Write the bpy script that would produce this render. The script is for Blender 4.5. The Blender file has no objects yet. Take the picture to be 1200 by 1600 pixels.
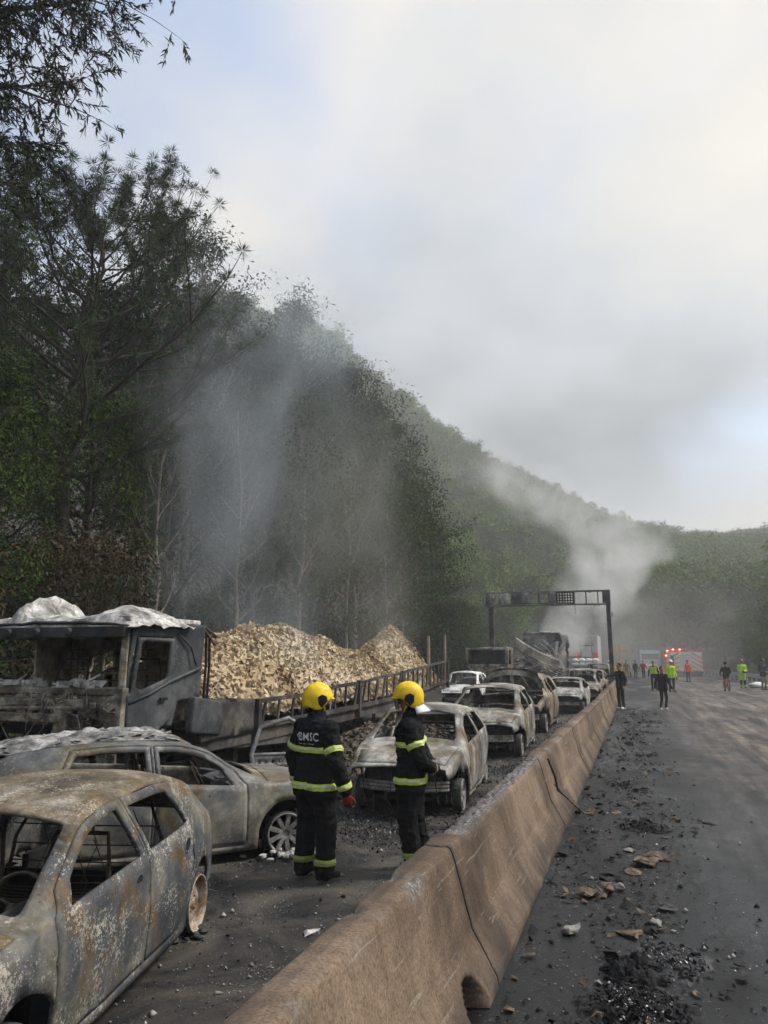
import bpy, bmesh, math, random
import numpy as np
from mathutils import Vector, Matrix, noise as mnoise
from mathutils.geometry import delaunay_2d_cdt
from mathutils.bvhtree import BVHTree

R = math.radians
PI = math.pi
SC = bpy.context.scene
COL = SC.collection
random.seed(7)

# ------------------------------------------------------------------ camera
cam_d = bpy.data.cameras.new('camera')
cam = bpy.data.objects.new('camera', cam_d)
COL.objects.link(cam)
cam_d.sensor_fit = 'VERTICAL'
cam_d.sensor_height = 32.0
cam_d.lens = 32.0 * 1150 / 1600
cam_d.clip_start = 0.05
cam_d.clip_end = 6000
cam.location = (0, 0, 2.1)
cam.rotation_euler = (R(90 + 11.166), 0, R(18.62))
SC.camera = cam

# ------------------------------------------------------------------ sky
SUN_EL, SUN_AZ = R(48), R(62)      # azimuth clockwise from +Y (road direction)
world = bpy.data.worlds.new('World')
SC.world = world
world.use_nodes = True
wn, wl = world.node_tree.nodes, world.node_tree.links
wn.clear()


def N(nodes, typ, **kw):
    n = nodes.new(typ)
    for k, v in kw.items():
        if k.startswith('i_'):
            key = k[2:]
            key = int(key) if key.isdigit() else key.replace('_', ' ')
            n.inputs[key].default_value = v
        else:
            setattr(n, k, v)
    return n


def ramp(nodes, stops, interp='LINEAR'):
    n = nodes.new('ShaderNodeValToRGB')
    cr = n.color_ramp
    cr.interpolation = interp
    while len(cr.elements) < len(stops):
        cr.elements.new(0.5)
    for e, (p, c) in zip(cr.elements, stops):
        e.position = p
        e.color = (c, c, c, 1) if isinstance(c, (int, float)) else (*c, 1)
    return n


def world_sky():
    sky = N(wn, 'ShaderNodeTexSky', sky_type='NISHITA', sun_disc=False, sun_elevation=SUN_EL,
            sun_rotation=SUN_AZ, air_density=1.2, dust_density=2.0, ozone_density=1.5)
    bg1 = N(wn, 'ShaderNodeBackground', i_Strength=0.115)
    wl.new(sky.outputs[0], bg1.inputs[0])
    # cloud deck: noise on a plane high above, so that it foreshortens to the horizon
    tc = N(wn, 'ShaderNodeTexCoord')
    sep = N(wn, 'ShaderNodeSeparateXYZ')
    wl.new(tc.outputs['Generated'], sep.inputs[0])
    zz = N(wn, 'ShaderNodeMath', operation='MAXIMUM', i_1=0.0)
    wl.new(sep.outputs[2], zz.inputs[0])
    za = N(wn, 'ShaderNodeMath', operation='ADD', i_1=0.55)
    wl.new(zz.outputs[0], za.inputs[0])
    dv = N(wn, 'ShaderNodeVectorMath', operation='DIVIDE')
    cmb = N(wn, 'ShaderNodeCombineXYZ')
    for i in range(3):
        wl.new(za.outputs[0], cmb.inputs[i])
    wl.new(tc.outputs['Generated'], dv.inputs[0])
    wl.new(cmb.outputs[0], dv.inputs[1])
    mp = N(wn, 'ShaderNodeMapping')
    mp.inputs['Location'].default_value = (28.96, 27.72, 0)
    mp.inputs['Scale'].default_value = (1.0, 1.0, 0.0)
    wl.new(dv.outputs[0], mp.inputs['Vector'])
    n1 = N(wn, 'ShaderNodeTexNoise', i_Scale=1.0, i_Detail=5.0, i_Roughness=0.45, i_Distortion=0.1)
    wl.new(mp.outputs[0], n1.inputs['Vector'])
    cover = ramp(wn, [(0.36, 0.0), (0.50, 1.0)], 'EASE')
    wl.new(n1.outputs[0], cover.inputs[0])
    mp2 = N(wn, 'ShaderNodeMapping')
    mp2.inputs['Location'].default_value = (17.43, 5.84, 0)
    mp2.inputs['Scale'].default_value = (1.0, 1.0, 0.0)
    wl.new(dv.outputs[0], mp2.inputs['Vector'])
    n2 = N(wn, 'ShaderNodeTexNoise', i_Scale=1.5, i_Detail=6.0, i_Roughness=0.48, i_Distortion=0.15)
    wl.new(mp2.outputs[0], n2.inputs['Vector'])
    shade = ramp(wn, [(0.36, (0.135, 0.146, 0.160)), (0.50, (0.285, 0.300, 0.320)), (0.64, (0.435, 0.408, 0.362))])
    wl.new(n2.outputs[0], shade.inputs[0])
    bg2 = N(wn, 'ShaderNodeBackground', i_Strength=1.0)
    wl.new(shade.outputs[0], bg2.inputs[0])
    mix = N(wn, 'ShaderNodeMixShader')
    wl.new(cover.outputs[0], mix.inputs[0])
    wl.new(bg1.outputs[0], mix.inputs[1])
    wl.new(bg2.outputs[0], mix.inputs[2])
    out = N(wn, 'ShaderNodeOutputWorld')
    wl.new(mix.outputs[0], out.inputs['Surface'])


world_sky()

# ------------------------------------------------------------------ sun behind thin cloud
sun_d = bpy.data.lights.new('sun', 'SUN')
sun_d.energy = 2.2
sun_d.angle = R(16)
sun_d.color = (1.0, 0.95, 0.87)
sun = bpy.data.objects.new('sun', sun_d)
COL.objects.link(sun)
sd = Vector((math.sin(SUN_AZ) * math.cos(SUN_EL), math.cos(SUN_AZ) * math.cos(SUN_EL), math.sin(SUN_EL)))
sun.rotation_euler = sd.to_track_quat('Z', 'Y').to_euler()

vs = SC.view_settings
vs.view_transform = 'Standard'
vs.look = 'None'
vs.exposure = 1.2
vs.gamma = 1.0
vs.use_curve_mapping = False
SC.cycles.use_denoising = True
SC.cycles.use_adaptive_sampling = True
SC.cycles.adaptive_threshold = 0.03
SC.cycles.max_bounces = 5
SC.cycles.diffuse_bounces = 3
SC.cycles.glossy_bounces = 2
SC.cycles.transmission_bounces = 4
SC.cycles.transparent_max_bounces = 8
SC.cycles.volume_bounces = 1
SC.cycles.volume_step_rate = 1.0
SC.cycles.volume_max_steps = 48
SC.cycles.caustics_reflective = False
SC.cycles.caustics_refractive = False


# ------------------------------------------------------------------ mesh helpers
def rngn(seed):
    return np.random.default_rng(seed)


class MB:
    """collects shapes; obj() links them as ONE mesh object"""

    def __init__(self):
        self.v, self.f, self.m, self.mi = [], [], [], 0

    def add(self, verts, faces):
        o = len(self.v)
        self.v.extend([tuple(p) for p in verts])
        for f in faces:
            self.f.append(tuple(i + o for i in f))
            self.m.append(self.mi)
        return self

    def box(self, c, s, rot=None, taper=1.0):
        x, y, z = s[0] / 2, s[1] / 2, s[2] / 2
        P = [(-x, -y, -z), (x, -y, -z), (x, y, -z), (-x, y, -z),
             (-x * taper, -y * taper, z), (x * taper, -y * taper, z), (x * taper, y * taper, z), (-x * taper, y * taper, z)]
        if rot is not None:
            M = rot if isinstance(rot, Matrix) else Matrix.Rotation(rot, 3, 'Z')
            P = [M @ Vector(p) for p in P]
        P = [(p[0] + c[0], p[1] + c[1], p[2] + c[2]) for p in P]
        return self.add(P, [(0, 3, 2, 1), (4, 5, 6, 7), (0, 1, 5, 4), (1, 2, 6, 5), (2, 3, 7, 6), (3, 0, 4, 7)])

    def bar(self, a, b, w, h=None, up=(0, 0, 1)):
        """square bar from a to b"""
        a, b = Vector(a), Vector(b)
        d = (b - a)
        L = d.length
        if L < 1e-6:
            return self
        d.normalize()
        u = Vector(up)
        s = d.cross(u)
        if s.length < 1e-3:
            s = d.cross(Vector((1, 0, 0)))
        s.normalize()
        u = s.cross(d)
        h = h or w
        P = []
        for q in (a, b):
            for i, j in ((-1, -1), (1, -1), (1, 1), (-1, 1)):
                P.append(q + s * (i * w / 2) + u * (j * h / 2))
        return self.add(P, [(0, 1, 2, 3), (7, 6, 5, 4), (0, 4, 5, 1), (1, 5, 6, 2), (2, 6, 7, 3), (3, 7, 4, 0)])

    def tube(self, pts, r, n=8, cap=True):
        pts = [Vector(p) for p in pts]
        k = len(pts)
        rr = r if hasattr(r, '__len__') else [r] * k
        V, F = [], []
        ref = None
        for i, p in enumerate(pts):
            d = (pts[min(i + 1, k - 1)] - pts[max(i - 1, 0)])
            if d.length < 1e-9:
                d = Vector((0, 0, 1))
            d.normalize()
            if ref is None:
                ref = Vector((0, 0, 1)) if abs(d.z) < 0.9 else Vector((1, 0, 0))
            s = d.cross(ref)
            if s.length < 1e-4:
                s = d.cross(Vector((0.3, 1, 0.2)))
            s.normalize()
            ref = s.cross(d)
            for j in range(n):
                a = 2 * PI * j / n
                V.append(p + (s * math.cos(a) + ref * math.sin(a)) * rr[i])
        for i in range(k - 1):
            for j in range(n):
                F.append((i * n + j, i * n + (j + 1) % n, (i + 1) * n + (j + 1) % n, (i + 1) * n + j))
        if cap:
            F.append(tuple(range(n))[::-1])
            F.append(tuple((k - 1) * n + j for j in range(n)))
        return self.add(V, F)

    def lathe(self, prof, n=24, M=None, cap=False):
        """profile of (radius, axial) pairs turned about local X"""
        V, F = [], []
        for r, a in prof:
            for j in range(n):
                t = 2 * PI * j / n
                V.append(Vector((a, r * math.cos(t), r * math.sin(t))))
        k = len(prof)
        for i in range(k - 1):
            for j in range(n):
                F.append((i * n + j, i * n + (j + 1) % n, (i + 1) * n + (j + 1) % n, (i + 1) * n + j))
        if cap:
            F.append(tuple(range(n))[::-1])
            F.append(tuple((k - 1) * n + j for j in range(n)))
        if M is not None:
            V = [M @ v for v in V]
        return self.add(V, F)

    def ball(self, c, r, n=10, m=7, rot=None):
        r = r if hasattr(r, '__len__') else (r, r, r)
        V, F = [], []
        for i in range(m + 1):
            t = PI * i / m
            for j in range(n):
                a = 2 * PI * j / n
                q = Vector((r[0] * math.sin(t) * math.cos(a), r[1] * math.sin(t) * math.sin(a), r[2] * math.cos(t)))
                if rot is not None:
                    q = rot @ q
                V.append(q + Vector(c))
        for i in range(m):
            for j in range(n):
                F.append((i * n + j, (i + 1) * n + j, (i + 1) * n + (j + 1) % n, i * n + (j + 1) % n))
        return self.add(V, F)

    def grid(self, P, close_u=False):
        """P[i][j] -> quads"""
        ni, nj = len(P), len(P[0])
        V = [p for row in P for p in row]
        F = []
        for i in range(ni - 1):
            for j in range(nj - (0 if close_u else 1)):
                F.append((i * nj + j, i * nj + (j + 1) % nj, (i + 1) * nj + (j + 1) % nj, (i + 1) * nj + j))
        return self.add(V, F)

    def prism(self, poly, a, b, M=None):
        """2-D polygon (x,z) extruded along y from a to b"""
        n = len(poly)
        V = [Vector((p[0], a, p[1])) for p in poly] + [Vector((p[0], b, p[1])) for p in poly]
        if M is not None:
            V = [M @ v for v in V]
        F = [tuple(range(n)), tuple(range(2 * n - 1, n - 1, -1))]
        F += [(i, n + i, n + (i + 1) % n, (i + 1) % n) for i in range(n)]
        return self.add(V, F)

    def warp(self, fn):
        self.v = [tuple(fn(Vector(p))) for p in self.v]
        return self

    def mesh(self, name, mats, smooth=False):
        me = bpy.data.meshes.new(name)
        me.from_pydata(self.v, [], self.f)
        mats = mats if isinstance(mats, (list, tuple)) else [mats]
        for m in mats:
            me.materials.append(m)
        if any(self.m):
            me.polygons.foreach_set('material_index', self.m)
        if smooth:
            me.polygons.foreach_set('use_smooth', [True] * len(me.polygons))
        me.update()
        return me

    def obj(self, name, mats, parent=None, smooth=False, bevel=0.0):
        return link(name, self.mesh(name, mats, smooth), parent, bevel)


def link(name, me, parent=None, bevel=0.0):
    o = bpy.data.objects.new(name, me)
    COL.objects.link(o)
    o.parent = parent
    if bevel:
        b = o.modifiers.new('bevel', 'BEVEL')
        b.width = bevel
        b.segments = 2
        b.limit_method = 'ANGLE'
        b.angle_limit = R(40)
    return o


def npmesh(name, V, Q, mats, smooth=False, matidx=None):
    """fast mesh from numpy verts (n,3) and faces (m,k)"""
    me = bpy.data.meshes.new(name)
    V = np.asarray(V, np.float32)
    Q = np.asarray(Q, np.int32)
    me.vertices.add(len(V))
    me.vertices.foreach_set('co', V.ravel())
    k = Q.shape[1]
    me.loops.add(Q.size)
    me.loops.foreach_set('vertex_index', Q.ravel())
    me.polygons.add(len(Q))
    me.polygons.foreach_set('loop_start', np.arange(0, Q.size, k, dtype=np.int32))
    me.polygons.foreach_set('loop_total', np.full(len(Q), k, np.int32))
    mats = mats if isinstance(mats, (list, tuple)) else [mats]
    for m in mats:
        me.materials.append(m)
    if matidx is not None:
        me.polygons.foreach_set('material_index', np.asarray(matidx, np.int32))
    if smooth:
        me.polygons.foreach_set('use_smooth', np.ones(len(Q), bool))
    me.update(calc_edges=True)
    return me


def tag(o, label, cat, group=None, kind=None):
    o['label'] = label
    o['category'] = cat
    if group:
        o['group'] = group
    if kind:
        o['kind'] = kind
    return o


def thing(name, label, cat, loc=(0, 0, 0), rotz=0, group=None):
    o = bpy.data.objects.new(name, None)
    COL.objects.link(o)
    o.empty_display_size = 0.2
    o.location = loc
    o.rotation_euler = (0, 0, rotz)
    return tag(o, label, cat, group)


def struct(o):
    o['kind'] = 'structure'
    return o


def dup(root, loc, rotz, scale=1.0, label=None, group=None):
    r = root.copy()
    COL.objects.link(r)
    r.location = loc
    r.rotation_euler = (0, 0, rotz)
    r.scale = (scale,) * 3 if not hasattr(scale, '__len__') else scale
    if label:
        r['label'] = label
    if group:
        r['group'] = group
    for ch in list(root.children):
        c = ch.copy()
        COL.objects.link(c)
        c.parent = r
        for g in list(ch.children):
            d = g.copy()
            COL.objects.link(d)
            d.parent = c
    return r


def fbm(p, s=1.0, o=4):
    return mnoise.fractal(Vector(p) * s, 1.0, 2.0, o)


def interp(xs, ys):
    """smooth monotone-ish interpolation (cosine-eased cubic hermite)"""
    xs, ys = np.array(xs, float), np.array(ys, float)
    d = np.diff(ys) / np.diff(xs)
    m = np.zeros(len(xs))
    m[1:-1] = np.where(d[:-1] * d[1:] > 0, 2 * d[:-1] * d[1:] / (d[:-1] + d[1:] + 1e-12), 0)
    m[0], m[-1] = d[0], d[-1]

    def f(x):
        x = np.clip(x, xs[0], xs[-1])
        i = np.clip(np.searchsorted(xs, x) - 1, 0, len(xs) - 2)
        h = xs[i + 1] - xs[i]
        t = (x - xs[i]) / h
        return ((2 * t**3 - 3 * t**2 + 1) * ys[i] + (t**3 - 2 * t**2 + t) * h * m[i]
                + (-2 * t**3 + 3 * t**2) * ys[i + 1] + (t**3 - t**2) * h * m[i + 1])
    return f


def inside(poly, pts):
    """vectorised point-in-polygon"""
    poly = np.asarray(poly, float)
    x, y = pts[:, 0], pts[:, 1]
    r = np.zeros(len(pts), bool)
    j = len(poly) - 1
    for i in range(len(poly)):
        xi, yi = poly[i]
        xj, yj = poly[j]
        c = ((yi > y) != (yj > y)) & (x < (xj - xi) * (y - yi) / (yj - yi + 1e-15) + xi)
        r ^= c
        j = i
    return r


def densify(poly, step):
    out = []
    n = len(poly)
    for i in range(n):
        a, b = np.array(poly[i], float), np.array(poly[(i + 1) % n], float)
        k = max(1, int(math.ceil(np.linalg.norm(b - a) / step)))
        for t in range(k):
            out.append(tuple(a + (b - a) * t / k))
    return out


def roundpoly(poly, r, seg=4):
    """round the corners of a polygon"""
    out = []
    n = len(poly)
    for i in range(n):
        p = np.array(poly[i], float)
        a = np.array(poly[i - 1], float) - p
        b = np.array(poly[(i + 1) % n], float) - p
        la, lb = np.linalg.norm(a), np.linalg.norm(b)
        d = min(r, la * 0.45, lb * 0.45)
        p0, p1 = p + a / la * d, p + b / lb * d
        for k in range(seg + 1):
            t = k / seg
            out.append(tuple((1 - t)**2 * p0 + 2 * t * (1 - t) * p + t * t * p1))
    return out


def sheet(outer, holes, step):
    """triangulated planar sheet with holes: (verts2d, tris)"""
    outer = densify(outer, step)
    holes = [densify(h, step) for h in holes]
    V, E = [], []
    for poly in [outer] + holes:
        o = len(V)
        V += poly
        E += [(o + i, o + (i + 1) % len(poly)) for i in range(len(poly))]
    A = np.array(outer)
    lo, hi = A.min(0), A.max(0)
    gx, gy = np.meshgrid(np.arange(lo[0] + step / 2, hi[0], step), np.arange(lo[1] + step / 2, hi[1], step))
    g = np.stack([gx.ravel(), gy.ravel()], 1)
    keep = inside(outer, g)
    for h in holes:
        keep &= ~inside(h, g)
    g = g[keep]
    B = np.array(V)
    if len(g):
        d = np.min(((g[:, None, :] - B[None, :, :])**2).sum(2), axis=1)
        g = g[d > (step * 0.4)**2]
    pts = [Vector(p) for p in V] + [Vector(p) for p in g]
    r = delaunay_2d_cdt(pts, E, [], 0, 1e-6)
    v2 = np.array([tuple(p) for p in r[0]])
    T = np.array([f for f in r[2] if len(f) == 3])
    c = v2[T].mean(1)
    k = inside(outer, c)
    for h in holes:
        k &= ~inside(h, c)
    return v2, T[k]


def solid(o, t, offset=-1.0):
    s = o.modifiers.new('thickness', 'SOLIDIFY')
    s.thickness = t
    s.offset = offset
    return o
# ------------------------------------------------------------------ materials
MATS = {}


def newmat(name):
    m = bpy.data.materials.new(name)
    m.use_nodes = True
    nt = m.node_tree
    nt.nodes.clear()
    out = nt.nodes.new('ShaderNodeOutputMaterial')
    b = nt.nodes.new('ShaderNodeBsdfPrincipled')
    nt.links.new(b.outputs[0], out.inputs[0])
    MATS[name] = m
    return m, nt.nodes, nt.links, b


def coords(nodes, links, scale=(1, 1, 1), world=False, loc=(0, 0, 0)):
    mp = nodes.new('ShaderNodeMapping')
    mp.inputs['Scale'].default_value = scale
    mp.inputs['Location'].default_value = loc
    if world:
        g = nodes.new('ShaderNodeNewGeometry')
        links.new(g.outputs['Position'], mp.inputs['Vector'])
    else:
        t = nodes.new('ShaderNodeTexCoord')
        links.new(t.outputs['Object'], mp.inputs['Vector'])
    return mp


def noise(nodes, links, vec, scale, detail=4.0, rough=0.55, dist=0.0):
    n = nodes.new('ShaderNodeTexNoise')
    n.inputs['Scale'].default_value = scale
    n.inputs['Detail'].default_value = detail
    n.inputs['Roughness'].default_value = rough
    n.inputs['Distortion'].default_value = dist
    links.new(vec.outputs[0], n.inputs['Vector'])
    return n


def mixc(nodes, links, fac, a, b, blend='MIX'):
    m = nodes.new('ShaderNodeMix')
    m.data_type = 'RGBA'
    m.blend_type = blend
    m.clamp_factor = True
    for sock, val in ((m.inputs[0], fac), (m.inputs[6], a), (m.inputs[7], b)):
        if hasattr(val, 'is_linked') or hasattr(val, 'links'):
            links.new(val, sock)
        elif isinstance(val, (int, float)):
            sock.default_value = val
        else:
            sock.default_value = (*val, 1)
    return m.outputs[2]


def bump(nodes, links, h, bsdf, strength=0.3, dist=0.02):
    b = nodes.new('ShaderNodeBump')
    b.inputs['Strength'].default_value = strength
    b.inputs['Distance'].default_value = dist
    links.new(h, b.inputs['Height'])
    links.new(b.outputs[0], bsdf.inputs['Normal'])
    return b


def simple(name, col, rough=0.7, metal=0.0, var=0.25, scale=8.0, bmp=0.15, emit=None, spec=0.25):
    m, n, l, b = newmat(name)
    mp = coords(n, l)
    t = noise(n, l, mp, scale, 5, 0.6)
    r = ramp(n, [(0.3, tuple(c * (1 - var) for c in col)), (0.7, tuple(min(1, c * (1 + var)) for c in col))])
    l.new(t.outputs[0], r.inputs[0])
    l.new(r.outputs[0], b.inputs['Base Color'])
    b.inputs['Roughness'].default_value = rough
    b.inputs['Metallic'].default_value = metal
    b.inputs['Specular IOR Level'].default_value = spec
    if bmp:
        t2 = noise(n, l, mp, scale * 6, 4, 0.6)
        bump(n, l, t2.outputs[0], b, bmp, 0.01)
    if emit:
        b.inputs['Emission Color'].default_value = (*emit[0], 1)
        b.inputs['Emission Strength'].default_value = emit[1]
    return m


def burnt(name, dark, mid, light, rust, seed=0.0, fleck=0.5, rustamt=0.5, ash=0.4, scale=1.0, rough=0.72):
    """fire-stripped sheet steel: oxide greys, rust blooms, ash film, flaking scale"""
    m, n, l, b = newmat(name)
    mp = coords(n, l, loc=(seed * 3.7, seed * 1.3, seed * 2.1))
    big = noise(n, l, mp, 1.6 * scale, 6, 0.6, 0.4)
    r1 = ramp(n, [(0.36, dark), (0.49, mid), (0.61, light)])
    l.new(big.outputs[0], r1.inputs[0])
    mp2 = coords(n, l, loc=(seed + 11.3, 5.2, seed * 0.7))
    rn = noise(n, l, mp2, 2.4 * scale, 7, 0.66, 0.8)
    rr = ramp(n, [(0.62 - 0.22 * rustamt, 0.0), (0.74 - 0.16 * rustamt, 1.0)])
    l.new(rn.outputs[0], rr.inputs[0])
    c1 = mixc(n, l, rr.outputs[0], r1.outputs[0], rust)
    # ash film patches
    an = noise(n, l, mp2, 5.0 * scale, 8, 0.7, 0.3)
    ar = ramp(n, [(0.66 - 0.18 * ash, 0.0), (0.78 - 0.12 * ash, 0.8)])
    l.new(an.outputs[0], ar.inputs[0])
    c2 = mixc(n, l, ar.outputs[0], c1, tuple(min(1, x * 1.5 + 0.05) for x in light))
    # flakes of scale
    fn = noise(n, l, mp, 42 * scale, 6, 0.78)
    fm = noise(n, l, mp2, 3.1 * scale, 4, 0.6)
    ad = n.new('ShaderNodeMath')
    ad.operation = 'MULTIPLY_ADD'
    ad.inputs[1].default_value = 0.55
    l.new(fm.outputs[0], ad.inputs[0])
    l.new(fn.outputs[0], ad.inputs[2])
    fr = ramp(n, [(0.93 - 0.10 * fleck, 0.0), (0.965 - 0.10 * fleck, 1.0)])
    l.new(ad.outputs[0], fr.inputs[0])
    c3 = mixc(n, l, fr.outputs[0], c2, (0.34, 0.32, 0.275))
    # dark pits
    pn = noise(n, l, mp2, 19 * scale, 5, 0.7)
    pr = ramp(n, [(0.30, 1.0), (0.37, 0.0)])
    l.new(pn.outputs[0], pr.inputs[0])
    c4 = mixc(n, l, pr.outputs[0], c3, tuple(x * 0.5 for x in dark))
    mn = noise(n, l, mp, 8.5 * scale, 6, 0.72, 0.5)
    mr = ramp(n, [(0.34, 0.55), (0.50, 1.0), (0.66, 1.45)])
    l.new(mn.outputs[0], mr.inputs[0])
    c4 = mixc(n, l, 0.85, c4, mr.outputs[0], 'MULTIPLY')
    l.new(c4, b.inputs['Base Color'])
    b.inputs['Roughness'].default_value = rough
    b.inputs['Metallic'].default_value = 0.12
    b.inputs['Specular IOR Level'].default_value = 0.35
    bump(n, l, ad.outputs[0], b, 0.35, 0.008)
    return m


burnt('burnt_hatchback', (0.035, 0.040, 0.047), (0.072, 0.076, 0.082), (0.15, 0.14, 0.115), (0.11, 0.072, 0.034), 1.0, 0.85, 0.50, 0.16, 1.15)
burnt('burnt_hatchback_roof', (0.05, 0.042, 0.032), (0.12, 0.098, 0.066), (0.26, 0.23, 0.18), (0.13, 0.09, 0.045), 1.6, 0.95, 0.65, 0.32, 1.2)
burnt('burnt_wagon', (0.050, 0.053, 0.058), (0.115, 0.118, 0.118), (0.27, 0.255, 0.21), (0.105, 0.075, 0.034), 2.3, 0.0, 0.55, 0.22, 0.75, 0.55)
burnt('burnt_sedan', (0.025, 0.024, 0.023), (0.17, 0.162, 0.150), (0.44, 0.42, 0.38), (0.125, 0.088, 0.040), 4.1, 0.35, 0.55, 0.30, 0.8)
burnt('burnt_pale', (0.045, 0.043, 0.041), (0.22, 0.21, 0.195), (0.50, 0.48, 0.45), (0.15, 0.105, 0.055), 5.7, 0.35, 0.45, 0.35, 0.8)
burnt('burnt_brown', (0.035, 0.030, 0.026), (0.105, 0.088, 0.068), (0.27, 0.235, 0.185), (0.14, 0.085, 0.04), 6.9, 0.3, 0.6, 0.35, 1.2)
burnt('white_singed', (0.28, 0.28, 0.28), (0.55, 0.55, 0.54), (0.72, 0.72, 0.70), (0.3, 0.25, 0.18), 8.2, 0.1, 0.1, 0.3, 0.7, 0.5)
burnt('cab_panel', (0.016, 0.018, 0.021), (0.036, 0.040, 0.046), (0.080, 0.084, 0.088), (0.070, 0.052, 0.034), 3.3, 0.0, 0.12, 0.0, 0.6)
burnt('cab_inner', (0.10, 0.088, 0.066), (0.32, 0.28, 0.205), (0.50, 0.45, 0.35), (0.26, 0.185, 0.09), 3.9, 0.25, 0.45, 0.3, 1.3)
burnt('cab_front', (0.025, 0.022, 0.018), (0.105, 0.094, 0.074), (0.32, 0.295, 0.245), (0.17, 0.125, 0.07), 7.7, 0.6, 0.5, 0.4, 1.8)
burnt('trailer_steel', (0.022, 0.021, 0.022), (0.045, 0.042, 0.041), (0.10, 0.09, 0.08), (0.075, 0.05, 0.032), 9.1, 0.0, 0.35, 0.0, 0.9)
burnt('gantry_steel', (0.06, 0.06, 0.06), (0.12, 0.12, 0.12), (0.25, 0.24, 0.23), (0.12, 0.09, 0.06), 12.1, 0.2, 0.3, 0.3, 0.5)
burnt('ash_white', (0.11, 0.105, 0.10), (0.34, 0.33, 0.32), (0.62, 0.61, 0.59), (0.16, 0.13, 0.10), 10.4, 0.5, 0.25, 0.35, 2.0, 0.9)
burnt('bare_metal', (0.14, 0.14, 0.135), (0.26, 0.255, 0.245), (0.46, 0.45, 0.43), (0.17, 0.13, 0.09), 13.4, 0.4, 0.35, 0.4, 3.0, 0.65)
burnt('rust_disc', (0.13, 0.09, 0.06), (0.30, 0.24, 0.18), (0.46, 0.41, 0.35), (0.23, 0.13, 0.06), 14.4, 0.3, 0.5, 0.4, 3.0, 0.8)
burnt('ash_grey', (0.05, 0.05, 0.05), (0.17, 0.168, 0.165), (0.40, 0.39, 0.38), (0.09, 0.08, 0.07), 15.4, 0.4, 0.4, 0.3, 3.0, 0.9)
simple('char', (0.014, 0.014, 0.015), 0.85, var=0.5, scale=9, bmp=0.5)
simple('char_brown', (0.035, 0.026, 0.018), 0.9, var=0.5, scale=12, bmp=0.5)
simple('char_grey', (0.06, 0.06, 0.062), 0.9, var=0.5, scale=14, bmp=0.5)
simple('spring_wire', (0.045, 0.038, 0.03), 0.8, var=0.4, scale=20)
simple('tyre_black', (0.018, 0.018, 0.018), 0.8, var=0.3, scale=20)
simple('wood_post', (0.30, 0.25, 0.20), 0.9, var=0.3, scale=6)


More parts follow.
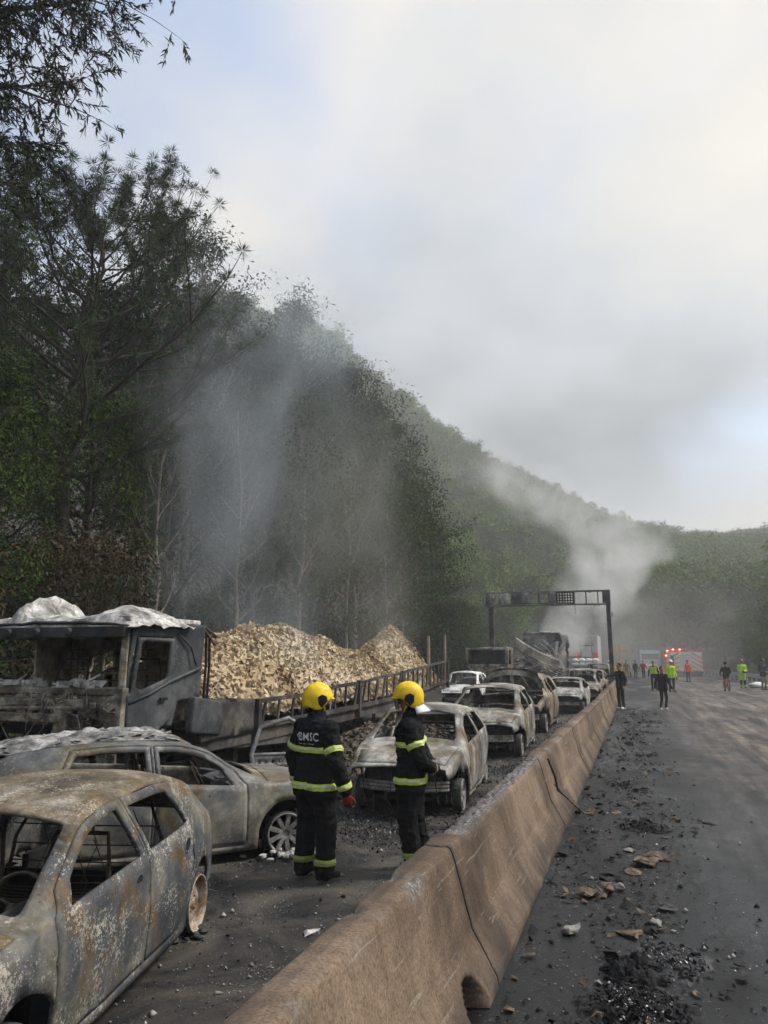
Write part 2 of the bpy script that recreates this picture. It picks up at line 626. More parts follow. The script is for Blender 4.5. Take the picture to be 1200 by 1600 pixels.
def mat_asphalt():
    m, n, l, b = newmat('asphalt')
    mp = coords(n, l, world=True)
    # soot washed about by hoses: dark wet film, brown mud, dry grey
    st = coords(n, l, (1.0, 0.28, 1.0), world=True)
    big = noise(n, l, st, 0.30, 6, 0.6, 1.3)
    sw = noise(n, l, mp, 0.22, 5, 0.55, 2.2)
    base = ramp(n, [(0.38, (0.009, 0.0098, 0.0112)), (0.50, (0.021, 0.0222, 0.0242)), (0.62, (0.050, 0.050, 0.051))])
    l.new(big.outputs[0], base.inputs[0])
    # dark hose-washed streaks along the lane
    s3 = coords(n, l, (2.4, 0.13, 1.0), world=True, loc=(7, 2, 0))
    s3.inputs['Rotation'].default_value = (0, 0, R(3))
    sk = noise(n, l, s3, 1.0, 7, 0.7, 0.9)
    skr = ramp(n, [(0.36, 0.42), (0.50, 1.0), (0.66, 1.75)])
    l.new(sk.outputs[0], skr.inputs[0])
    pt = noise(n, l, mp, 2.6, 7, 0.7, 0.6)
    ptr = ramp(n, [(0.34, 0.55), (0.52, 1.0), (0.68, 1.5)])
    l.new(pt.outputs[0], ptr.inputs[0])
    tone = mixc(n, l, 1.0, skr.outputs[0], ptr.outputs[0], 'MULTIPLY')
    # muddy brown towards the far right lane, streaked by tyres
    sep = n.new('ShaderNodeSeparateXYZ')
    g = n.new('ShaderNodeNewGeometry')
    l.new(g.outputs['Position'], sep.inputs[0])
    mx = n.new('ShaderNodeMapRange')
    mx.inputs[1].default_value = 0.3
    mx.inputs[2].default_value = 2.4
    l.new(sep.outputs[0], mx.inputs[0])
    my = n.new('ShaderNodeMapRange')
    my.inputs[1].default_value = 8.0
    my.inputs[2].default_value = 17.0
    l.new(sep.outputs[1], my.inputs[0])
    mm = n.new('ShaderNodeMath')
    mm.operation = 'MULTIPLY'
    l.new(mx.outputs[0], mm.inputs[0])
    l.new(my.outputs[0], mm.inputs[1])
    st2 = coords(n, l, (1.0, 0.16, 1.0), world=True, loc=(3, 1, 0))
    st2.inputs['Rotation'].default_value = (0, 0, R(-9))
    wv = noise(n, l, st2, 0.75, 7, 0.66, 1.4)
    wvr = ramp(n, [(0.34, 0.0), (0.66, 1.0)])
    l.new(wv.outputs[0], wvr.inputs[0])
    mud = mixc(n, l, wvr.outputs[0], (0.028, 0.025, 0.024), (0.18, 0.148, 0.124))
    m2 = n.new('ShaderNodeMath')
    m2.operation = 'MULTIPLY'
    mr = ramp(n, [(0.36, 0.25), (0.54, 1.0)])
    l.new(sw.outputs[0], mr.inputs[0])
    l.new(mr.outputs[0], m2.inputs[0])
    l.new(mm.outputs[0], m2.inputs[1])
    c = mixc(n, l, m2.outputs[0], base.outputs[0], mud)
    c = mixc(n, l, 1.0, c, tone, 'MULTIPLY')
    # black soot washed against the barrier foot, ragged outer edge
    en = noise(n, l, st, 0.8, 6, 0.65, 0.8)
    ea = n.new('ShaderNodeMath')
    ea.operation = 'MULTIPLY_ADD'
    ea.inputs[1].default_value = 3.4
    l.new(en.outputs[0], ea.inputs[0])
    nx = n.new('ShaderNodeMath')
    nx.operation = 'MULTIPLY'
    nx.inputs[1].default_value = -1.0
    l.new(sep.outputs[0], nx.inputs[0])
    l.new(nx.outputs[0], ea.inputs[2])
    er = n.new('ShaderNodeMapRange')
    er.inputs[1].default_value = 0.7
    er.inputs[2].default_value = 1.9
    er.inputs[4].default_value = 0.9
    l.new(ea.outputs[0], er.inputs[0])
    c = mixc(n, l, er.outputs[0], c, (0.0075, 0.0080, 0.0092))
    # brown-grey trampled ash on the burnt side
    lx = n.new('ShaderNodeMapRange')
    lx.inputs[1].default_value = -1.4
    lx.inputs[2].default_value = -1.9
    l.new(sep.outputs[0], lx.inputs[0])
    an = noise(n, l, mp, 0.9, 7, 0.65, 0.8)
    ar = ramp(n, [(0.42, 0.0), (0.62, 1.0)])
    l.new(an.outputs[0], ar.inputs[0])
    m3 = n.new('ShaderNodeMath')
    m3.operation = 'MULTIPLY'
    l.new(lx.outputs[0], m3.inputs[0])
    l.new(ar.outputs[0], m3.inputs[1])
    c = mixc(n, l, m3.outputs[0], c, (0.085, 0.073, 0.060))
    # grit and glass crumbs
    gr = noise(n, l, mp, 55, 3, 0.7)
    gm = noise(n, l, mp, 1.7, 4, 0.6)
    ga = n.new('ShaderNodeMath')
    ga.operation = 'MULTIPLY_ADD'
    ga.inputs[1].default_value = 0.35
    l.new(gm.outputs[0], ga.inputs[0])
    l.new(gr.outputs[0], ga.inputs[2])
    gg = ramp(n, [(0.84, 0.0), (0.88, 1.0)])
    l.new(ga.outputs[0], gg.inputs[0])
    c = mixc(n, l, gg.outputs[0], c, (0.26, 0.255, 0.245))
    sp = noise(n, l, mp, 120, 2, 0.6)
    spr = ramp(n, [(0.35, 0.6), (0.65, 1.35)])
    l.new(sp.outputs[0], spr.inputs[0])
    c = mixc(n, l, 1.0, c, spr.outputs[0], 'MULTIPLY')
    l.new(c, b.inputs['Base Color'])
    wet = noise(n, l, st, 0.55, 5, 0.6, 1.0)
    wr = ramp(n, [(0.36, 0.32), (0.56, 0.75)])
    l.new(wet.outputs[0], wr.inputs[0])
    rmix = mixc(n, l, m2.outputs[0], wr.outputs[0], (0.8, 0.8, 0.8))
    rm2 = mixc(n, l, lx.outputs[0], rmix, (0.75, 0.75, 0.75))
    l.new(rm2, b.inputs['Roughness'])
    b.inputs['Specular IOR Level'].default_value = 0.32
    # relief
    b1 = noise(n, l, mp, 7, 6, 0.7, 0.4)
    s2 = n.new('ShaderNodeMath')
    s2.operation = 'MULTIPLY_ADD'
    s2.inputs[1].default_value = 0.25
    l.new(sp.outputs[0], s2.inputs[0])
    l.new(b1.outputs[0], s2.inputs[2])
    bump(n, l, s2.outputs[0], b, 0.45, 0.035)
    return m


mat_asphalt()


def mat_concrete():
    m, n, l, b = newmat('barrier_concrete')
    mp = coords(n, l, world=True)
    a = noise(n, l, mp, 0.8, 7, 0.62, 0.6)
    r = ramp(n, [(0.36, (0.075, 0.052, 0.036)), (0.48, (0.150, 0.105, 0.072)), (0.62, (0.25, 0.180, 0.126))])
    l.new(a.outputs[0], r.inputs[0])
    # streaks running down the face
    st = coords(n, l, (1.0, 2.6, 0.6), world=True)
    s = noise(n, l, st, 1.6, 7, 0.75, 1.2)
    sr = ramp(n, [(0.38, 0.45), (0.56, 1.05)])
    l.new(s.outputs[0], sr.inputs[0])
    c = mixc(n, l, 0.45, r.outputs[0], sr.outputs[0], 'MULTIPLY')
    # pale scrapes
    ws = coords(n, l, (1.0, 1.0, 1.0), world=True, loc=(4, 0, 0))
    ws.inputs['Rotation'].default_value = (R(35), 0, 0)
    ws.inputs['Scale'].default_value = (1, 0.25, 6)
    w = noise(n, l, ws, 4.5, 5, 0.65, 0.2)
    wr = ramp(n, [(0.60, 0.0), (0.68, 0.40)])
    l.new(w.outputs[0], wr.inputs[0])
    c = mixc(n, l, wr.outputs[0], c, (0.50, 0.44, 0.37))
    # soot by the foot and grit
    gr = noise(n, l, mp, 60, 4, 0.7)
    grr = ramp(n, [(0.36, 0.45), (0.6, 1.2)])
    l.new(gr.outputs[0], grr.inputs[0])
    c = mixc(n, l, 0.8, c, grr.outputs[0], 'MULTIPLY')
    at = n.new('ShaderNodeAttribute')
    at.attribute_name = 'chip'
    agg = noise(n, l, mp, 28, 5, 0.8)
    agr = ramp(n, [(0.38, (0.055, 0.05, 0.048)), (0.55, (0.19, 0.18, 0.17)), (0.7, (0.40, 0.38, 0.35))])
    l.new(agg.outputs[0], agr.inputs[0])
    c = mixc(n, l, at.outputs['Fac'], c, agr.outputs[0])
    at2 = n.new('ShaderNodeAttribute')
    at2.attribute_name = 'soot'
    sn = noise(n, l, mp, 2.2, 6, 0.7, 0.5)
    ml = n.new('ShaderNodeMath')
    ml.operation = 'MULTIPLY'
    sr2 = ramp(n, [(0.30, 0.2), (0.60, 1.0)])
    l.new(sn.outputs[0], sr2.inputs[0])
    l.new(at2.outputs['Fac'], ml.inputs[0])
    l.new(sr2.outputs[0], ml.inputs[1])
    c = mixc(n, l, ml.outputs[0], c, (0.035, 0.03, 0.027))
    l.new(c, b.inputs['Base Color'])
    b.inputs['Roughness'].default_value = 0.85
    b.inputs['Specular IOR Level'].default_value = 0.25
    hb = noise(n, l, mp, 14, 8, 0.75)
    bump(n, l, hb.outputs[0], b, 0.5, 0.018)
    return m


mat_concrete()


def mat_leaf(name, dark, light, sheen=0.07, hue=None):
    m, n, l, b = newmat(name)
    g = n.new('ShaderNodeNewGeometry')
    oi = n.new('ShaderNodeObjectInfo')
    mp = coords(n, l, world=True)
    t = noise(n, l, mp, 0.22, 4, 0.6)
    a = n.new('ShaderNodeMath')
    a.operation = 'MULTIPLY_ADD'
    a.inputs[1].default_value = 0.45
    l.new(g.outputs['Random Per Island'], a.inputs[0])
    l.new(t.outputs[0], a.inputs[2])
    a2 = n.new('ShaderNodeMath')
    a2.operation = 'MULTIPLY_ADD'
    a2.inputs[1].default_value = 0.25
    l.new(oi.outputs['Random'], a2.inputs[0])
    l.new(a.outputs[0], a2.inputs[2])
    r = ramp(n, [(0.45, dark), (1.0, light)])
    l.new(a2.outputs[0], r.inputs[0])
    l.new(r.outputs[0], b.inputs['Base Color'])
    b.inputs['Roughness'].default_value = 0.75
    b.inputs['Specular IOR Level'].default_value = sheen
    return m


mat_leaf('leaf_dark', (0.004, 0.010, 0.004), (0.030, 0.054, 0.016))
mat_leaf('leaf_mid', (0.008, 0.022, 0.004), (0.058, 0.100, 0.018))
mat_leaf('leaf_bright', (0.055, 0.100, 0.010), (0.145, 0.215, 0.035))
mat_leaf('leaf_hill', (0.045, 0.078, 0.014), (0.140, 0.185, 0.045))
mat_leaf('needle', (0.014, 0.030, 0.012), (0.055, 0.085, 0.032))
mat_leaf('leaf_olive', (0.007, 0.011, 0.007), (0.034, 0.046, 0.022))
mat_leaf('leaf_scorched', (0.020, 0.014, 0.008), (0.085, 0.058, 0.026))
mat_leaf('twig_grey', (0.035, 0.030, 0.024), (0.10, 0.088, 0.070))
simple('bark', (0.055, 0.045, 0.035), 0.9, var=0.4, scale=5, bmp=0.6)
simple('bark_pale', (0.17, 0.145, 0.12), 0.9, var=0.4, scale=5, bmp=0.6)
simple('soil', (0.030, 0.028, 0.020), 0.95, var=0.5, scale=1.5, bmp=0.6)
simple('grass_verge', (0.045, 0.055, 0.028), 0.95, var=0.5, scale=0.8, bmp=0.6)


def mat_paper():
    m, n, l, b = newmat('pulp_pile')
    mp = coords(n, l, world=True)
    a = noise(n, l, mp, 0.55, 6, 0.62, 0.6)
    r = ramp(n, [(0.32, (0.30, 0.215, 0.13)), (0.46, (0.50, 0.39, 0.255)), (0.64, (0.66, 0.56, 0.41))])
    l.new(a.outputs[0], r.inputs[0])
    g = n.new('ShaderNodeNewGeometry')
    rr = ramp(n, [(0.0, 0.62), (1.0, 1.22)])
    l.new(g.outputs['Random Per Island'], rr.inputs[0])
    c = mixc(n, l, 1.0, r.outputs[0], rr.outputs[0], 'MULTIPLY')
    d = noise(n, l, mp, 1.6, 7, 0.7, 0.9)
    dr = ramp(n, [(0.55, 0.0), (0.68, 0.9)])
    l.new(d.outputs[0], dr.inputs[0])
    c = mixc(n, l, dr.outputs[0], c, (0.075, 0.06, 0.048))
    l.new(c, b.inputs['Base Color'])
    b.inputs['Roughness'].default_value = 0.95
    b.inputs['Specular IOR Level'].default_value = 0.1
    h = noise(n, l, mp, 9, 6, 0.7)
    bump(n, l, h.outputs[0], b, 0.6, 0.05)
    m2, n, l, b = newmat('pulp_charred')
    mp = coords(n, l, world=True)
    a = noise(n, l, mp, 2.4, 6, 0.66, 0.6)
    r = ramp(n, [(0.36, (0.02, 0.018, 0.016)), (0.52, (0.10, 0.078, 0.056)), (0.68, (0.34, 0.26, 0.175))])
    l.new(a.outputs[0], r.inputs[0])
    g = n.new('ShaderNodeNewGeometry')
    rr = ramp(n, [(0.0, 0.4), (1.0, 1.35)])
    l.new(g.outputs['Random Per Island'], rr.inputs[0])
    c = mixc(n, l, 1.0, r.outputs[0], rr.outputs[0], 'MULTIPLY')
    l.new(c, b.inputs['Base Color'])
    b.inputs['Roughness'].default_value = 0.95


mat_paper()


def mat_cloth(name, col, rough=0.85, weave=60.0, var=0.3):
    m, n, l, b = newmat(name)
    mp = coords(n, l)
    t = noise(n, l, mp, 5, 6, 0.65, 0.4)
    r = ramp(n, [(0.3, tuple(c * (1 - var) for c in col)), (0.7, tuple(min(1, c * (1 + var)) for c in col))])
    l.new(t.outputs[0], r.inputs[0])
    l.new(r.outputs[0], b.inputs['Base Color'])
    b.inputs['Roughness'].default_value = rough
    b.inputs['Specular IOR Level'].default_value = 0.12
    st = coords(n, l, (1, 1, 0.55))
    w = noise(n, l, st, 9, 5, 0.6, 1.2)
    bump(n, l, w.outputs[0], b, 0.5, 0.03)
    return m


mat_cloth('turnout', (0.0085, 0.009, 0.0105))
mat_cloth('cloth_black', (0.008, 0.008, 0.009))
mat_cloth('cloth_grey', (0.10, 0.10, 0.105))
mat_cloth('cloth_blue', (0.05, 0.09, 0.17))
mat_cloth('cloth_navy', (0.02, 0.026, 0.05))
mat_cloth('cloth_khaki', (0.22, 0.19, 0.14))
mat_cloth('cloth_red', (0.32, 0.035, 0.035))
mat_cloth('cloth_orange', (0.75, 0.14, 0.03))
mat_cloth('cloth_hivis', (0.48, 0.72, 0.03))
mat_cloth('cloth_green', (0.03, 0.10, 0.085))
mat_cloth('cloth_white', (0.62, 0.62, 0.60))
mat_cloth('cloth_hood', (0.012, 0.014, 0.022))
mat_cloth('skin', (0.36, 0.19, 0.125), 0.55, var=0.12)
mat_cloth('glove_red', (0.22, 0.03, 0.025))
mat_cloth('hair_black', (0.012, 0.010, 0.009), 0.5)
mat_cloth('shoe_white', (0.70, 0.70, 0.68), 0.6)
mat_cloth('boot_black', (0.020, 0.020, 0.021), 0.6)
simple('band_yellow', (0.60, 0.74, 0.05), 0.5, var=0.08, scale=30, bmp=0.1)
simple('band_silver', (0.52, 0.54, 0.50), 0.35, var=0.10, scale=60, bmp=0.2)
simple('helmet_yellow', (0.78, 0.53, 0.008), 0.50, var=0.22, scale=11, bmp=0.04, spec=0.4)
simple('helmet_black', (0.012, 0.012, 0.013), 0.4, var=0.2, scale=9, bmp=0.03)
simple('helmet_white', (0.75, 0.75, 0.74), 0.4, var=0.05, scale=9, bmp=0.0)
simple('helmet_red', (0.35, 0.04, 0.04), 0.4, var=0.1, scale=9, bmp=0.0)
simple('letter_white', (0.62, 0.64, 0.66), 0.6, var=0.1, scale=40, bmp=0.0)
simple('curtain_silver', (0.62, 0.63, 0.66), 0.42, var=0.25, scale=12, bmp=0.2)
simple('fire_red', (0.55, 0.035, 0.025), 0.4, var=0.12, scale=2, bmp=0.0)
simple('stripe_yellow', (0.72, 0.56, 0.10), 0.5, var=0.1, scale=2, bmp=0.0)
simple('white_paint', (0.72, 0.72, 0.71), 0.45, var=0.08, scale=2, bmp=0.0)
simple('roller_grey', (0.50, 0.52, 0.54), 0.4, var=0.08, scale=3, bmp=0.0)
simple('blue_paint', (0.30, 0.42, 0.50), 0.5, var=0.12, scale=2, bmp=0.0)
simple('tractor_green', (0.05, 0.17, 0.06), 0.5, var=0.15, scale=3, bmp=0.0)
simple('dark_glass', (0.02, 0.025, 0.03), 0.12, var=0.1, scale=2, bmp=0.0, spec=0.6)
simple('galvanised', (0.42, 0.43, 0.43), 0.5, metal=0.3, var=0.15, scale=4, bmp=0.05)
simple('sack_white', (0.68, 0.68, 0.66), 0.8, var=0.12, scale=5, bmp=0.3)
simple('sign_yellow', (0.70, 0.42, 0.04), 0.6, var=0.15, scale=3, bmp=0.0)
simple('grey_paint', (0.38, 0.39, 0.40), 0.6, var=0.15, scale=2, bmp=0.0)
simple('cone_red', (0.60, 0.06, 0.04), 0.6, var=0.15, scale=3, bmp=0.0)
simple('lamp_red', (0.8, 0.1, 0.06), 0.4, var=0.0, scale=3, bmp=0.0, emit=((1.0, 0.16, 0.08), 6.0))
simple('fragment_brown', (0.13, 0.096, 0.070), 0.9, var=0.75, scale=14, bmp=0.9)
simple('fragment_grey', (0.26, 0.25, 0.235), 0.9, var=0.5, scale=9, bmp=0.5)
# ------------------------------------------------------------------ ground and hills
_rid_az = np.radians([-60, -35, -25, -20.7, -18.6, -16.0, -13.5, -10.5, -7.5, -3.7, -1.0, 1.3, 3.4, 5.1, 7.2, 9.3, 25, 60])
_rid_t = [0.50, 0.50, 0.455, 0.394, 0.360, 0.322, 0.288, 0.254, 0.232, 0.199, 0.178, 0.164, 0.153, 0.150, 0.150, 0.150, 0.14, 0.12]
_rid_f = interp(_rid_az, _rid_t)
_rid_r = interp(np.radians([-60, -25, -16, -4, 5, 25, 60]), [190, 215, 240, 300, 350, 350, 330])


def sstep(a, b, x):
    t = np.clip((x - a) / (b - a), 0, 1)
    return t * t * (3 - 2 * t)


def height(x, y):
    x, y = np.asarray(x, float), np.asarray(y, float)
    az = np.arctan2(x, np.maximum(y, 1e-3))
    az = np.where(y < 0, np.where(x < 0, -PI / 2, PI / 2), az)
    r = np.hypot(x, y)
    t = _rid_f(az)
    rr = _rid_r(az)
    peak = t * rr + 2.1 - 8.0 - 6.0 * sstep(R(-13), R(-2), az)
    q = np.clip((r - 105) / (rr - 105), 0, 1)
    hill = peak * (0.55 * q + 0.45 * q * q * (3 - 2 * q))
    back = np.clip((r - rr) / 260, 0, 1)
    hill = hill * (1 - 0.55 * back * back * (3 - 2 * back))
    hill = hill + 3.0 * np.sin(x * 0.045 + 1.0) * np.sin(y * 0.037) * sstep(120, 170, r) * np.clip(1 - q, 0, 1)
    d = np.maximum(0, -11.0 - x)
    bank = 5.2 * (1 - np.exp(-d / 9.0)) + 0.10 * d
    bank *= 1 - 0.75 * sstep(58, 85, y)
    d2 = np.maximum(0, x - 11.5)
    bankr = 2.4 * (1 - np.exp(-d2 / 10.0)) + 0.03 * d2
    return np.maximum(hill, 0) + (bank + bankr) * (1 - sstep(100, 180, r))


def make_ground():
    xs = np.unique(np.concatenate([np.arange(-60, 60, 2.0), np.linspace(-700, -60, 70), np.linspace(60, 700, 60), [-2600, -1300, 1300, 2600]]))
    ys = np.unique(np.concatenate([np.arange(-20, 120, 2.5), np.linspace(120, 760, 75), [-2600, -1000, -300, -60, 1200, 2800]]))
    X, Y = np.meshgrid(xs, ys)
    Z = height(X, Y)
    flat = (X > -10.6) & (X < 11.2) & (np.hypot(X, Y) < 104)
    Z = np.where(flat, -0.03, Z - 0.03)
    far = np.maximum(np.abs(X), np.abs(Y)) > 900
    Z = np.where(far, 0.0, Z)
    V = np.stack([X.ravel(), Y.ravel(), Z.ravel()], 1)
    ni, nj = X.shape
    i, j = np.meshgrid(np.arange(ni - 1), np.arange(nj - 1), indexing='ij')
    a = (i * nj + j).ravel()
    Q = np.stack([a, a + 1, a + nj + 1, a + nj], 1)
    struct(link('ground', npmesh('ground', V, Q, MATS['soil'], True)))


make_ground()


def make_road():
    # both carriageways; gently uneven, edge follows the verge
    xs = np.linspace(-10.2, 10.4, 44)
    ys = np.concatenate([np.arange(-6, 40, 0.6), np.linspace(40, 102, 40)])
    X, Y = np.meshgrid(xs, ys)
    Z = 0.006 * np.sin(X * 1.9 + Y * 0.23) * np.sin(Y * 0.7)
    Z -= Z.max()
    V = np.stack([X.ravel(), Y.ravel(), Z.ravel()], 1)
    ni, nj = X.shape
    i, j = np.meshgrid(np.arange(ni - 1), np.arange(nj - 1), indexing='ij')
    a = (i * nj + j).ravel()
    Q = np.stack([a, a + 1, a + nj + 1, a + nj], 1)
    struct(link('road', npmesh('road', V, Q, MATS['asphalt'], True)))


make_road()


# ------------------------------------------------------------------ concrete median barrier
def make_barrier():
    t = thing('concrete_barrier', 'long heat-browned concrete median barrier with chipped top edge along the road', 'barrier', (-1.385, 0, 0))
    # profile (x offset, z), right foot -> over the top -> left foot
    prof0 = [(0.405, 0.0), (0.400, 0.05), (0.285, 0.25), (0.235, 0.33), (0.108, 0.80), (0.096, 0.824), (0.082, 0.832),
             (-0.082, 0.832), (-0.096, 0.824), (-0.108, 0.80), (-0.235, 0.33), (-0.285, 0.25), (-0.400, 0.05), (-0.405, 0.0)]
    prof = []
    for a, b in zip(prof0[:-1], prof0[1:]):
        k = max(1, int(math.hypot(b[0] - a[0], b[1] - a[1]) / 0.022))
        prof += [(a[0] + (b[0] - a[0]) * i / k, a[1] + (b[1] - a[1]) * i / k) for i in range(k)]
    prof.append(prof0[-1])
    prof = np.array(prof)
    joints = [0.4, 5.25, 9.95, 14.6, 19.2, 24, 29, 34, 40, 47, 55, 64, 74]
    for si in range(len(joints) - 1):
        y0, y1 = joints[si] + 0.012, joints[si + 1] - 0.012
        step = 0.03 if y0 < 9 else (0.06 if y0 < 18 else 0.16)
        ys = np.linspace(y0, y1, int((y1 - y0) / step) + 1)
        nP = len(prof)
        V, chip, soot = [], [], []
        for y in ys:
            ey = min(y - y0, y1 - y)
            for k in range(nP):
                px, pz = prof[k]
                p = Vector((px, y, pz))
                nz = fbm((px * 1.2, y, pz + si), 2.2, 4) * 0.0015 + fbm((px, y + 40, pz), 14, 3) * 0.0022
                dx = (1 if px > 0 else -1) * nz
                c = 0.0
                if pz > 0.62:
                    w = min(1, (pz - 0.62) / 0.2)
                    e = mnoise.fractal(Vector((px * 2, y * 2.3, 3.3)), 1.0, 2.0, 5)
                    spall = 0.0
                    if 5.6 < y < 10.2:      # long spalled stretch of the top
                        side = (px + 0.02) / 0.08
                        f = fbm((y * 1.2, 7, 0), 1.3, 4)
                        lim = 0.755 + 0.035 * f + 0.03 * (1 if px > 0.03 else 0)
                        if pz > lim:
                            spall = min(1, (pz - lim) / 0.03)
                            if px > 0.085 + 0.02 * f:
                                spall *= 0.3
                    elif y > 20:
                        spall = max(0, fbm((y * 0.9, 2, 1), 1.0, 4)) * 1.2 * w
                    else:
                        spall = max(0, e - 0.22) * 1.6 * w * (1 if abs(abs(px) - 0.085) < 0.03 else 0.25)
                    if ey < 0.07:
                        spall = max(spall, (1 - ey / 0.07) * (0.3 + 0.9 * e) * w)
                    spall = max(0, min(1, spall))
                    c = spall
                    dz = -spall * (0.030 + 0.025 * fbm((px * 3, y, 1), 9, 3))
                    dx += -np.sign(px) * spall * 0.012
                else:
                    dz = 0
                # broken foot by the drain slot
                q = math.hypot((y - 4.72) / 0.20, (pz - 0.02) / 0.20)
                if px > 0 and q < 1.0:
                    dx -= (1 - q)**0.4 * 0.34
                s = max(0, 1 - pz / 0.30) * 1.0 + max(0, fbm((y * .7, 3, si), 1.0, 4)) * .9 * (1 - pz / .9) + (0.8 if q < 1.15 and px > 0 else 0)
                if px < 0:
                    s = max(s, 0.55)
                if ey < 0.05:
                    s = max(s, 0.75)
                kf = 1 - .25 * float(sstep(8, 26, y))
                V.append((px * (kf if abs(px) > .108 else 1) + dx + .16 * float(sstep(6, 26, y)), y, max(-0.01, pz + dz)))
                chip.append(c)
                soot.append(min(1, s))
        ni = len(ys)
        i, j = np.meshgrid(np.arange(ni - 1), np.arange(nP - 1), indexing='ij')
        a = (i * nP + j).ravel()
        Q = [tuple(r) for r in np.stack([a, a + nP, a + nP + 1, a + 1], 1)]
        Q.append(tuple(range(nP)))
        Q.append(tuple((ni - 1) * nP + k for k in range(nP))[::-1])
        me = bpy.data.meshes.new('segment')
        me.from_pydata(V, [], Q)
        for nm, dat in (('chip', chip), ('soot', soot)):
            at = me.attributes.new(nm, 'FLOAT', 'POINT')
            at.data.foreach_set('value', dat)
        me.materials.append(MATS['barrier_concrete'])
        me.polygons.foreach_set('use_smooth', [len(q) == 4 for q in Q])
        me.update()
        link('segment', me, t)
    return t


make_barrier()


# ------------------------------------------------------------------ vegetation
def leaf_quads(P, D, L, W, rng, curl=0.25):
    """diamond leaves at points P with directions D"""
    n = len(P)
    D = D / (np.linalg.norm(D, axis=1, keepdims=True) + 1e-9)
    U = rng.normal(size=(n, 3))
    S = np.cross(D, U)
    S /= np.linalg.norm(S, axis=1, keepdims=True) + 1e-9
    l = (L * rng.uniform(0.6, 1.3, n))[:, None]
    w = (W * rng.uniform(0.6, 1.3, n))[:, None]
    a = P
    b = P + D * l * 0.45 + S * w * 0.5
    c = P + D * l + np.array([0, 0, -1]) * l * curl * rng.uniform(0, 1, n)[:, None]
    d = P + D * l * 0.45 - S * w * 0.5
    V = np.stack([a, b, c, d], 1).reshape(-1, 3)
    Q = np.arange(4 * n).reshape(n, 4)
    return V, Q


def clump_leaves(tips, per, spread, L, W, seed, droop=0.3, flat=0.8):
    rng = rngn(seed)
    tips = np.asarray(tips, float)
    n = len(tips) * per
    base = np.repeat(tips, per, 0)
    off = rng.normal(size=(n, 3)) * spread * np.array([1, 1, flat])
    P = base + off
    D = off / (np.linalg.norm(off, axis=1, keepdims=True) + 1e-6) * 0.7 + rng.normal(size=(n, 3)) * 0.6
    D[:, 2] -= droop
    return leaf_quads(P, D, L, W, rng)


def limb(p0, d0, L, up, wob, seg, rs):
    pts = [Vector(p0)]
    d = Vector(d0).normalized()
    for k in range(seg):
        d = (d + Vector((rs.uniform(-wob, wob), rs.uniform(-wob, wob), rs.uniform(-wob, wob) + up / seg))).normalized()
        pts.append(pts[-1] + d * (L / seg))
    return pts


def grow(seed, h, r, base, spread, nl, up=0.5, sub=4, twig=3, lean=(0, 0), prof=None, rise=0.35, sides=6, subL=0.45):
    """tapered trunk, limbs, branches, twigs -> (wood MB, tips)"""
    rs = random.Random(seed)
    mb = MB()
    tips = []
    K = 10
    pts = [Vector((0, 0, -0.4))]
    for k in range(1, K + 1):
        t = k / K
        pts.append(Vector((lean[0] * t * t + rs.uniform(-1, 1) * 0.02 * h * t, lean[1] * t * t + rs.uniform(-1, 1) * 0.02 * h * t, h * t)))
    rad = [r * (1.25 if k == 0 else 1 - 0.86 * (k / K)**0.9) for k in range(K + 1)]
    mb.tube(pts, rad, sides + 2)

    def along(t):
        t = max(0, min(0.999, t)) * K
        i = int(t)
        return pts[i].lerp(pts[i + 1], t - i), rad[i] + (rad[i + 1] - rad[i]) * (t - i)
    for i in range(nl):
        t = base + (1 - base) * ((i + rs.random() * 0.8) / nl)
        p, pr = along(t)
        q = (t - base) / (1 - base)
        pf = prof(q) if prof else math.sin(PI * (0.18 + 0.80 * q))**0.7
        L = spread * pf * rs.uniform(0.75, 1.2)
        a = i * 2.39996 + rs.uniform(-0.4, 0.4)
        el = rise + 0.5 * q + rs.uniform(-0.15, 0.15)
        d = Vector((math.cos(a) * math.cos(el), math.sin(a) * math.cos(el), math.sin(el)))
        lp = limb(p, d, L, up, 0.16, 5, rs)
        lr = max(0.012, min(pr * 0.6, 0.02 + L * 0.02))
        mb.tube(lp, [lr * (1 - 0.8 * k / 5) for k in range(6)], sides, False)
        for s in range(sub):
            u = 0.35 + 0.65 * (s + rs.random()) / sub
            k = min(4, int(u * 5))
            sp = lp[k].lerp(lp[k + 1], u * 5 - k)
            sd = (lp[k + 1] - lp[k]).normalized()
            sd = (sd + Vector((rs.gauss(0, 0.7), rs.gauss(0, 0.7), rs.gauss(0.15, 0.45)))).normalized()
            sL = L * subL * rs.uniform(0.6, 1.2)
            bp = limb(sp, sd, sL, up * 0.6, 0.25, 3, rs)
            mb.tube(bp, [lr * 0.4, lr * 0.3, lr * 0.2, lr * 0.1], 4, False)
            for w in range(twig):
                v = (w + 1) / twig * 2.999
                kk = int(v)
                tips.append(tuple(bp[kk].lerp(bp[kk + 1], v - kk)))
        tips.append(tuple(lp[-1]))
    tips.append(tuple(pts[-1]))
    return mb, np.array(tips)


def tree_from(name, label, cat, wood, leafV, leafQ, leafmat, barkmat, loc, group=None, crown='crown'):
    t = thing(name, label, cat, loc, 0, group)
    wood.obj('trunk', MATS[barkmat], t, True)
    link(crown, npmesh(crown, leafV, leafQ, MATS[leafmat]), t)
    return t


def zat(x, y):
    return float(height(x, y)) - 0.05


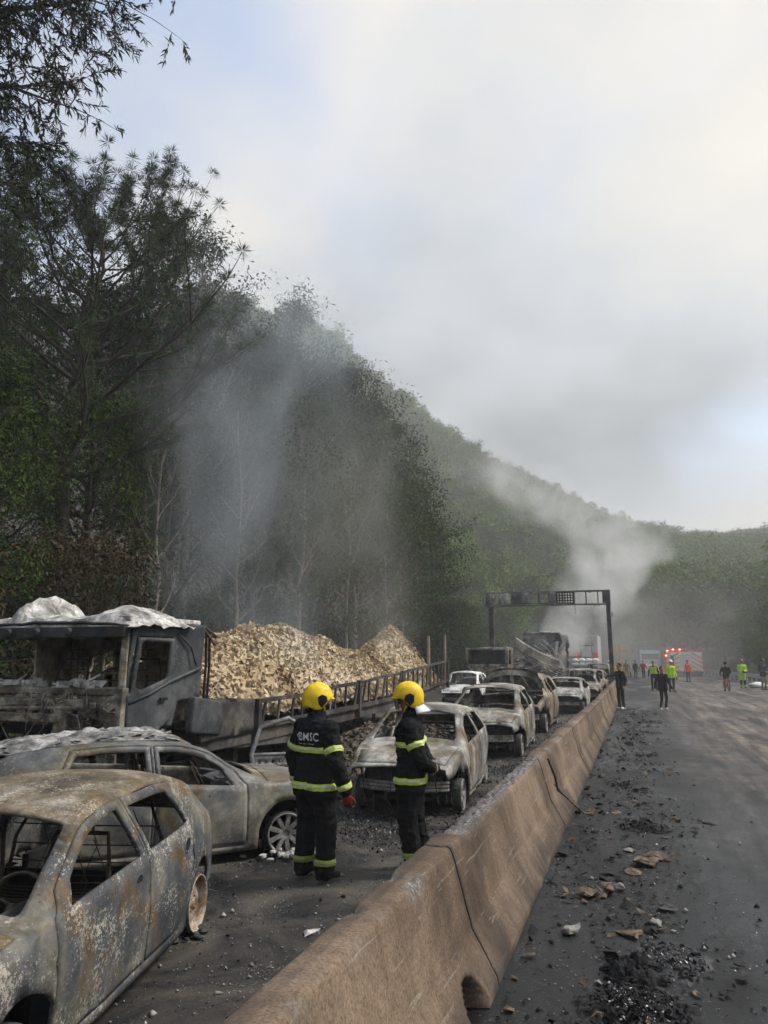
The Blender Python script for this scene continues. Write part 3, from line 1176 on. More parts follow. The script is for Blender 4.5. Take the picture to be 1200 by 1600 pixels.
def make_pine(loc):
    w, tips = grow(11, 12.4, 0.26, 0.40, 5.0, 54, up=0.75, sub=7, twig=3, prof=lambda q: math.sqrt(max(0, 1 - (0.94 * q)**2.2)) * 0.95, rise=0.05, sides=6, lean=(0.3, 0.2))
    rng = rngn(5)
    n = 66
    P = np.repeat(tips, n, 0)
    D = rng.normal(size=P.shape)
    D[:, 2] += 0.75
    V, Q = leaf_quads(P + D * 0.02, D, 0.24, 0.017, rng, 0.2)
    return tree_from('pine_tree', 'tall pine with a rounded crown of needle tufts behind the burnt cab', 'tree', w, V, Q, 'needle', 'bark', loc)


pine = make_pine((-14.6, 15.8, zat(-14.6, 15.8)))


def make_overhang():
    """leafy tree at the verge whose long limbs reach over the truck"""
    t = thing('willow_leaved_tree', 'slender leaved tree reaching bare dark limbs against the open sky', 'tree', (-12.4, 6.6, zat(-12.4, 6.6)))
    z0 = t.location.z
    rs = random.Random(21)
    mb = MB()
    pts = [Vector((0, 0, -0.3)), Vector((0.1, 0.2, 4)), Vector((0.2, 0.6, 8)), Vector((0.1, 0.8, 12)), Vector((-0.2, 1.0, 16)), Vector((-0.3, 1.2, 20))]
    mb.tube(pts, [0.3, 0.26, 0.22, 0.17, 0.11, 0.03], 9)
    tips = []
    limbs = [((0.1, 0.7, 11.5), (2.2, 4.6, 16.4 - z0), 0.09), ((0.1, 0.7, 11.5), (3.0, 4.4, 16.0 - z0), 0.06), ((0.15, 0.7, 10.4), (1.4, 4.6, 14.6 - z0), 0.06), ((0.15, 0.7, 10.0), (.9, 4.0, 12.6 - z0), 0.06), ((0.15, 0.7, 11.0), (2.6, 4.2, 17.3 - z0), 0.10), ((0.1, 0.8, 12.0), (3.4, 3.6, 15.2 - z0), 0.10), ((0, 0.9, 13.5), (1.8, 4.6, 19.5 - z0), 0.08),
             ((0.15, 0.7, 10.4), (1.9, 4.2, 13.6 - z0), 0.07), ((0, 1, 15), (2.0, 2.5, 19.0 - z0), 0.07), ((0, 0.8, 12), (-3, 2, 16), 0.08),
             ((0, 0.8, 13), (1, -3, 17), 0.08), ((0.15, 0.6, 9), (1.6, 3.4, 11.2 - z0), 0.06)]
    for a, b, r in limbs:
        a, b = Vector(a), Vector(b)
        L = (b - a).length
        lp = [a.lerp(b, k / 7) + Vector((rs.gauss(0, .10), rs.gauss(0, .10), 0.45 * math.sin(PI * k / 7) * 0.5 + rs.gauss(0, .08))) for k in range(8)]
        mb.tube(lp, [r * (1 - 0.85 * k / 7) for k in range(8)], 7, False)
        for s in range(17):
            u = 0.22 + 0.78 * (s + rs.random()) / 17
            k = min(6, int(u * 7))
            sp = lp[k].lerp(lp[k + 1], u * 7 - k)
            sd = ((b - a).normalized() * 0.6 + Vector((rs.gauss(0, .7), rs.gauss(0, .7), rs.gauss(-0.05, .6)))).normalized()
            bp = limb(sp, sd, L * rs.uniform(0.18, 0.34), -0.15, 0.22, 4, rs)
            mb.tube(bp, [0.016, 0.012, 0.009, 0.006, 0.003], 4, False)
            for w in range(4):
                q = bp[w].lerp(bp[w + 1], rs.random())
                dd = (bp[w + 1] - bp[w]).normalized()
                e = (dd + Vector((rs.gauss(0, .6), rs.gauss(0, .6), rs.gauss(-.1, .5)))).normalized()
                tw = limb(q, e, rs.uniform(0.35, 0.7), -0.25, 0.2, 3, rs)
                mb.tube(tw, [0.006, 0.005, 0.004, 0.002], 3, False)
                for v in range(13):
                    uu = v / 13 * 2.99
                    kk = int(uu)
                    tips.append((*tw[kk].lerp(tw[kk + 1], uu - kk), *(tw[kk + 1] - tw[kk]).normalized()))
    mb.obj('trunk', MATS['bark'], t, True)
    A = np.array(tips)
    rng = rngn(9)
    P = np.repeat(A[:, :3], 2, 0)
    D = np.repeat(A[:, 3:], 2, 0) * 0.9 + rng.normal(size=P.shape) * 0.55
    D[:, 2] -= 0.1
    V, Q = leaf_quads(P, D, 0.165, 0.036, rng, 0.3)
    link('crown', npmesh('crown', V, Q, MATS['leaf_dark']), t)


make_overhang()

# prototypes of the wood behind the trucks
w_, tp_ = grow(31, 12.5, 0.2, 0.18, 3.6, 30, up=0.6, sub=6, twig=3)
V_, Q_ = clump_leaves(tp_, 26, 0.30, 0.17, 0.062, 31)
G_WOOD = 'dark wood on the bank behind the trucks'
tA = tree_from('broadleaf_tree', 'dark dense broadleaf tree in the wood behind the burnt trucks', 'tree', w_, V_, Q_, 'leaf_dark', 'bark', (-18, 20, 0), G_WOOD)
w_, tp_ = grow(47, 13.5, 0.16, 0.30, 3.0, 26, up=0.9, sub=5, twig=3, rise=0.5)
V_, Q_ = clump_leaves(tp_, 15, 0.19, 0.15, 0.045, 47, droop=0.5)
tB = tree_from('slender_tree', 'slender open crowned tree standing up from the wood edge', 'tree', w_, V_, Q_, 'leaf_olive', 'bark_pale', (-18, 22, 0), 'slender trees along the wood edge')
w_, tp_ = grow(59, 10.5, 0.17, 0.12, 3.4, 28, up=0.4, sub=6, twig=3)
V_, Q_ = clump_leaves(tp_, 24, 0.31, 0.18, 0.066, 59)
tC = tree_from('broadleaf_tree', 'mid green bushy tree in the wood behind the burnt trucks', 'tree', w_, V_, Q_, 'leaf_mid', 'bark', (-18, 24, 0), G_WOOD)
w_, tp_ = grow(67, 12.0, 0.13, 0.22, 2.6, 20, up=0.8, sub=5, twig=3, rise=0.5)
V_, Q_ = clump_leaves(tp_, 2, 0.30, 0.17, 0.05, 67, droop=0.6)
tD = tree_from('scorched_tree', 'thin heat scorched tree with bare branches behind the paper load', 'tree', w_, V_, Q_, 'leaf_scorched', 'bark_pale', (-18, 26, 0), 'scorched trees behind the paper load')
# (prototype, x, y, scale, rot)
WOOD = [
    (tA, -15.5, 11.0, .62, .3), (tC, -13.6, 12.2, .66, 1.2), (tA, -18.5, 14.0, .60, 2.2), (tC, -14.2, 16.5, .70, 3.3), (tA, -16.2, 18.6, .88, 4.1),
    (tC, -13.8, 19.6, .86, 5.2), (tA, -15.0, 22.4, 1.0, .9), (tC, -13.2, 24.0, .95, 1.9), (tA, -17.5, 25.0, 1.0, 2.9), (tA, -14.6, 27.3, 1.05, 3.8),
    (tC, -13.0, 29.0, 1.05, 4.7), (tA, -16.6, 30.0, 1.08, 5.6), (tA, -14.0, 32.4, 1.12, .5), (tC, -13.0, 35.0, 1.15, 1.5), (tA, -16.5, 36.0, 1.15, 2.5),
    (tA, -14.2, 38.5, 1.12, 3.5), (tC, -12.8, 41.0, 1.10, 4.5), (tA, -16.2, 42.0, .95, 5.5), (tA, -14.0, 45.0, .82, .2), (tC, -12.9, 48.5, .90, 1.1),
    (tA, -17.0, 48.5, .8, 2.1), (tC, -13.6, 53.0, .55, 3.1), (tC, -12.6, 58.0, .42, 4.1), (tC, -13.4, 63.0, .45, 6.0),
    (tA, -22.0, 20.0, 1.15, 1.0), (tA, -21.0, 28.0, 1.0, 2.0), (tA, -22.0, 37.0, 1.0, 3.0), (tA, -22.0, 46.0, .85, 4.0), (tC, -13.0, 9.0, .6, 5.0), (tC, -15.6, 13.6, .66, 2.6), (tC, -17.5, 16.2, .72, 3.6), (tA, -20.0, 17.0, .80, 4.6), (tC, -19.5, 11.0, .62, .6), (tA, -17.5, 8.4, .60, 6.0),
    (tB, -14.6, 19.4, 1.08, .7), (tB, -15.0, 24.6, 1.04, 1.7), (tB, -14.6, 29.8, 1.22, 2.7), (tB, -15.2, 39.2, 1.22, 3.7), (tB, -13.6, 43.6, 1.10, 4.7), (tB, -14.4, 21.4, 1.12, 2.2), (tB, -15.2, 33.0, 1.05, 5.2),
    (tB, -12.6, 33.0, .9, .4), (tD, -12.4, 21.5, .80, 1.4), (tD, -12.2, 26.0, .85, 2.4), (tD, -12.0, 30.5, .90, 3.4), (tD, -12.2, 36.5, .85, 4.4), (tD, -12.4, 17.2, .7, 5.4), (tD, -12.3, 39.5, .9, 0.4),
]
_seen = set()
for pr, x, y, s, a in WOOD:
    loc = (x, y, zat(x, y))
    if id(pr) not in _seen:
        _seen.add(id(pr))
        pr.location, pr.rotation_euler.z, pr.scale = loc, a, (s,) * 3
    else:
        dup(pr, loc, a, s)


def make_undergrowth():
    """shrubs, vines and dead stalks on the bank"""
    rng = rngn(77)
    n = 2600
    y = rng.uniform(4, 66, n)
    x = -11.2 - rng.gamma(1.6, 1.7, n)
    z = height(x, y) + rng.uniform(0.1, 1.0, n) * (0.5 + 2.6 * rng.random(n)**2)
    V, Q = clump_leaves(np.stack([x, y, z], 1), 30, 0.33, 0.17, 0.06, 78)
    o = link('undergrowth', npmesh('undergrowth', V, Q, MATS['leaf_dark']))
    tag(o, 'tangled dark undergrowth and vines covering the roadside bank', 'undergrowth', kind='stuff')
    mb = MB()
    rs = random.Random(5)
    for k in range(420):
        xx, yy = -10.9 - rs.random()**1.5 * 3.2, rs.uniform(6, 60)
        p = Vector((xx, yy, zat(xx, yy)))
        lp = limb(p, (rs.gauss(0.1, .5), rs.gauss(0, .5), 1), rs.uniform(1.2, 4.5), rs.uniform(-0.9, .3), 0.22, 5, rs)
        mb.tube(lp, [0.014, 0.012, 0.010, 0.008, 0.006, 0.003], 3, False)
    o = mb.obj('dead_stalks', MATS['twig_grey'])
    tag(o, 'dry bent stalks and creepers tangled along the foot of the bank', 'stalks', kind='stuff')


make_undergrowth()


def make_shrub(name, label, loc, r, mat, seed, n=150, leaf=0.13, group=None):
    w, tips = grow(seed, r[2] * 1.5, 0.05, 0.05, r[0], 22, up=0.5, sub=5, twig=3, rise=0.3)
    V, Q = clump_leaves(tips, 16, 0.24, leaf, leaf * 0.38, seed)
    return tree_from(name, label, 'shrub', w, V, Q, mat, 'bark', loc, group, 'foliage')


make_shrub('scorched_shrub', 'large brown scorched shrub behind the burnt cab roof', (-11.6, 13.6, zat(-11.6, 13.6)), (2.0, 2, 2.6), 'leaf_scorched', 91)
make_shrub('scorched_shrub', 'brown scorched creeper mound at the far end of the cab', (-12.2, 10.2, zat(-12.2, 10.2)), (1.5, 1.5, 3.2), 'leaf_scorched', 93)
make_shrub('roadside_shrub', 'grey green shrub beside the tail of the paper trailer', (-11.4, 44.0, zat(-11.4, 44)), (2.2, 2, 3.0), 'leaf_olive', 95)
make_shrub('roadside_shrub', 'rounded green shrub standing left of the road gantry', (-11.8, 52.0, zat(-11.8, 52)), (2.4, 2, 3.4), 'leaf_mid', 97)

# ---------------------------------------------------------------- trees on the slope beyond
w_, tp_ = grow(131, 8.5, 0.22, 0.30, 4.6, 20, up=0.5, sub=6, twig=3, prof=lambda q: 0.55 + 0.45 * math.sin(PI * min(1, q * 0.9 + 0.1)), rise=0.25)
V_, Q_ = clump_leaves(tp_, 16, 0.42, 0.44, 0.24, 131, flat=0.5)
G_SL = 'trees on the slope beyond the gantry'
hA = tree_from('hillside_tree', 'spreading green tree on the slope beyond the gantry', 'tree', w_, V_, Q_, 'leaf_bright', 'bark', (-30, 115, 0), G_SL)
w_, tp_ = grow(137, 9.5, 0.22, 0.22, 3.8, 22, up=0.6, sub=6, twig=3, rise=0.3)
V_, Q_ = clump_leaves(tp_, 16, 0.42, 0.44, 0.24, 137, flat=0.6)
hB = tree_from('hillside_tree', 'rounded grey green tree on the slope beyond the gantry', 'tree', w_, V_, Q_, 'leaf_hill', 'bark', (-30, 120, 0), G_SL)
rngT = rngn(12)
cnt = 0
for k in range(90):
    az = R(rngT.uniform(-17.5, 8.5))
    r = rngT.uniform(104, 165)
    x, y = r * math.sin(az), r * math.cos(az)
    pr = hA if rngT.random() < (0.65 if az < R(-7) else 0.15) else hB
    s = rngT.uniform(0.75, 1.35)
    loc = (x, y, zat(x, y))
    if id(pr) not in _seen:
        _seen.add(id(pr))
        pr.location, pr.scale = loc, (s,) * 3
    else:
        dup(pr, loc, rngT.uniform(0, 6.28), s)


def make_forest():
    """the wooded mountain: one mass, crowns placed as instances of the slope trees"""
    rng = rngn(33)
    P, S, Rr, I = [], [], [], []
    n = 2300
    az = np.radians(rng.uniform(-34, 20, n))
    r = np.sqrt(rng.uniform(150**2, 400**2, n))
    x, y = r * np.sin(az), r * np.cos(az)
    keep = r < _rid_r(az) + 25
    x, y, r = x[keep], y[keep], r[keep]
    z = height(x, y) - 1.2
    V = np.stack([x, y, z], 1)
    me = bpy.data.meshes.new('hillside_forest')
    me.vertices.add(len(V))
    me.vertices.foreach_set('co', V.astype(np.float32).ravel())
    for nm, dat in (('sc', rng.uniform(0.8, 1.5, len(V))), ('rz', rng.uniform(0, 6.28, len(V)))):
        a = me.attributes.new(nm, 'FLOAT', 'POINT')
        a.data.foreach_set('value', dat.astype(np.float32))
    a = me.attributes.new('pick', 'INT', 'POINT')
    a.data.foreach_set('value', (rng.random(len(V)) < 0.6).astype(np.int32))
    o = link('hillside_forest', me)
    tag(o, 'dense green forest covering the whole mountainside', 'forest', kind='stuff')
    ng = bpy.data.node_groups.new('scatter_crowns', 'GeometryNodeTree')
    ng.interface.new_socket('Geometry', in_out='INPUT', socket_type='NodeSocketGeometry')
    ng.interface.new_socket('Geometry', in_out='OUTPUT', socket_type='NodeSocketGeometry')
    nn, ll = ng.nodes, ng.links
    gi, go = nn.new('NodeGroupInput'), nn.new('NodeGroupOutput')
    m2p = nn.new('GeometryNodeMeshToPoints')
    ll.new(gi.outputs[0], m2p.inputs[0])
    join = nn.new('GeometryNodeJoinGeometry')

    def attr(nm, typ='FLOAT'):
        q = nn.new('GeometryNodeInputNamedAttribute')
        q.data_type = typ
        q.inputs[0].default_value = nm
        return q
    sc, rz, pk = attr('sc'), attr('rz'), attr('pick', 'INT')
    cx = nn.new('ShaderNodeCombineXYZ')
    ll.new(rz.outputs[0], cx.inputs[2])
    for v, tr in enumerate((hA, hB)):
        crown = [c for c in tr.children if c.name.startswith('crown')][0]
        oi = nn.new('GeometryNodeObjectInfo')
        oi.inputs[0].default_value = crown
        oi.transform_space = 'ORIGINAL'
        oi.inputs['As Instance'].default_value = True
        cmp_ = nn.new('FunctionNodeCompare')
        cmp_.data_type = 'INT'
        cmp_.operation = 'EQUAL'
        ll.new(pk.outputs[0], cmp_.inputs[2])
        cmp_.inputs[3].default_value = v
        ip = nn.new('GeometryNodeInstanceOnPoints')
        ll.new(m2p.outputs[0], ip.inputs['Points'])
        ll.new(cmp_.outputs[0], ip.inputs['Selection'])
        ll.new(oi.outputs['Geometry'], ip.inputs['Instance'])
        ll.new(cx.outputs[0], ip.inputs['Rotation'])
        ll.new(sc.outputs[0], ip.inputs['Scale'])
        ll.new(ip.outputs[0], join.inputs[0])
    ll.new(join.outputs[0], go.inputs[0])
    md = o.modifiers.new('scatter', 'NODES')
    md.node_group = ng


make_forest()

# trees on the right verge behind the guard rail
G_R = 'trees behind the guard rail'
for k, (x, y, s) in enumerate([(14.5, 66, .62), (16.5, 74, .75), (14.0, 82, .7), (18.5, 84, .95), (13.5, 92, .72), (17.5, 96, 1.0), (21, 76, .9), (22, 92, 1.05), (12.0, 101, .7), (19, 104, 1.0), (12.5, 72, .42), (12.0, 86, .45), (11.6, 78, .35)]):
    dup(hB, (x, y, zat(x, y)), k * 1.3, s, 'hazy olive tree crowding the verge behind the guard rail', G_R)


def make_palm_like():
    """thin trunked pioneer tree with flat layers of big divided leaves"""
    t = thing('layered_tree', 'thin stemmed tree with flat tiers of large drooping leaves behind the guard rail', 'tree', (15.2, 78, zat(15.2, 78)))
    rs = random.Random(8)
    mb = MB()
    pts = [Vector((0, 0, -0.3)), Vector((0.1, 0, 4)), Vector((-0.1, 0.1, 8)), Vector((0.1, 0.1, 12.2))]
    mb.tube(pts, [0.16, 0.13, 0.10, 0.06], 8)
    P, D = [], []
    for i in range(16):
        z = 5.5 + 7.0 * i / 15
        a = i * 2.4
        L = rs.uniform(2.0, 3.4) * (1 - 0.35 * i / 15)
        lp = limb((0, 0, z), (math.cos(a), math.sin(a), 0.45), L, -0.1, 0.08, 4, rs)
        mb.tube(lp, [0.05, 0.04, 0.03, 0.025, 0.02], 5, False)
        for q in range(46):
            b = rs.random() * 2 * PI
            f = rs.random()**0.4
            c = lp[-1] if q % 3 else lp[3]
            P.append((c.x + math.cos(b) * f * 0.9, c.y + math.sin(b) * f * 0.9, c.z + 0.15 - 0.3 * f))
            D.append((math.cos(b), math.sin(b), -0.35))
    mb.obj('trunk', MATS['bark_pale'], t, True)
    V, Q = leaf_quads(np.array(P), np.array(D), 0.75, 0.22, rngn(3), 0.35)
    link('crown', npmesh('crown', V, Q, MATS['leaf_bright']), t)


make_palm_like()


# ------------------------------------------------------------------ guard rail
def make_guardrail():
    t = thing('guard_rail', 'galvanised double beam guard rail along the outer shoulder', 'guard rail', (0, 0, 0))
    line = [Vector((9.9, 44, 0)), Vector((9.55, 55, 0)), Vector((9.1, 64, 0)), Vector((8.6, 74, 0)), Vector((7.9, 85, 0)), Vector((7.1, 97, 0))]
    prof = [(0, -0.15), (0.03, -0.13), (0.03, -0.07), (0.0, -0.04), (0.0, 0.04), (0.03, 0.07), (0.03, 0.13), (0, 0.15)]
    rows = []
    for p in line:
        rows.append([(p.x - d, p.y, 0.62 + z) for d, z in prof])
    mb = MB()
    mb.grid(rows)
    solid(mb.obj('beam', MATS['galvanised'], t), 0.004)
    for i in range(27):
        s = i / 26 * (len(line) - 1.0001)
        k = int(s)
        p = line[k].lerp(line[k + 1], s - k)
        m = MB()
        m.box((p.x + 0.09, p.y, 0.36), (0.10, 0.14, 0.80))
        m.box((p.x + 0.03, p.y, 0.62), (0.05, 0.10, 0.18))
        m.obj('post', MATS['galvanised'], t)


make_guardrail()
# ------------------------------------------------------------------ burnt cars
class Car:
    """lofted car skin: (x, s) -> point; s 0..1 body side, 1..2 greenhouse, 2..3 top to the centre, mirrored to 6"""

    def __init__(c, xr, xf, W, sill, belt, top, cowl, roof_f, roof_r, tail_base, railw, wf, wr, R_arch=0.33, seed=1, dent=0.010, torn=0):
        c.xr, c.xf, c.W, c.sill, c.cowl, c.roof_f, c.roof_r, c.tail_base = xr, xf, W, sill, cowl, roof_f, roof_r, tail_base
        c.belt = interp(*zip(*belt))
        c.top = interp(*zip(*top))
        c.railw = railw
        c.wf, c.wr, c.Ra = wf, wr, R_arch
        c.seed, c.dent, c.torn = seed, dent, torn

    def halfw(c, x):
        e = np.maximum(0, np.abs((2 * x - c.xr - c.xf) / (c.xf - c.xr)))
        return c.W * (1 - 0.16 * np.maximum(0, e - 0.35)**2.2 / 0.65**2.2)

    def P(c, x, s):
        x, s = np.asarray(x, float), np.asarray(s, float)
        sg = np.where(s > 3, -1.0, 1.0)
        s = np.where(s > 3, 6 - s, s)
        w = c.halfw(x)
        zb, zt = c.belt(x), c.top(x)
        green = np.clip((zt - zb - 0.07) / 0.35, 0, 1)          # 0 on the bonnet, 1 at the roof
        crown = 0.055 + 0.02 * (1 - green)
        zr = np.maximum(zt - crown, zb + 0.012)
        wr = w - 0.05 - (c.W - c.railw - 0.05) * green**0.8 - 0.03 * (1 - green)
        t0 = np.clip(s, 0, 1)
        z0 = c.sill + (zb - c.sill) * t0
        y0 = w * (0.955 + 0.045 * np.sin(np.clip(t0 / 0.62, 0, 1) * PI / 2)) - 0.045 * np.clip((t0 - 0.62) / 0.38, 0, 1)**2
        y0 = y0 - 0.012 * np.exp(-((t0 - 0.70) / 0.05)**2)      # crease line
        t1 = np.clip(s - 1, 0, 1)
        ys = w - 0.045
        y1 = ys + (wr - ys) * (t1 + 0.10 * np.sin(PI * t1) * -1)
        z1 = zb + (zr - zb) * t1
        t2 = np.clip(s - 2, 0, 1)
        y2 = wr * (1 - t2)
        z2 = zr + (zt - zr) * (1 - (1 - t2)**2.4)
        y = np.where(s <= 1, y0, np.where(s <= 2, y1, y2))
        z = np.where(s <= 1, z0, np.where(s <= 2, z1, z2))
        return np.stack([x + 0 * y, y * sg, z], -1)

    def s_of_z(c, x, z):
        return np.clip((z - c.sill) / (c.belt(x) - c.sill), 0, 1)

    def gh(c, x):
        zb, zt = c.belt(x), c.top(x)
        return max(0.02, zt - 0.055 - zb)

    def arch(c, xc, side):
        """arch outline points (x, s) from rear to front"""
        pts = []
        zc = c.Ra * 0.74
        for k in range(17):
            a = PI - PI * k / 16
            x = xc + c.Ra * math.cos(a)
            z = zc + c.Ra * math.sin(a) * 0.98
            pts.append((x, float(c.s_of_z(x, z))))
        pts[0] = (pts[0][0], 0.0)
        pts[-1] = (pts[-1][0], 0.0)
        return pts if side > 0 else [(x, 6 - s) for x, s in pts]

    def outline(c):
        if c.torn:          # front wing burnt and torn away below the bonnet line
            q = c.arch(c.wf, 1)[:c.torn] + [(c.wf + .22, .70), (c.wf + .36, .82), (c.wf + .50, .74), (c.xf, .80)]
            p = [(c.xr, 0)] + c.arch(c.wr, 1) + q + [(c.xf, 1), (c.xf, 2), (c.xf, 4), (c.xf, 5)] + [(x, 6 - s) for x, s in q][::-1]
        else:
            p = [(c.xr, 0)] + c.arch(c.wr, 1) + c.arch(c.wf, 1) + [(c.xf, 0), (c.xf, 1), (c.xf, 2), (c.xf, 4), (c.xf, 5), (c.xf, 6)]
            p += c.arch(c.wf, -1)[::-1]
        p += c.arch(c.wr, -1)[::-1] + [(c.xr, 6), (c.xr, 5), (c.xr, 4), (c.xr, 2), (c.xr, 1)]
        return p

    KS = 0.42       # metres per unit of s for isotropic triangles

    def build(c, outer, holes, step):
        k = c.KS
        v2, T = sheet([(x, s * k) for x, s in outer], [[(x, s * k) for x, s in h] for h in holes], step)
        P = c.P(v2[:, 0], v2[:, 1] / k)
        if c.dent:
            for i in range(len(P)):
                p = P[i]
                d = fbm((p[0] + c.seed * 7, p[1] * 0.8, p[2]), 1.7, 3) * c.dent
                P[i, 1] += d * (1 if p[1] > 0 else -1)
                P[i, 2] += d * 0.8 * (p[2] > 0.5)
        # orient outwards
        a, b, d = P[T[:, 0]], P[T[:, 1]], P[T[:, 2]]
        nrm = np.cross(b - a, d - a)
        ctr = (a + b + d) / 3 - np.array([0.0, 0, 0.55])
        ctr[:, 0] *= 0.2
        T = np.where(((nrm * ctr).sum(1) < 0)[:, None], T[:, ::-1], T)
        return P, T

    def mirror(c, poly):
        return [(x, 6 - s) for x, s in poly][::-1]

    def side_shapes(c, spec):
        """door and window outlines in (x, s) for one side; spec = list of dicts"""
        doors = []
        for d in spec:
            x0, x1 = d['x0'], d['x1']              # rear, front at belt
            t0, t1 = d['t0'], d['t1']              # rear, front at roof rail
            lo = d.get('lo', 0.10)
            rim = d.get('rim', 0.055)

            def up(x, m):
                return 2 - m / c.gh(x)
            n = 9
            topd = [(t1 + (t0 - t1) * i / n, min(1.97, up(t1 + (t0 - t1) * i / n, 0.02))) for i in range(n + 1)]
            poly = [(x0 + d.get('kick', 0), lo), (x1, lo), (x1, 1.0)]
            if d.get('fp'):                        # slanted front edge along the pillar
                xs = np.linspace(x1, t1, 6)[1:-1]
                poly += [(x, max(1.02, up(x, 0.02))) for x in xs]
            poly += topd + [(x0, 1.0)]
            if 'kick' in d:
                poly += [(x0, 0.62), (x0 + d['kick'] * 0.55, 0.40)]
            # window
            wx0, wx1 = x0 + rim, x1 - rim - d.get('wf', 0)
            wt0, wt1 = t0 + rim, t1 - rim
            topw = [(wt1 + (wt0 - wt1) * i / n, max(1.12, up(wt1 + (wt0 - wt1) * i / n, 0.02 + rim))) for i in range(n + 1)]
            win = [(wx0, 1.03), (wx1, 1.03)]
            if d.get('fp'):
                xs = np.linspace(wx1, wt1, 6)[1:-1]
                win += [(x, max(1.06, up(x, 0.02 + rim * 1.15))) for x in xs]
            win += topw
            win = roundpoly(win, 0.035, 3)
            doors.append((poly, win))
        return doors


def shrink(poly, d):
    A = np.array(poly, float)
    c = A.mean(0)
    n = len(A)
    out = []
    ar = 0.5 * np.sum(A[:, 0] * np.roll(A[:, 1], -1) - np.roll(A[:, 0], -1) * A[:, 1])
    sg = 1 if ar > 0 else -1
    for i in range(n):
        e0, e1 = A[i] - A[i - 1], A[(i + 1) % n] - A[i]
        n0 = np.array([-e0[1], e0[0]]) / (np.linalg.norm(e0) + 1e-9)
        n1 = np.array([-e1[1], e1[0]]) / (np.linalg.norm(e1) + 1e-9)
        m = n0 + n1
        m /= max(np.linalg.norm(m), 0.3)
        out.append(tuple(A[i] + sg * m * d))
    return out


def alloy_rim(parent, r, w, spokes, mat, side, twin=False, name='rim'):
    """alloy wheel centred on local origin, axle along Y"""
    M = Matrix.Rotation(R(90) * side, 4, 'Z')
    mb = MB()
    mb.lathe([(r * 0.93, -w / 2), (r, -w / 2), (r, -w * 0.42), (r * 0.90, -w * 0.36), (r * 0.86, 0), (r * 0.90, w * 0.36), (r, w * 0.42), (r, w / 2), (r * 0.94, w / 2), (r * 0.88, w * 0.30)], 30, M)
    mb.lathe([(0.001, w * 0.30), (r * 0.20, w * 0.30), (r * 0.24, w * 0.22), (r * 0.24, 0)], 16, M)
    for k in range(spokes):
        a = 2 * PI * k / spokes
        offs = (-0.14, 0.14) if twin else (0,)
        for o in offs:
            ca, sa = math.cos(a + o * 0.3), math.sin(a + o * 0.3)
            cb, sb = math.cos(a + o), math.sin(a + o)
            p0 = M @ Vector((w * 0.27, ca * r * 0.18, sa * r * 0.18))
            p1 = M @ Vector((w * 0.33, cb * r * 0.9, sb * r * 0.9))
            ax = M @ Vector((1, 0, 0))
            mb.bar(p0, p1, r * (0.13 if twin else 0.22), 0.025, up=ax)
    return mb.obj(name, mat, parent, False, 0.004)


def steel_rim(parent, r, w, mat, side):
    M = Matrix.Rotation(R(90) * side, 4, 'Z')
    mb = MB()
    mb.lathe([(r * 0.93, -w / 2), (r, -w / 2), (r, -w * 0.42), (r * 0.88, -w * 0.36), (r * 0.86, w * 0.3), (r, w * 0.42), (r, w / 2), (r * 0.95, w / 2), (r * 0.90, w * 0.34),
              (r * 0.86, w * 0.10), (r * 0.70, w * 0.06), (r * 0.55, w * 0.18), (r * 0.40, w * 0.20), (r * 0.22, w * 0.10), (r * 0.20, w * 0.24), (0.002, w * 0.26)], 32, M)
    for k in range(4):
        a = PI / 4 + k * PI / 2
        p = M @ Vector((w * 0.12, math.cos(a) * r * 0.3, math.sin(a) * r * 0.3))
        q = M @ Vector((w * 0.22, math.cos(a) * r * 0.3, math.sin(a) * r * 0.3))
        mb.tube([p, q], 0.012, 6)
    return mb.obj('rim', mat, parent, True)


def seat_frame(parent, loc, rot=0.0, w=0.44, mat=None):
    mb = MB()
    mb.tube([(-.02, -w / 2, 0.22), (-.10, -w / 2, .55), (-.15, -w / 2 * .8, .78), (-.15, w / 2 * .8, .78), (-.10, w / 2, .55), (-.02, w / 2, .22)], .016, 6)
    for k in range(4):
        z = .30 + .11 * k + .02 * math.sin(k * 5)
        mb.tube([(-.02 - .1 * (z - .2), -w / 2, z), (-.04 - .1 * (z - .2), 0, z - .012), (-.02 - .1 * (z - .2), w / 2, z)], .005, 4)
    for k in range(3):
        y = -w / 2 + w * (k + .5) / 3
        mb.tube([(-.03, y, .25), (-.08, y + .09, .5), (-.14, y - .06, .74)], .004, 4)
    mb.tube([(-.02, -w / 2, .22), (.42, -w / 2, .25), (.44, w / 2, .25), (-.02, w / 2, .22)], .018, 6)
    for k in range(6):
        x = .04 + .07 * k
        mb.tube([(x, -w / 2, .235), (x + .02, 0, .22), (x, w / 2, .235)], .005, 4)
    for y in (-w / 2 + .03, w / 2 - .03):
        mb.bar((-.05, y, .05), (.4, y, .05), .04, .03)
        mb.bar((.05, y, .05), (.05, y, .24), .03, .03)
        mb.bar((.32, y, .05), (.32, y, .25), .03, .03)
    for y in (-.07, .07):
        mb.tube([(-.15, y, .77), (-.17, y, .90)], .007, 5)
    mb.tube([(-.17, -.09, .9), (-.17, .09, .9)], .009, 5)
    o = mb.obj('seat_frame', mat or MATS['spring_wire'], parent)
    o.location = loc
    o.rotation_euler = (0, 0, rot)
    return o


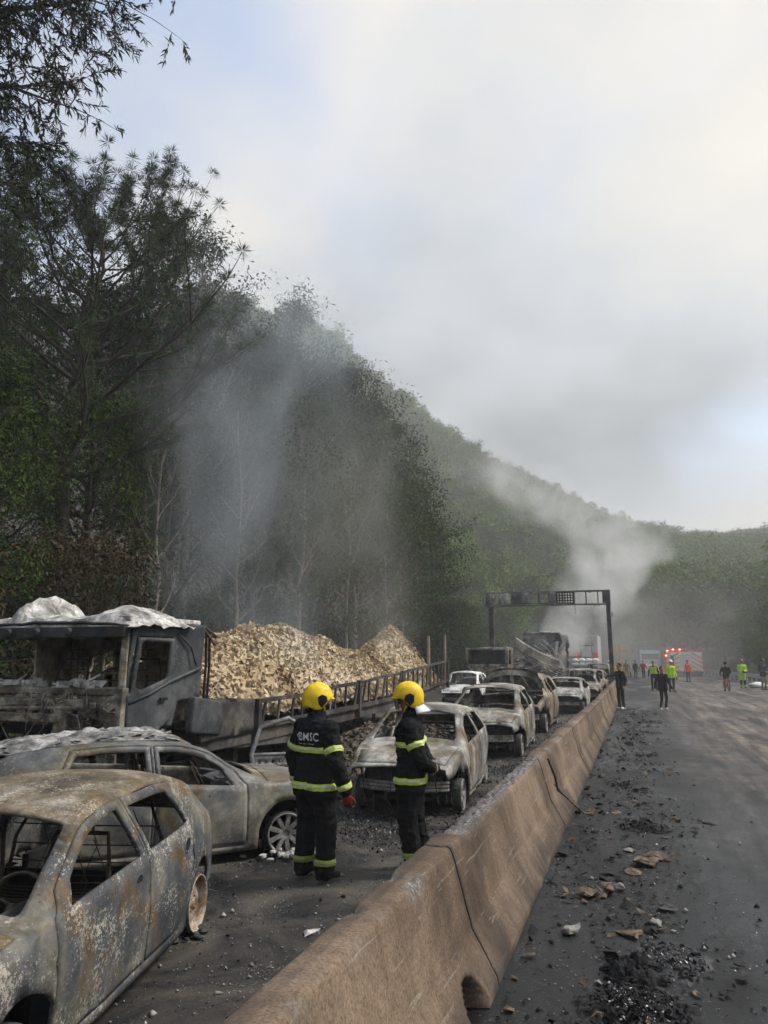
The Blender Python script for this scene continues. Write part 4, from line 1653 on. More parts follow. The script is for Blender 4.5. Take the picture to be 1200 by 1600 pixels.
def make_car(label, loc, heading, c, doors, mat='burnt_sedan', step=0.07, wheel='alloy', roofmat=None, group=None, name='burnt_car',
             cat='car', hood_up=0.0, pitch=0.0, roll=0.0, detail=1, inner='char', wheel_mat='bare_metal', hatch=True, scale=1.0, missing=(), tail_glass=True, beam=True):
    t = thing(name, label, cat, loc, heading, group or 'burnt cars queued along the barrier')
    t.rotation_euler = (roll, pitch, heading)
    t.scale = (scale,) * 3
    M = MATS[mat]
    shapes = c.side_shapes(doors)
    holes, door_polys = [], []
    for poly, win in shapes:
        for mir in (False, True):
            pl = c.mirror(poly) if mir else poly
            wn_ = c.mirror(win) if mir else win
            holes.append(pl)
            door_polys.append((pl, wn_, -1 if mir else 1))
    m1, m0 = 2.13, 2.10
    xs0, xs1 = c.cowl, c.roof_f
    ws = [(xs0 - 0.03, m1), (xs0 - 0.01, 3), (xs0 - 0.03, 6 - m1), (xs1 + 0.05, 6 - m0), (xs1 + 0.02, 3), (xs1 + 0.05, m0)]
    holes.append(roundpoly(ws, 0.05, 3))
    if tail_glass:
        a, b = c.roof_r - 0.05, c.tail_base + 0.04
        holes.append(roundpoly([(a, m0 + .05), (a, 6 - m0 - .05), (b, 6 - m1 - .02), (b, m1 + .02)], 0.04, 3))
    hood = [(c.cowl + 0.10, 2.02), (c.cowl + 0.12, 3), (c.cowl + 0.10, 3.98), (c.xf - 0.12, 3.97), (c.xf - 0.05, 3.5), (c.xf - 0.04, 3), (c.xf - 0.05, 2.5), (c.xf - 0.12, 2.03)]
    holes.append(hood)
    V, T = c.build(c.outline(), holes, step)
    mats = [M]
    idx = None
    if roofmat:
        mats.append(MATS[roofmat])
        ce = V[T].mean(1)
        idx = ((ce[:, 2] > c.belt(0.0) + 0.20) & (ce[:, 0] < c.roof_f + .15)).astype(int)
    body = link('body', npmesh('body', V, T, mats, True, idx), t)
    solid(body, 0.022)
    for pl, wn_, side in door_polys:
        if ('door', side) in missing:
            continue
        V, T = c.build(shrink(pl, 0.009), [wn_], step * 0.9)
        V[:, 1] += 0.004 * side
        d = link('door', npmesh('door', V, T, M, True), t)
        solid(d, 0.030)
        if detail >= 1:
            ex = [p[0] for p in pl]
            hx = min(ex) + 0.16
            q = c.P(hx, 0.83 if side > 0 else 6 - 0.83)
            mb = MB()
            Mx = Matrix.Translation(Vector((q[0], q[1] + side * 0.002, q[2]))) @ Matrix.Rotation(R(90) * side, 4, 'Z')
            mb.lathe([(0.062, 0.0), (0.058, 0.008), (0.048, 0.006), (0.044, -0.012), (0.001, -0.014)], 14, Mx)
            mb.mi = 1
            mb.lathe([(0.043, 0.005), (0.001, 0.006)], 12, Mx)
            h = mb.obj('handle_recess', [M, MATS['char']], d, True)
    # bonnet
    V, T = c.build(shrink(hood, 0.006), [], step)
    V[:, 2] += 0.004
    if hood_up:
        hx = float(c.cowl + 0.12)
        hz = float(c.top(hx))
        ca, sa = math.cos(-hood_up), math.sin(-hood_up)
        q = V - np.array([hx, 0, hz])
        V = np.stack([q[:, 0] * ca + q[:, 2] * sa + hx, q[:, 1], -q[:, 0] * sa + q[:, 2] * ca + hz], 1)
    hb = link('bonnet', npmesh('bonnet', V, T, MATS[roofmat] if roofmat else M, True), t)
    solid(hb, 0.018)
    if hood_up:      # the pressed frame under a raised bonnet
        mb = MB()
        hx, hz = float(c.cowl + 0.12), float(c.top(c.cowl + 0.12))
        L = c.xf - c.cowl - 0.2

        def hp(a, y, off=-0.05):
            dz = float(c.top(hx + a)) - hz - .055 - .07 * (abs(y) / .7)**2
            return (hx + a * math.cos(hood_up) - dz * math.sin(hood_up), y, hz + a * math.sin(hood_up) + dz * math.cos(hood_up))
        o_ = .05
        for y in (-.42, -.02, .38):
            mb.bar(hp(0.10, y * 1.05), hp(L * 0.80, y * 0.55), 0.085, 0.03)
        arc = [hp(L * (0.12 + 0.76 * math.cos(a)**.6), 0.70 * math.sin(a)) for a in np.linspace(-1.5, 1.5, 15)]
        for a_, b_ in zip(arc[:-1], arc[1:]):
            mb.bar(a_, b_, 0.13, 0.04, up=(1, 0, 0))
        mb.bar(hp(0.1, -.68), hp(0.1, .68), 0.16, 0.03)
        mb.obj('bonnet_frame', MATS['burnt_pale'], hb)
    # floor, firewall, dashboard, bulkheads
    mb = MB()
    sl = c.sill
    mb.box(((c.wr + c.wf) / 2, 0, sl + 0.05), (c.wf - c.wr - 2 * c.Ra + .1, c.W * 1.86, 0.06))
    mb.box((c.wr, 0, sl + 0.18), (2 * c.Ra + .1, c.W * 1.22, 0.06))
    mb.box((c.wr - c.Ra - .1, 0, sl + .12), (.3, c.W * 1.7, .06))
    mb.box((c.wf - 0.32, 0, 0.45), (0.05, c.W * 1.55, 0.52))
    mb.box((c.wf + 0.1, 0, sl + .10), (0.7, c.W * 1.1, 0.05))
    mb.box((c.wr + c.Ra - .02, 0, sl + .22), (0.05, c.W * 1.7, 0.35))
    for sy in (-1, 1):
        for xx in (c.wr, c.wf):           # inner wheel housings
            mb.box((xx, sy * c.W * 0.66, 0.38), (c.Ra * 1.9, 0.05, 0.46))
    mb.obj('floor_pan', MATS[inner], t)
    mb = MB()
    zc = float(c.belt(c.cowl))
    mb.box((c.cowl - 0.10, 0, zc - 0.10), (0.24, c.W * 1.72, 0.12))
    mb.tube([(c.cowl - 0.2, -c.W * .82, zc - .12), (c.cowl - .22, 0, zc - .10), (c.cowl - .2, c.W * .82, zc - .12)], 0.03, 6)
    rs = random.Random(c.seed)
    for k in range(14):
        mb.box((c.cowl - rs.uniform(0, .25), rs.uniform(-.6, .6), zc - rs.uniform(.02, .12)), (rs.uniform(.05, .2), rs.uniform(.05, .25), rs.uniform(.03, .09)), Matrix.Rotation(rs.uniform(-.5, .5), 3, 'X') @ Matrix.Rotation(rs.uniform(0, 3), 3, 'Z'))
    mb.obj('dashboard', MATS['char_grey'], t)
    mb = MB()
    ctr = Vector((c.cowl - 0.42, 0.36, zc - 0.02))
    rot = Matrix.Rotation(R(-28), 3, 'Y')
    ring = [ctr + rot @ Vector((0, 0.17 * math.cos(a), 0.17 * math.sin(a))) for a in np.linspace(0, 2 * PI, 21)]
    mb.tube(ring, 0.011, 6, False)
    for a in (0.3, PI - .3, -PI / 2):
        mb.tube([ctr, ctr + rot @ Vector((0, 0.17 * math.cos(a), 0.17 * math.sin(a)))], 0.009, 5)
    mb.tube([ctr, ctr + Vector((0.38, 0, -0.16))], 0.022, 6)
    mb.obj('steering_wheel', MATS['spring_wire'], t)
    xs_ = c.cowl - 1.0
    for y in (-.36, .36):
        seat_frame(t, (xs_, y, sl + .08))
    if detail >= 1:
        seat_frame(t, (xs_ - .85, 0, sl + .10), 0, 1.15)
    # front end left after the plastic burnt away
    if beam:
        mb = MB()
        zf = sl + 0.26
        pts = [(c.xf - 0.16 - 0.20 * (abs(y) / .62)**2, y, zf) for y in np.linspace(-.62, .62, 9)]
        for dz in (-0.045, 0.0, 0.045):
            mb.tube([(p[0], p[1], p[2] + dz) for p in pts], 0.024, 6)
        mb.obj('bumper_beam', MATS['bare_metal'], t, True)
        mb = MB()
        mb.box((c.xf - .34, 0, zf + .10), (.05, 1.05, .34))
        for k in range(9):
            mb.box((c.xf - .31, -.46 + .115 * k, zf + .1), (.02, .03, .30))
        for k in range(26):
            mb.box((c.wf + rs.uniform(-.2, .4), rs.uniform(-.5, .5), rs.uniform(.3, float(c.top(c.wf)) - .14)), (rs.uniform(.06, .25), rs.uniform(.06, .25), rs.uniform(.05, .16)), Matrix.Rotation(rs.uniform(0, 3), 3, 'Z') @ Matrix.Rotation(rs.uniform(-.4, .4), 3, 'X'))
        for k in range(10):
            y = rs.uniform(-.65, .65)
            lp = limb((c.xf - .3, y, zf + rs.uniform(-.05, .3)), (rs.uniform(.2, 1), rs.uniform(-.5, .5), -1), rs.uniform(.2, .45), -.3, .3, 4, rs)
            mb.tube(lp, [.012, .01, .008, .008, .006], 4)
        mb.obj('engine_bay', MATS['char_grey'], t)
    # wheels sunk on bare rims
    for i, xx in enumerate((c.wf, c.wr)):
        for side in (1, -1):
            w = bpy.data.objects.new('wheel', None)
            COL.objects.link(w)
            w.parent = t
            w.location = (xx, side * (c.W - 0.135), c.Ra * 0.66)
            rr = c.Ra * 0.64
            if wheel == 'steel':
                steel_rim(w, rr, 0.15, MATS['rust_disc'], side)
            else:
                alloy_rim(w, rr, 0.14, 9 if wheel == 'multi' else 5, MATS[wheel_mat], side, wheel == 'twin')
            mb = MB()
            Mx = Matrix.Rotation(R(90), 4, 'Z')
            mb.lathe([(rr * 1.0, -.06), (rr * 1.05, -.05), (rr * 1.07, 0), (rr * 1.05, .05), (rr * 1.0, .06)], 24, Mx)
            mb.lathe([(rr * .55, -.03), (rr * .55, .0), (.01, .0)], 16, Mx)
            for k in range(22):
                a = 2 * PI * rs.random()
                q = Vector((math.cos(a) * rr * 1.05, rs.uniform(-.08, .08), math.sin(a) * rr * 1.05))
                mb.tube([q, q + Vector((rs.gauss(0, .03), rs.gauss(0, .04), rs.gauss(0, .03))), q + Vector((rs.gauss(0, .06), rs.gauss(0, .07), -.05))], .004, 3, False)
            mb.obj('tyre_wire', MATS['char_grey'], w)
            mb = MB()      # slumped tyre ash on the road
            for k in range(16):
                a, f = rs.uniform(0, 6.28), rs.uniform(.2, 1)
                mb.ball((math.cos(a) * .24 * f, side * .03 + math.sin(a) * .14 * f, -c.Ra * .66 + .012), (rs.uniform(.02, .06), rs.uniform(.02, .05), rs.uniform(.01, .03)), 6, 4)
            mb.obj('tyre_ash', MATS['char_grey'], w)
    return t


def hatch_spec(sc=1.0):
    return None


# --- the hatchback by the barrier
c1 = Car(-1.70, 1.98, 0.81, 0.12,
         [(-1.70, .80), (-1.2, .88), (-.5, .85), (.3, .82), (.9, .80), (1.4, .74), (1.98, .56)],
         [(-1.70, .84), (-1.60, .95), (-1.30, 1.14), (-.95, 1.24), (-.4, 1.285), (.15, 1.285), (.48, 1.23), (.80, 1.05), (1.12, .87), (1.45, .81), (1.75, .72), (1.98, .60)],
         1.12, 0.50, -1.05, -1.50, 0.60, 1.26, -1.22, 0.32, 1, 0.012)
d1 = [dict(x0=-.10, x1=1.00, t0=.06, t1=.50, fp=1, wf=.10), dict(x0=-.95, x1=-.125, t0=-.72, t1=.03, kick=.22, rim=.06)]
hatch = make_car('grey burnt out hatchback with flaking paint parked nose towards the barrier', (0, 0, 0), R(-77.2), c1, d1, 'burnt_hatchback', 0.045, 'steel', 'burnt_hatchback_roof')


def place(car, c, wheel_xy, which, heading, side):
    """put a car so that one wheel's outer foot stands at wheel_xy"""
    lx = c.wf if which == 'f' else c.wr
    ly = side * (c.W - 0.02)
    ch, sh = math.cos(heading), math.sin(heading)
    car.location.x = wheel_xy[0] - (lx * ch - ly * sh)
    car.location.y = wheel_xy[1] - (lx * sh + ly * ch)


place(hatch, c1, (-3.335, 5.47), 'r', R(-77.2), 1)

# --- the wagon slewed across the lane
c2 = Car(-1.86, 1.82, 0.82, 0.10,
         [(-1.86, .90), (-1.4, .93), (-.6, .87), (.2, .80), (.7, .76), (1.4, .74), (1.82, .64)],
         [(-1.86, .94), (-1.74, 1.10), (-1.5, 1.20), (-1.1, 1.25), (-.5, 1.28), (.05, 1.26), (.38, 1.18), (.72, .99), (1.08, .84), (1.5, .79), (1.70, .75), (1.82, .68)],
         0.98, 0.18, -1.45, -1.78, 0.60, 1.30, -1.25, 0.33, 2, 0.010)
d2 = [dict(x0=-.12, x1=.84, t0=-.14, t1=.16, fp=1, wf=.10), dict(x0=-1.06, x1=-.145, t0=-.95, t1=-.17, kick=.20, rim=.055)]
wagon = make_car('silver grey burnt out wagon slewed sideways beneath the truck cab with ash on its roof', (0, 0, 0), R(46), c2, d2, 'burnt_wagon', 0.05, 'multi')
place(wagon, c2, (-3.70, 7.72), 'f', R(46), -1)


def ash_blanket(parent, x0, x1, hw, zf, seed, h=0.07, name='roof_ash', mat='ash_white', n=(44, 22)):
    rows = []
    rs = random.Random(seed)
    for i in range(n[0]):
        x = x0 + (x1 - x0) * i / (n[0] - 1)
        row = []
        for j in range(n[1]):
            y = -hw + 2 * hw * j / (n[1] - 1)
            e = min(i, n[0] - 1 - i, 4) / 4 * min(j, n[1] - 1 - j, 3) / 3
            d = abs(fbm((x, y * 2.2, seed), 3.6, 5)) * 1.5 - .3
            row.append((x + 0.03 * fbm((x, y, seed + 9), 6, 3), y + .03 * fbm((x, y, seed + 5), 6, 3), zf(x, y) + e * h * (0.6 + 1.1 * d) + 0.008))
        rows.append(row)
    mb = MB()
    mb.grid(rows)
    for k in range(260):
        x, y = rs.uniform(x0, x1), rs.uniform(-hw, hw)
        a = rs.uniform(0, 6.28)
        L = rs.uniform(.02, .09)
        q = Vector((x, y, zf(x, y) + h * .5))
        dx = Vector((math.cos(a), math.sin(a), rs.uniform(-.2, .3))) * L
        dy = Vector((-math.sin(a), math.cos(a), rs.uniform(-.3, .3))) * L * .5
        mb.add([q - dx - dy, q + dx - dy * .7, q + dx * .8 + dy, q - dx * .7 + dy], [(0, 1, 2, 3)])
    return mb.obj(name, MATS[mat], parent, True)


def c2roof(x, y):
    q = c2.P(x, 2 + (1 - min(1, abs(y) / .58)))
    return float(q[2])


ash_blanket(wagon, -1.80, 0.10, .50, c2roof, 4, .04, mat='ash_grey')
rs_ = random.Random(31)
mbw = MB()       # melted alloy dripped below the front wheel
for k in range(34):
    mbw.ball((1.30 + rs_.gauss(0, .16), -.80 + rs_.gauss(-.05, .09), .02 + rs_.uniform(0, .05)), (rs_.uniform(.015, .06), rs_.uniform(.015, .05), rs_.uniform(.01, .03)), 6, 4, Matrix.Rotation(rs_.uniform(0, 3), 3, 'Z'))
mbw.obj('melted_alloy', MATS['ash_white'], wagon)['kind'] = 'stuff'
mbs = MB()      # rear spoiler
rows = []
for i in range(5):
    f = i / 4
    rows.append([(-1.55 - .38 * f, y, 1.205 - .03 * f + .012 * math.sin(PI * f) - 0.10 * (abs(y) / .6)**3 * f) for y in np.linspace(-.58, .58, 11)])
mbs.grid(rows)
solid(mbs.obj('spoiler', MATS['burnt_wagon'], wagon, True), .03)

# --- sedan facing the fire-fighters
c3 = Car(-2.0, 2.02, 0.83, 0.12,
         [(-2.0, .84), (-1.4, .94), (-.6, .91), (.2, .87), (.8, .86), (1.4, .80), (2.02, .62)],
         [(-2.0, .90), (-1.75, .98), (-1.45, 1.12), (-1.0, 1.28), (-.4, 1.36), (.15, 1.36), (.50, 1.29), (.80, 1.12), (1.22, .92), (1.5, .87), (1.8, .79), (2.02, .66)],
         1.12, 0.42, -.85, -1.50, 0.60, 1.30, -1.28, 0.33, 3, 0.028, 12)
d3 = [dict(x0=-.12, x1=.95, t0=.02, t1=.42, fp=1, wf=.08), dict(x0=-1.00, x1=-.145, t0=-.78, t1=-.01, kick=.22)]
sedan = make_car('pale burnt sedan with drooping bonnet behind the two fire-fighters', (0, 0, 0), R(-86), c3, d3, 'burnt_sedan', 0.06, 'alloy')
place(sedan, c3, (-2.36, 10.62), 'f', R(-86), 1)


def generic(seed, s=1.0, h=1.38, hatchback=True):
    b = [(-1.9, .84), (-1.3, .94), (-.6, .91), (.2, .88), (.8, .86), (1.4, .80), (1.95, .62)]
    k = h / 1.38
    t = [(-1.9, .90), (-1.75, 1.0), (-1.5, 1.18 * k), (-1.1, 1.32 * k), (-.4, 1.38 * k), (.15, 1.38 * k), (.48, 1.31 * k), (.80, 1.13), (1.2, .92), (1.5, .86), (1.75, .78), (1.95, .66)]
    return Car(-1.9, 1.95, 0.83, 0.12, b, t, 1.12, .42, -1.1, -1.62, .60, 1.26, -1.25, .33, seed, .045, (10, 9, 11, 12)[seed % 4] if seed < 20 else 0)


d4 = [dict(x0=-.12, x1=.95, t0=.02, t1=.42, fp=1, wf=.08), dict(x0=-1.00, x1=-.145, t0=-.85, t1=-.01, kick=.22)]
c4 = generic(14)
make_car('pale burnt car with curled bonnet edge standing behind the burnt sedan', (-3.32, 18.0, 0), R(-88), c4, d4, 'burnt_sedan', 0.075, 'alloy', None, scale=1.06, detail=0)
c5 = generic(15)
make_car('brown burnt car with its bonnet raised upright', (-3.45, 23.6, 0), R(-90), c5, d4, 'burnt_brown', 0.085, 'alloy', None, hood_up=R(80), scale=1.18, detail=0)
c6 = generic(16, h=1.33)
make_car('pale grey burnt car with missing headlamps behind the raised bonnet', (-2.75, 31.2, 0), R(-91), c6, d4, 'burnt_pale', 0.10, 'alloy', None, detail=0)
c7 = generic(17, h=1.5)
make_car('ash grey burnt car second along the barrier from the raised bonnet', (-2.55, 37.6, 0), R(-89), c7, d4, 'burnt_sedan', 0.10, 'alloy', None, detail=0, scale=1.05)
c8 = generic(18, h=1.45)
make_car('brown tinged burnt car third along the barrier from the raised bonnet', (-2.45, 44.4, 0), R(-92), c8, d4, 'burnt_brown', 0.12, 'alloy', None, detail=0)
c9 = generic(19, h=1.6)
make_car('tall burnt car beside the worker in the yellow vest', (-2.35, 51.0, 0), R(-90), c9, d4, 'burnt_wagon', 0.12, 'alloy', None, detail=0, scale=1.08)
c10 = generic(20, h=1.5)
make_car('white singed compact car standing by the tail of the paper trailer', (-7.15, 32.6, 0), R(-90), c10, d4, 'white_singed', 0.10, 'steel', None, detail=0, group='burnt cars queued along the barrier')
# ------------------------------------------------------------------ burnt truck, trailer and load
def wobj(mb, name, mats, parent, smooth=False, bevel=0.0):
    """mesh given in world coordinates under a located parent"""
    o = mb.obj(name, mats, parent, smooth, bevel)
    o.matrix_parent_inverse = (Matrix.Translation(parent.location) @ Matrix.Rotation(parent.rotation_euler.z, 4, 'Z')).inverted()
    return o


def panel(name, outer, holes, fn, mat, parent, step=0.08, t=0.03, bulge=0.012, seed=1, world=True, smooth=True):
    v2, T = sheet(outer, holes, step)
    P = []
    for a, b in v2:
        p = Vector(fn(a, b))
        P.append(p)
    nrm = (P[T[0][1]] - P[T[0][0]]).cross(P[T[0][2]] - P[T[0][0]]).normalized()
    P = [p + nrm * fbm((p.x + seed * 3.1, p.y, p.z), 2.0, 4) * bulge for p in P]
    o = link(name, npmesh(name, [tuple(p) for p in P], T, MATS[mat], smooth), parent)
    if world and parent:
        o.matrix_parent_inverse = Matrix.Translation(parent.location).inverted()
    solid(o, t, 0)
    return o


def junk(mb, c, s, n, rs, big=0.25, flat=0.5):
    """a jumble of bent bars and plates"""
    for k in range(n):
        p = Vector((c[0] + rs.uniform(-s[0], s[0]), c[1] + rs.uniform(-s[1], s[1]), c[2] + rs.uniform(-s[2], s[2])))
        rot = Matrix.Rotation(rs.uniform(0, 3), 3, 'Z') @ Matrix.Rotation(rs.uniform(-.6, .6), 3, 'X')
        if rs.random() < flat:
            mb.box(p, (rs.uniform(.3, 1) * big, rs.uniform(.3, 1) * big, rs.uniform(.02, .10)), rot)
        else:
            d = rot @ Vector((1, 0, rs.uniform(-.6, .6)))
            mb.tube([p, p + d * big * .7 + Vector((0, 0, rs.uniform(-.05, .05))), p + d * big * 1.4], rs.uniform(.008, .022), 5)
    return mb


def make_truck():
    XL, XR, YF, YB = -6.5, -8.98, 8.42, 10.25
    t = thing('burnt_truck', 'burnt out truck cab with empty window frames and white ash heaped on its roof', 'truck', (-7.74, 9.4, 0))
    # left side shell with quarter panel
    side = [(YF + .02, 1.60), (YF + .10, 2.42), (YF + .25, 2.52), (YB, 2.58), (YB, 1.50), (9.62, 1.44), (9.50, 1.10), (9.42, 1.10), (9.42, 1.30)]
    win = [(8.50, 1.66), (8.60, 2.36), (9.34, 2.36), (9.34, 1.76), (8.80, 1.66)]
    panel('side_panel', [(9.42, 1.12), (9.42, 2.38), (8.58, 2.385), (8.50, 1.62), (8.44, 1.62), (8.50, 2.46), (8.64, 2.54), (YB, 2.60), (YB, 1.50), (9.66, 1.46), (9.55, 1.12)], [],
          lambda a, b: (XL + 0.05 * max(0, b - 1.8), a, b), 'cab_panel', t, .07, .04, .02, 2)
    d = panel('door', [(8.44, 1.02), (8.44, 1.60), (8.51, 1.63), (8.60, 2.37), (9.40, 2.37), (9.40, 1.20), (9.10, 1.08)],
              [roundpoly([(8.585, 1.70), (8.66, 2.31), (9.32, 2.31), (9.32, 1.80), (8.75, 1.655)], .05, 3)],
              lambda a, b: (XL + .035 + 0.05 * max(0, b - 1.8), a, b), 'cab_panel', t, .06, .05, .02, 3)
    mb = MB()
    mb.tube([(XL + .07, 8.46, 1.50), (XL + .075, 8.9, 1.60), (XL + .07, 9.4, 1.76), (XL + .06, 10.2, 1.95)], .022, 6)
    mb.tube([(XL + .08, 9.5, 2.45), (XL + .09, 9.85, 2.25), (XL + .09, 10.0, 1.98)], .014, 6)
    wobj(mb, 'trim_crease', MATS['cab_panel'], t, True)
    mb = MB()
    mb.box((XL + .10, 9.20, 1.52), (.03, .16, .04))
    wobj(mb, 'door_handle', MATS['char'], d if False else t)
    # far side with window opening
    panel('side_panel', [(YF, 1.0), (YF, 2.5), (YB, 2.58), (YB, 1.0)], [[(8.55, 1.68), (8.62, 2.36), (9.45, 2.36), (9.45, 1.72)]], lambda a, b: (XR, a, b), 'cab_inner', t, .1, .04, .02, 5)
    # back wall: ribbed, with a pressed bunk panel and a small hole
    panel('back_wall', [(XR + .02, 1.0), (XR + .02, 2.52), (XL - .03, 2.52), (XL - .03, 1.0)], [[(-7.75, 2.02), (-7.75, 2.24), (-7.58, 2.24), (-7.58, 2.02)], [(-8.6, 1.5), (-8.55, 2.1), (-8.15, 2.2), (-8.1, 1.6)]],
          lambda a, b: (a, YB - .02 + (.025 if math.sin(a * 19) > 0.2 else 0) + (.03 if abs(b - 1.95) < .05 else 0), b), 'cab_inner', t, .06, .03, .012, 6)
    mb = MB()
    for x in (-8.75, -8.30, -8.02, -7.45, -7.02, -6.72):
        mb.bar((x, YB - .07, 1.05), (x, YB - .07, 2.5), .07, .05)
    for z in (1.55, 1.85, 2.4):
        mb.bar((-8.9, YB - .10, z), (-6.6, YB - .10, z), .05, .04)
    wobj(mb, 'wall_rib', MATS['cab_inner'], t)
    # roof deck and front header
    panel('roof', [(XR, YF - .02), (XL + .03, YF - .02), (XL + .03, YB + .02), (XR, YB + .02)], [], lambda a, b: (a, b, 2.53 + .04 * math.sin((a - XR) / 2.48 * PI)), 'cab_panel', t, .12, .04, .03, 7)
    mb = MB()
    mb.box(((XL + XR) / 2, YF + .02, 2.44), (XL - XR, .16, .15))
    for x in (-8.45, -7.95, -7.40):
        mb.lathe([(.06, -.02), (.06, .04), (.035, .06), (.002, .05)], 12, Matrix.Translation((x, YF - .06, 2.44)) @ Matrix.Rotation(R(-90), 4, 'Z'))
    wobj(mb, 'header_beam', MATS['cab_panel'], t, False, .015)
    mb = MB()
    mb.box((XL - .25, 9.35, 2.63), (.5, 1.75, .07))
    wobj(mb, 'roof_rail', MATS['ash_white'], t, False, .015)
    # collapsed roof deflector: folded, ash-white skin
    rows = []
    for i in range(60):
        f = i / 59
        x = XR + .05 + f * (XL - XR + .12)
        hgt = .15 + .32 * math.exp(-((f - .20) / .045)**2) + .17 * math.exp(-((f - .78) / .10)**2) - .02 * math.cos(f * 9)
        if f > .90:
            hgt *= max(0.05, 1 - (f - .90) / .10)
        row = []
        for j in range(22):
            g = j / 21
            y = YF - .03 + g * 1.45
            e = math.sin(PI * min(1, max(.0, g * .92 + .04)))**.45
            z = 2.52 + hgt * e + .05 * fbm((x, y * 1.6, 3), 3.0, 5) + .02 * abs(fbm((x, y, 8), 9, 4))
            if j == 0:
                z = 2.50
            row.append((x + .02 * fbm((x, y, 1), 4, 3), y, z))
        rows.append(row)
    mb = MB()
    mb.grid(rows)
    wobj(mb, 'roof_ash', MATS['ash_white'], t, True)
    # screen pillars and sill
    for x0 in (XL - .02, XR + .02):
        mb = MB()
        mb.bar((x0, YF - .02, 1.0), (x0, YF, 1.70), .14, .14)
        mb.bar((x0, YF, 1.68), (x0 + (-.04 if x0 > -7 else .04), YF + .08, 2.42), .10, .12)
        wobj(mb, 'screen_pillar', MATS['cab_front'], t, False, .015)
    rs = random.Random(4)
    mb = MB()
    mb.box(((XL + XR) / 2, YF + .10, 1.645), (XL - XR - .1, .34, .09))
    wobj(mb, 'screen_sill', MATS['cab_front'], t, False, .02)
    mb = MB()
    junk(mb, (-7.9, YF + .1, 1.72), (.85, .12, .04), 46, rs, .22, .75)
    wobj(mb, 'dashboard_slag', MATS['ash_white'], t)['kind'] = 'stuff'
    # front face: frame with trapezoid opening and torn plate
    panel('front_frame', [(XR, .25), (XR, 1.60), (XL, 1.60), (XL, .25), (-6.80, .25), (-6.80, 1.2), (-6.95, 1.45), (-7.02, .25)],
          [[(-8.75, .45), (-8.6, 1.20), (-7.35, 1.20), (-7.22, .45)]], lambda a, b: (a, YF - .02 + .02 * math.sin(a * 5), b), 'cab_front', t, .06, .05, .045, 11)
    mb = MB()
    for z, y, w in ((1.50, YF - .10, .10), (1.42, YF - .13, .05), (1.30, YF - .16, .12)):
        mb.box((-7.95, y, z), (1.85, .10, w), Matrix.Rotation(rs.uniform(-.02, .02), 3, 'Y'))
    wobj(mb, 'grille_bar', MATS['cab_front'], t, False, .02)
    # tread plate flap torn from the step
    rows = []
    for i in range(24):
        f = i / 23
        row = []
        for j in range(14):
            g = j / 13
            x = -7.42 + .55 * f
            z = 1.42 - 1.05 * g - .08 * f
            y = YF - .14 - .22 * f * f * (1 - .5 * g) - .05 * math.sin(g * 5 + f * 3)
            d = .012 * (abs((i % 6) - 3) / 3 + abs((j % 5) - 2) / 2)
            row.append((x, y - d, z))
        rows.append(row)
    mb = MB()
    mb.grid(rows)
    solid(wobj(mb, 'torn_plate', MATS['cab_front'], t, False), .012)
    mb = MB()
    for sx, s in ((-8.75, 1), (-7.30, -1)):
        for k in range(6):
            z = .5 + .15 * k
            mb.bar((sx - .12, YF - .08, z), (sx + .16, YF - .08, z + .14 * s), .035, .03)
            mb.bar((sx + .16, YF - .075, z), (sx - .12, YF - .075, z + .14 * s), .03, .03)
    wobj(mb, 'lattice', MATS['cab_front'], t)
    mb = MB()
    junk(mb, (-7.0, YF - .10, 1.0), (.42, .10, .50), 90, rs, .11, .45)
    junk(mb, (-8.0, YF - .10, 1.47), (.85, .08, .14), 90, rs, .12, .5)
    junk(mb, (-7.7, YF - .08, .45), (1.0, .10, .2), 60, rs, .16, .5)
    for k in range(26):
        x = rs.uniform(-8.8, -6.6)
        lp = limb((x, YF - .14, rs.uniform(1.2, 1.7)), (rs.gauss(0, .3), -.15, -1), rs.uniform(.2, .7), 0, .25, 5, rs)
        mb.tube(lp, [.012, .012, .010, .010, .008, .006], 4)
    wobj(mb, 'front_slag', MATS['cab_front'], t)['kind'] = 'stuff'
    mb = MB()
    junk(mb, (-7.74, 9.2, .75), (1.0, .7, .35), 90, rs, .35, .5)
    wobj(mb, 'engine', MATS['char'], t)
    mb = MB()
    mb.box((-7.74, 9.35, 1.10), (2.3, 1.6, .10))
    for x in (-8.3, -7.2):
        mb.bar((x, 8.5, .62), (x, 13.2, .70), .12, .24)
    wobj(mb, 'chassis', MATS['char'], t)
    # seat springs and steering column
    for x in (-7.05, -8.35):
        s = seat_frame(t, (0, 0, 0), 0, .5)
        s.matrix_parent_inverse = Matrix.Translation(t.location).inverted()
        s.location = (x, 9.45, 1.18)
        s.rotation_euler.z = R(-90)
        s.scale = (1.2, 1.2, 1.15)
    mb = MB()
    ctr = Vector((-7.05, 8.80, 1.78))
    ring = [ctr + Vector((.22 * math.cos(a), .12 * math.sin(a), .17 * math.sin(a))) for a in np.linspace(0, 2 * PI, 25)]
    mb.tube(ring, .013, 6, False)
    mb.tube([ctr, ctr + Vector((0, -.25, -.35))], .03, 6)
    mb.tube([ring[0], ctr, ring[12]], .01, 5)
    wobj(mb, 'steering_wheel', MATS['spring_wire'], t)
    # side locker and fuel tank behind the door
    mb = MB()
    rot = Matrix.Rotation(R(-7), 3, 'X') @ Matrix.Rotation(R(10), 3, 'Z')
    mb.box((XL + .12, 10.28, 1.20), (.12, 1.22, .52), rot)
    wobj(mb, 'side_locker', MATS['cab_panel'], t, False, .03)
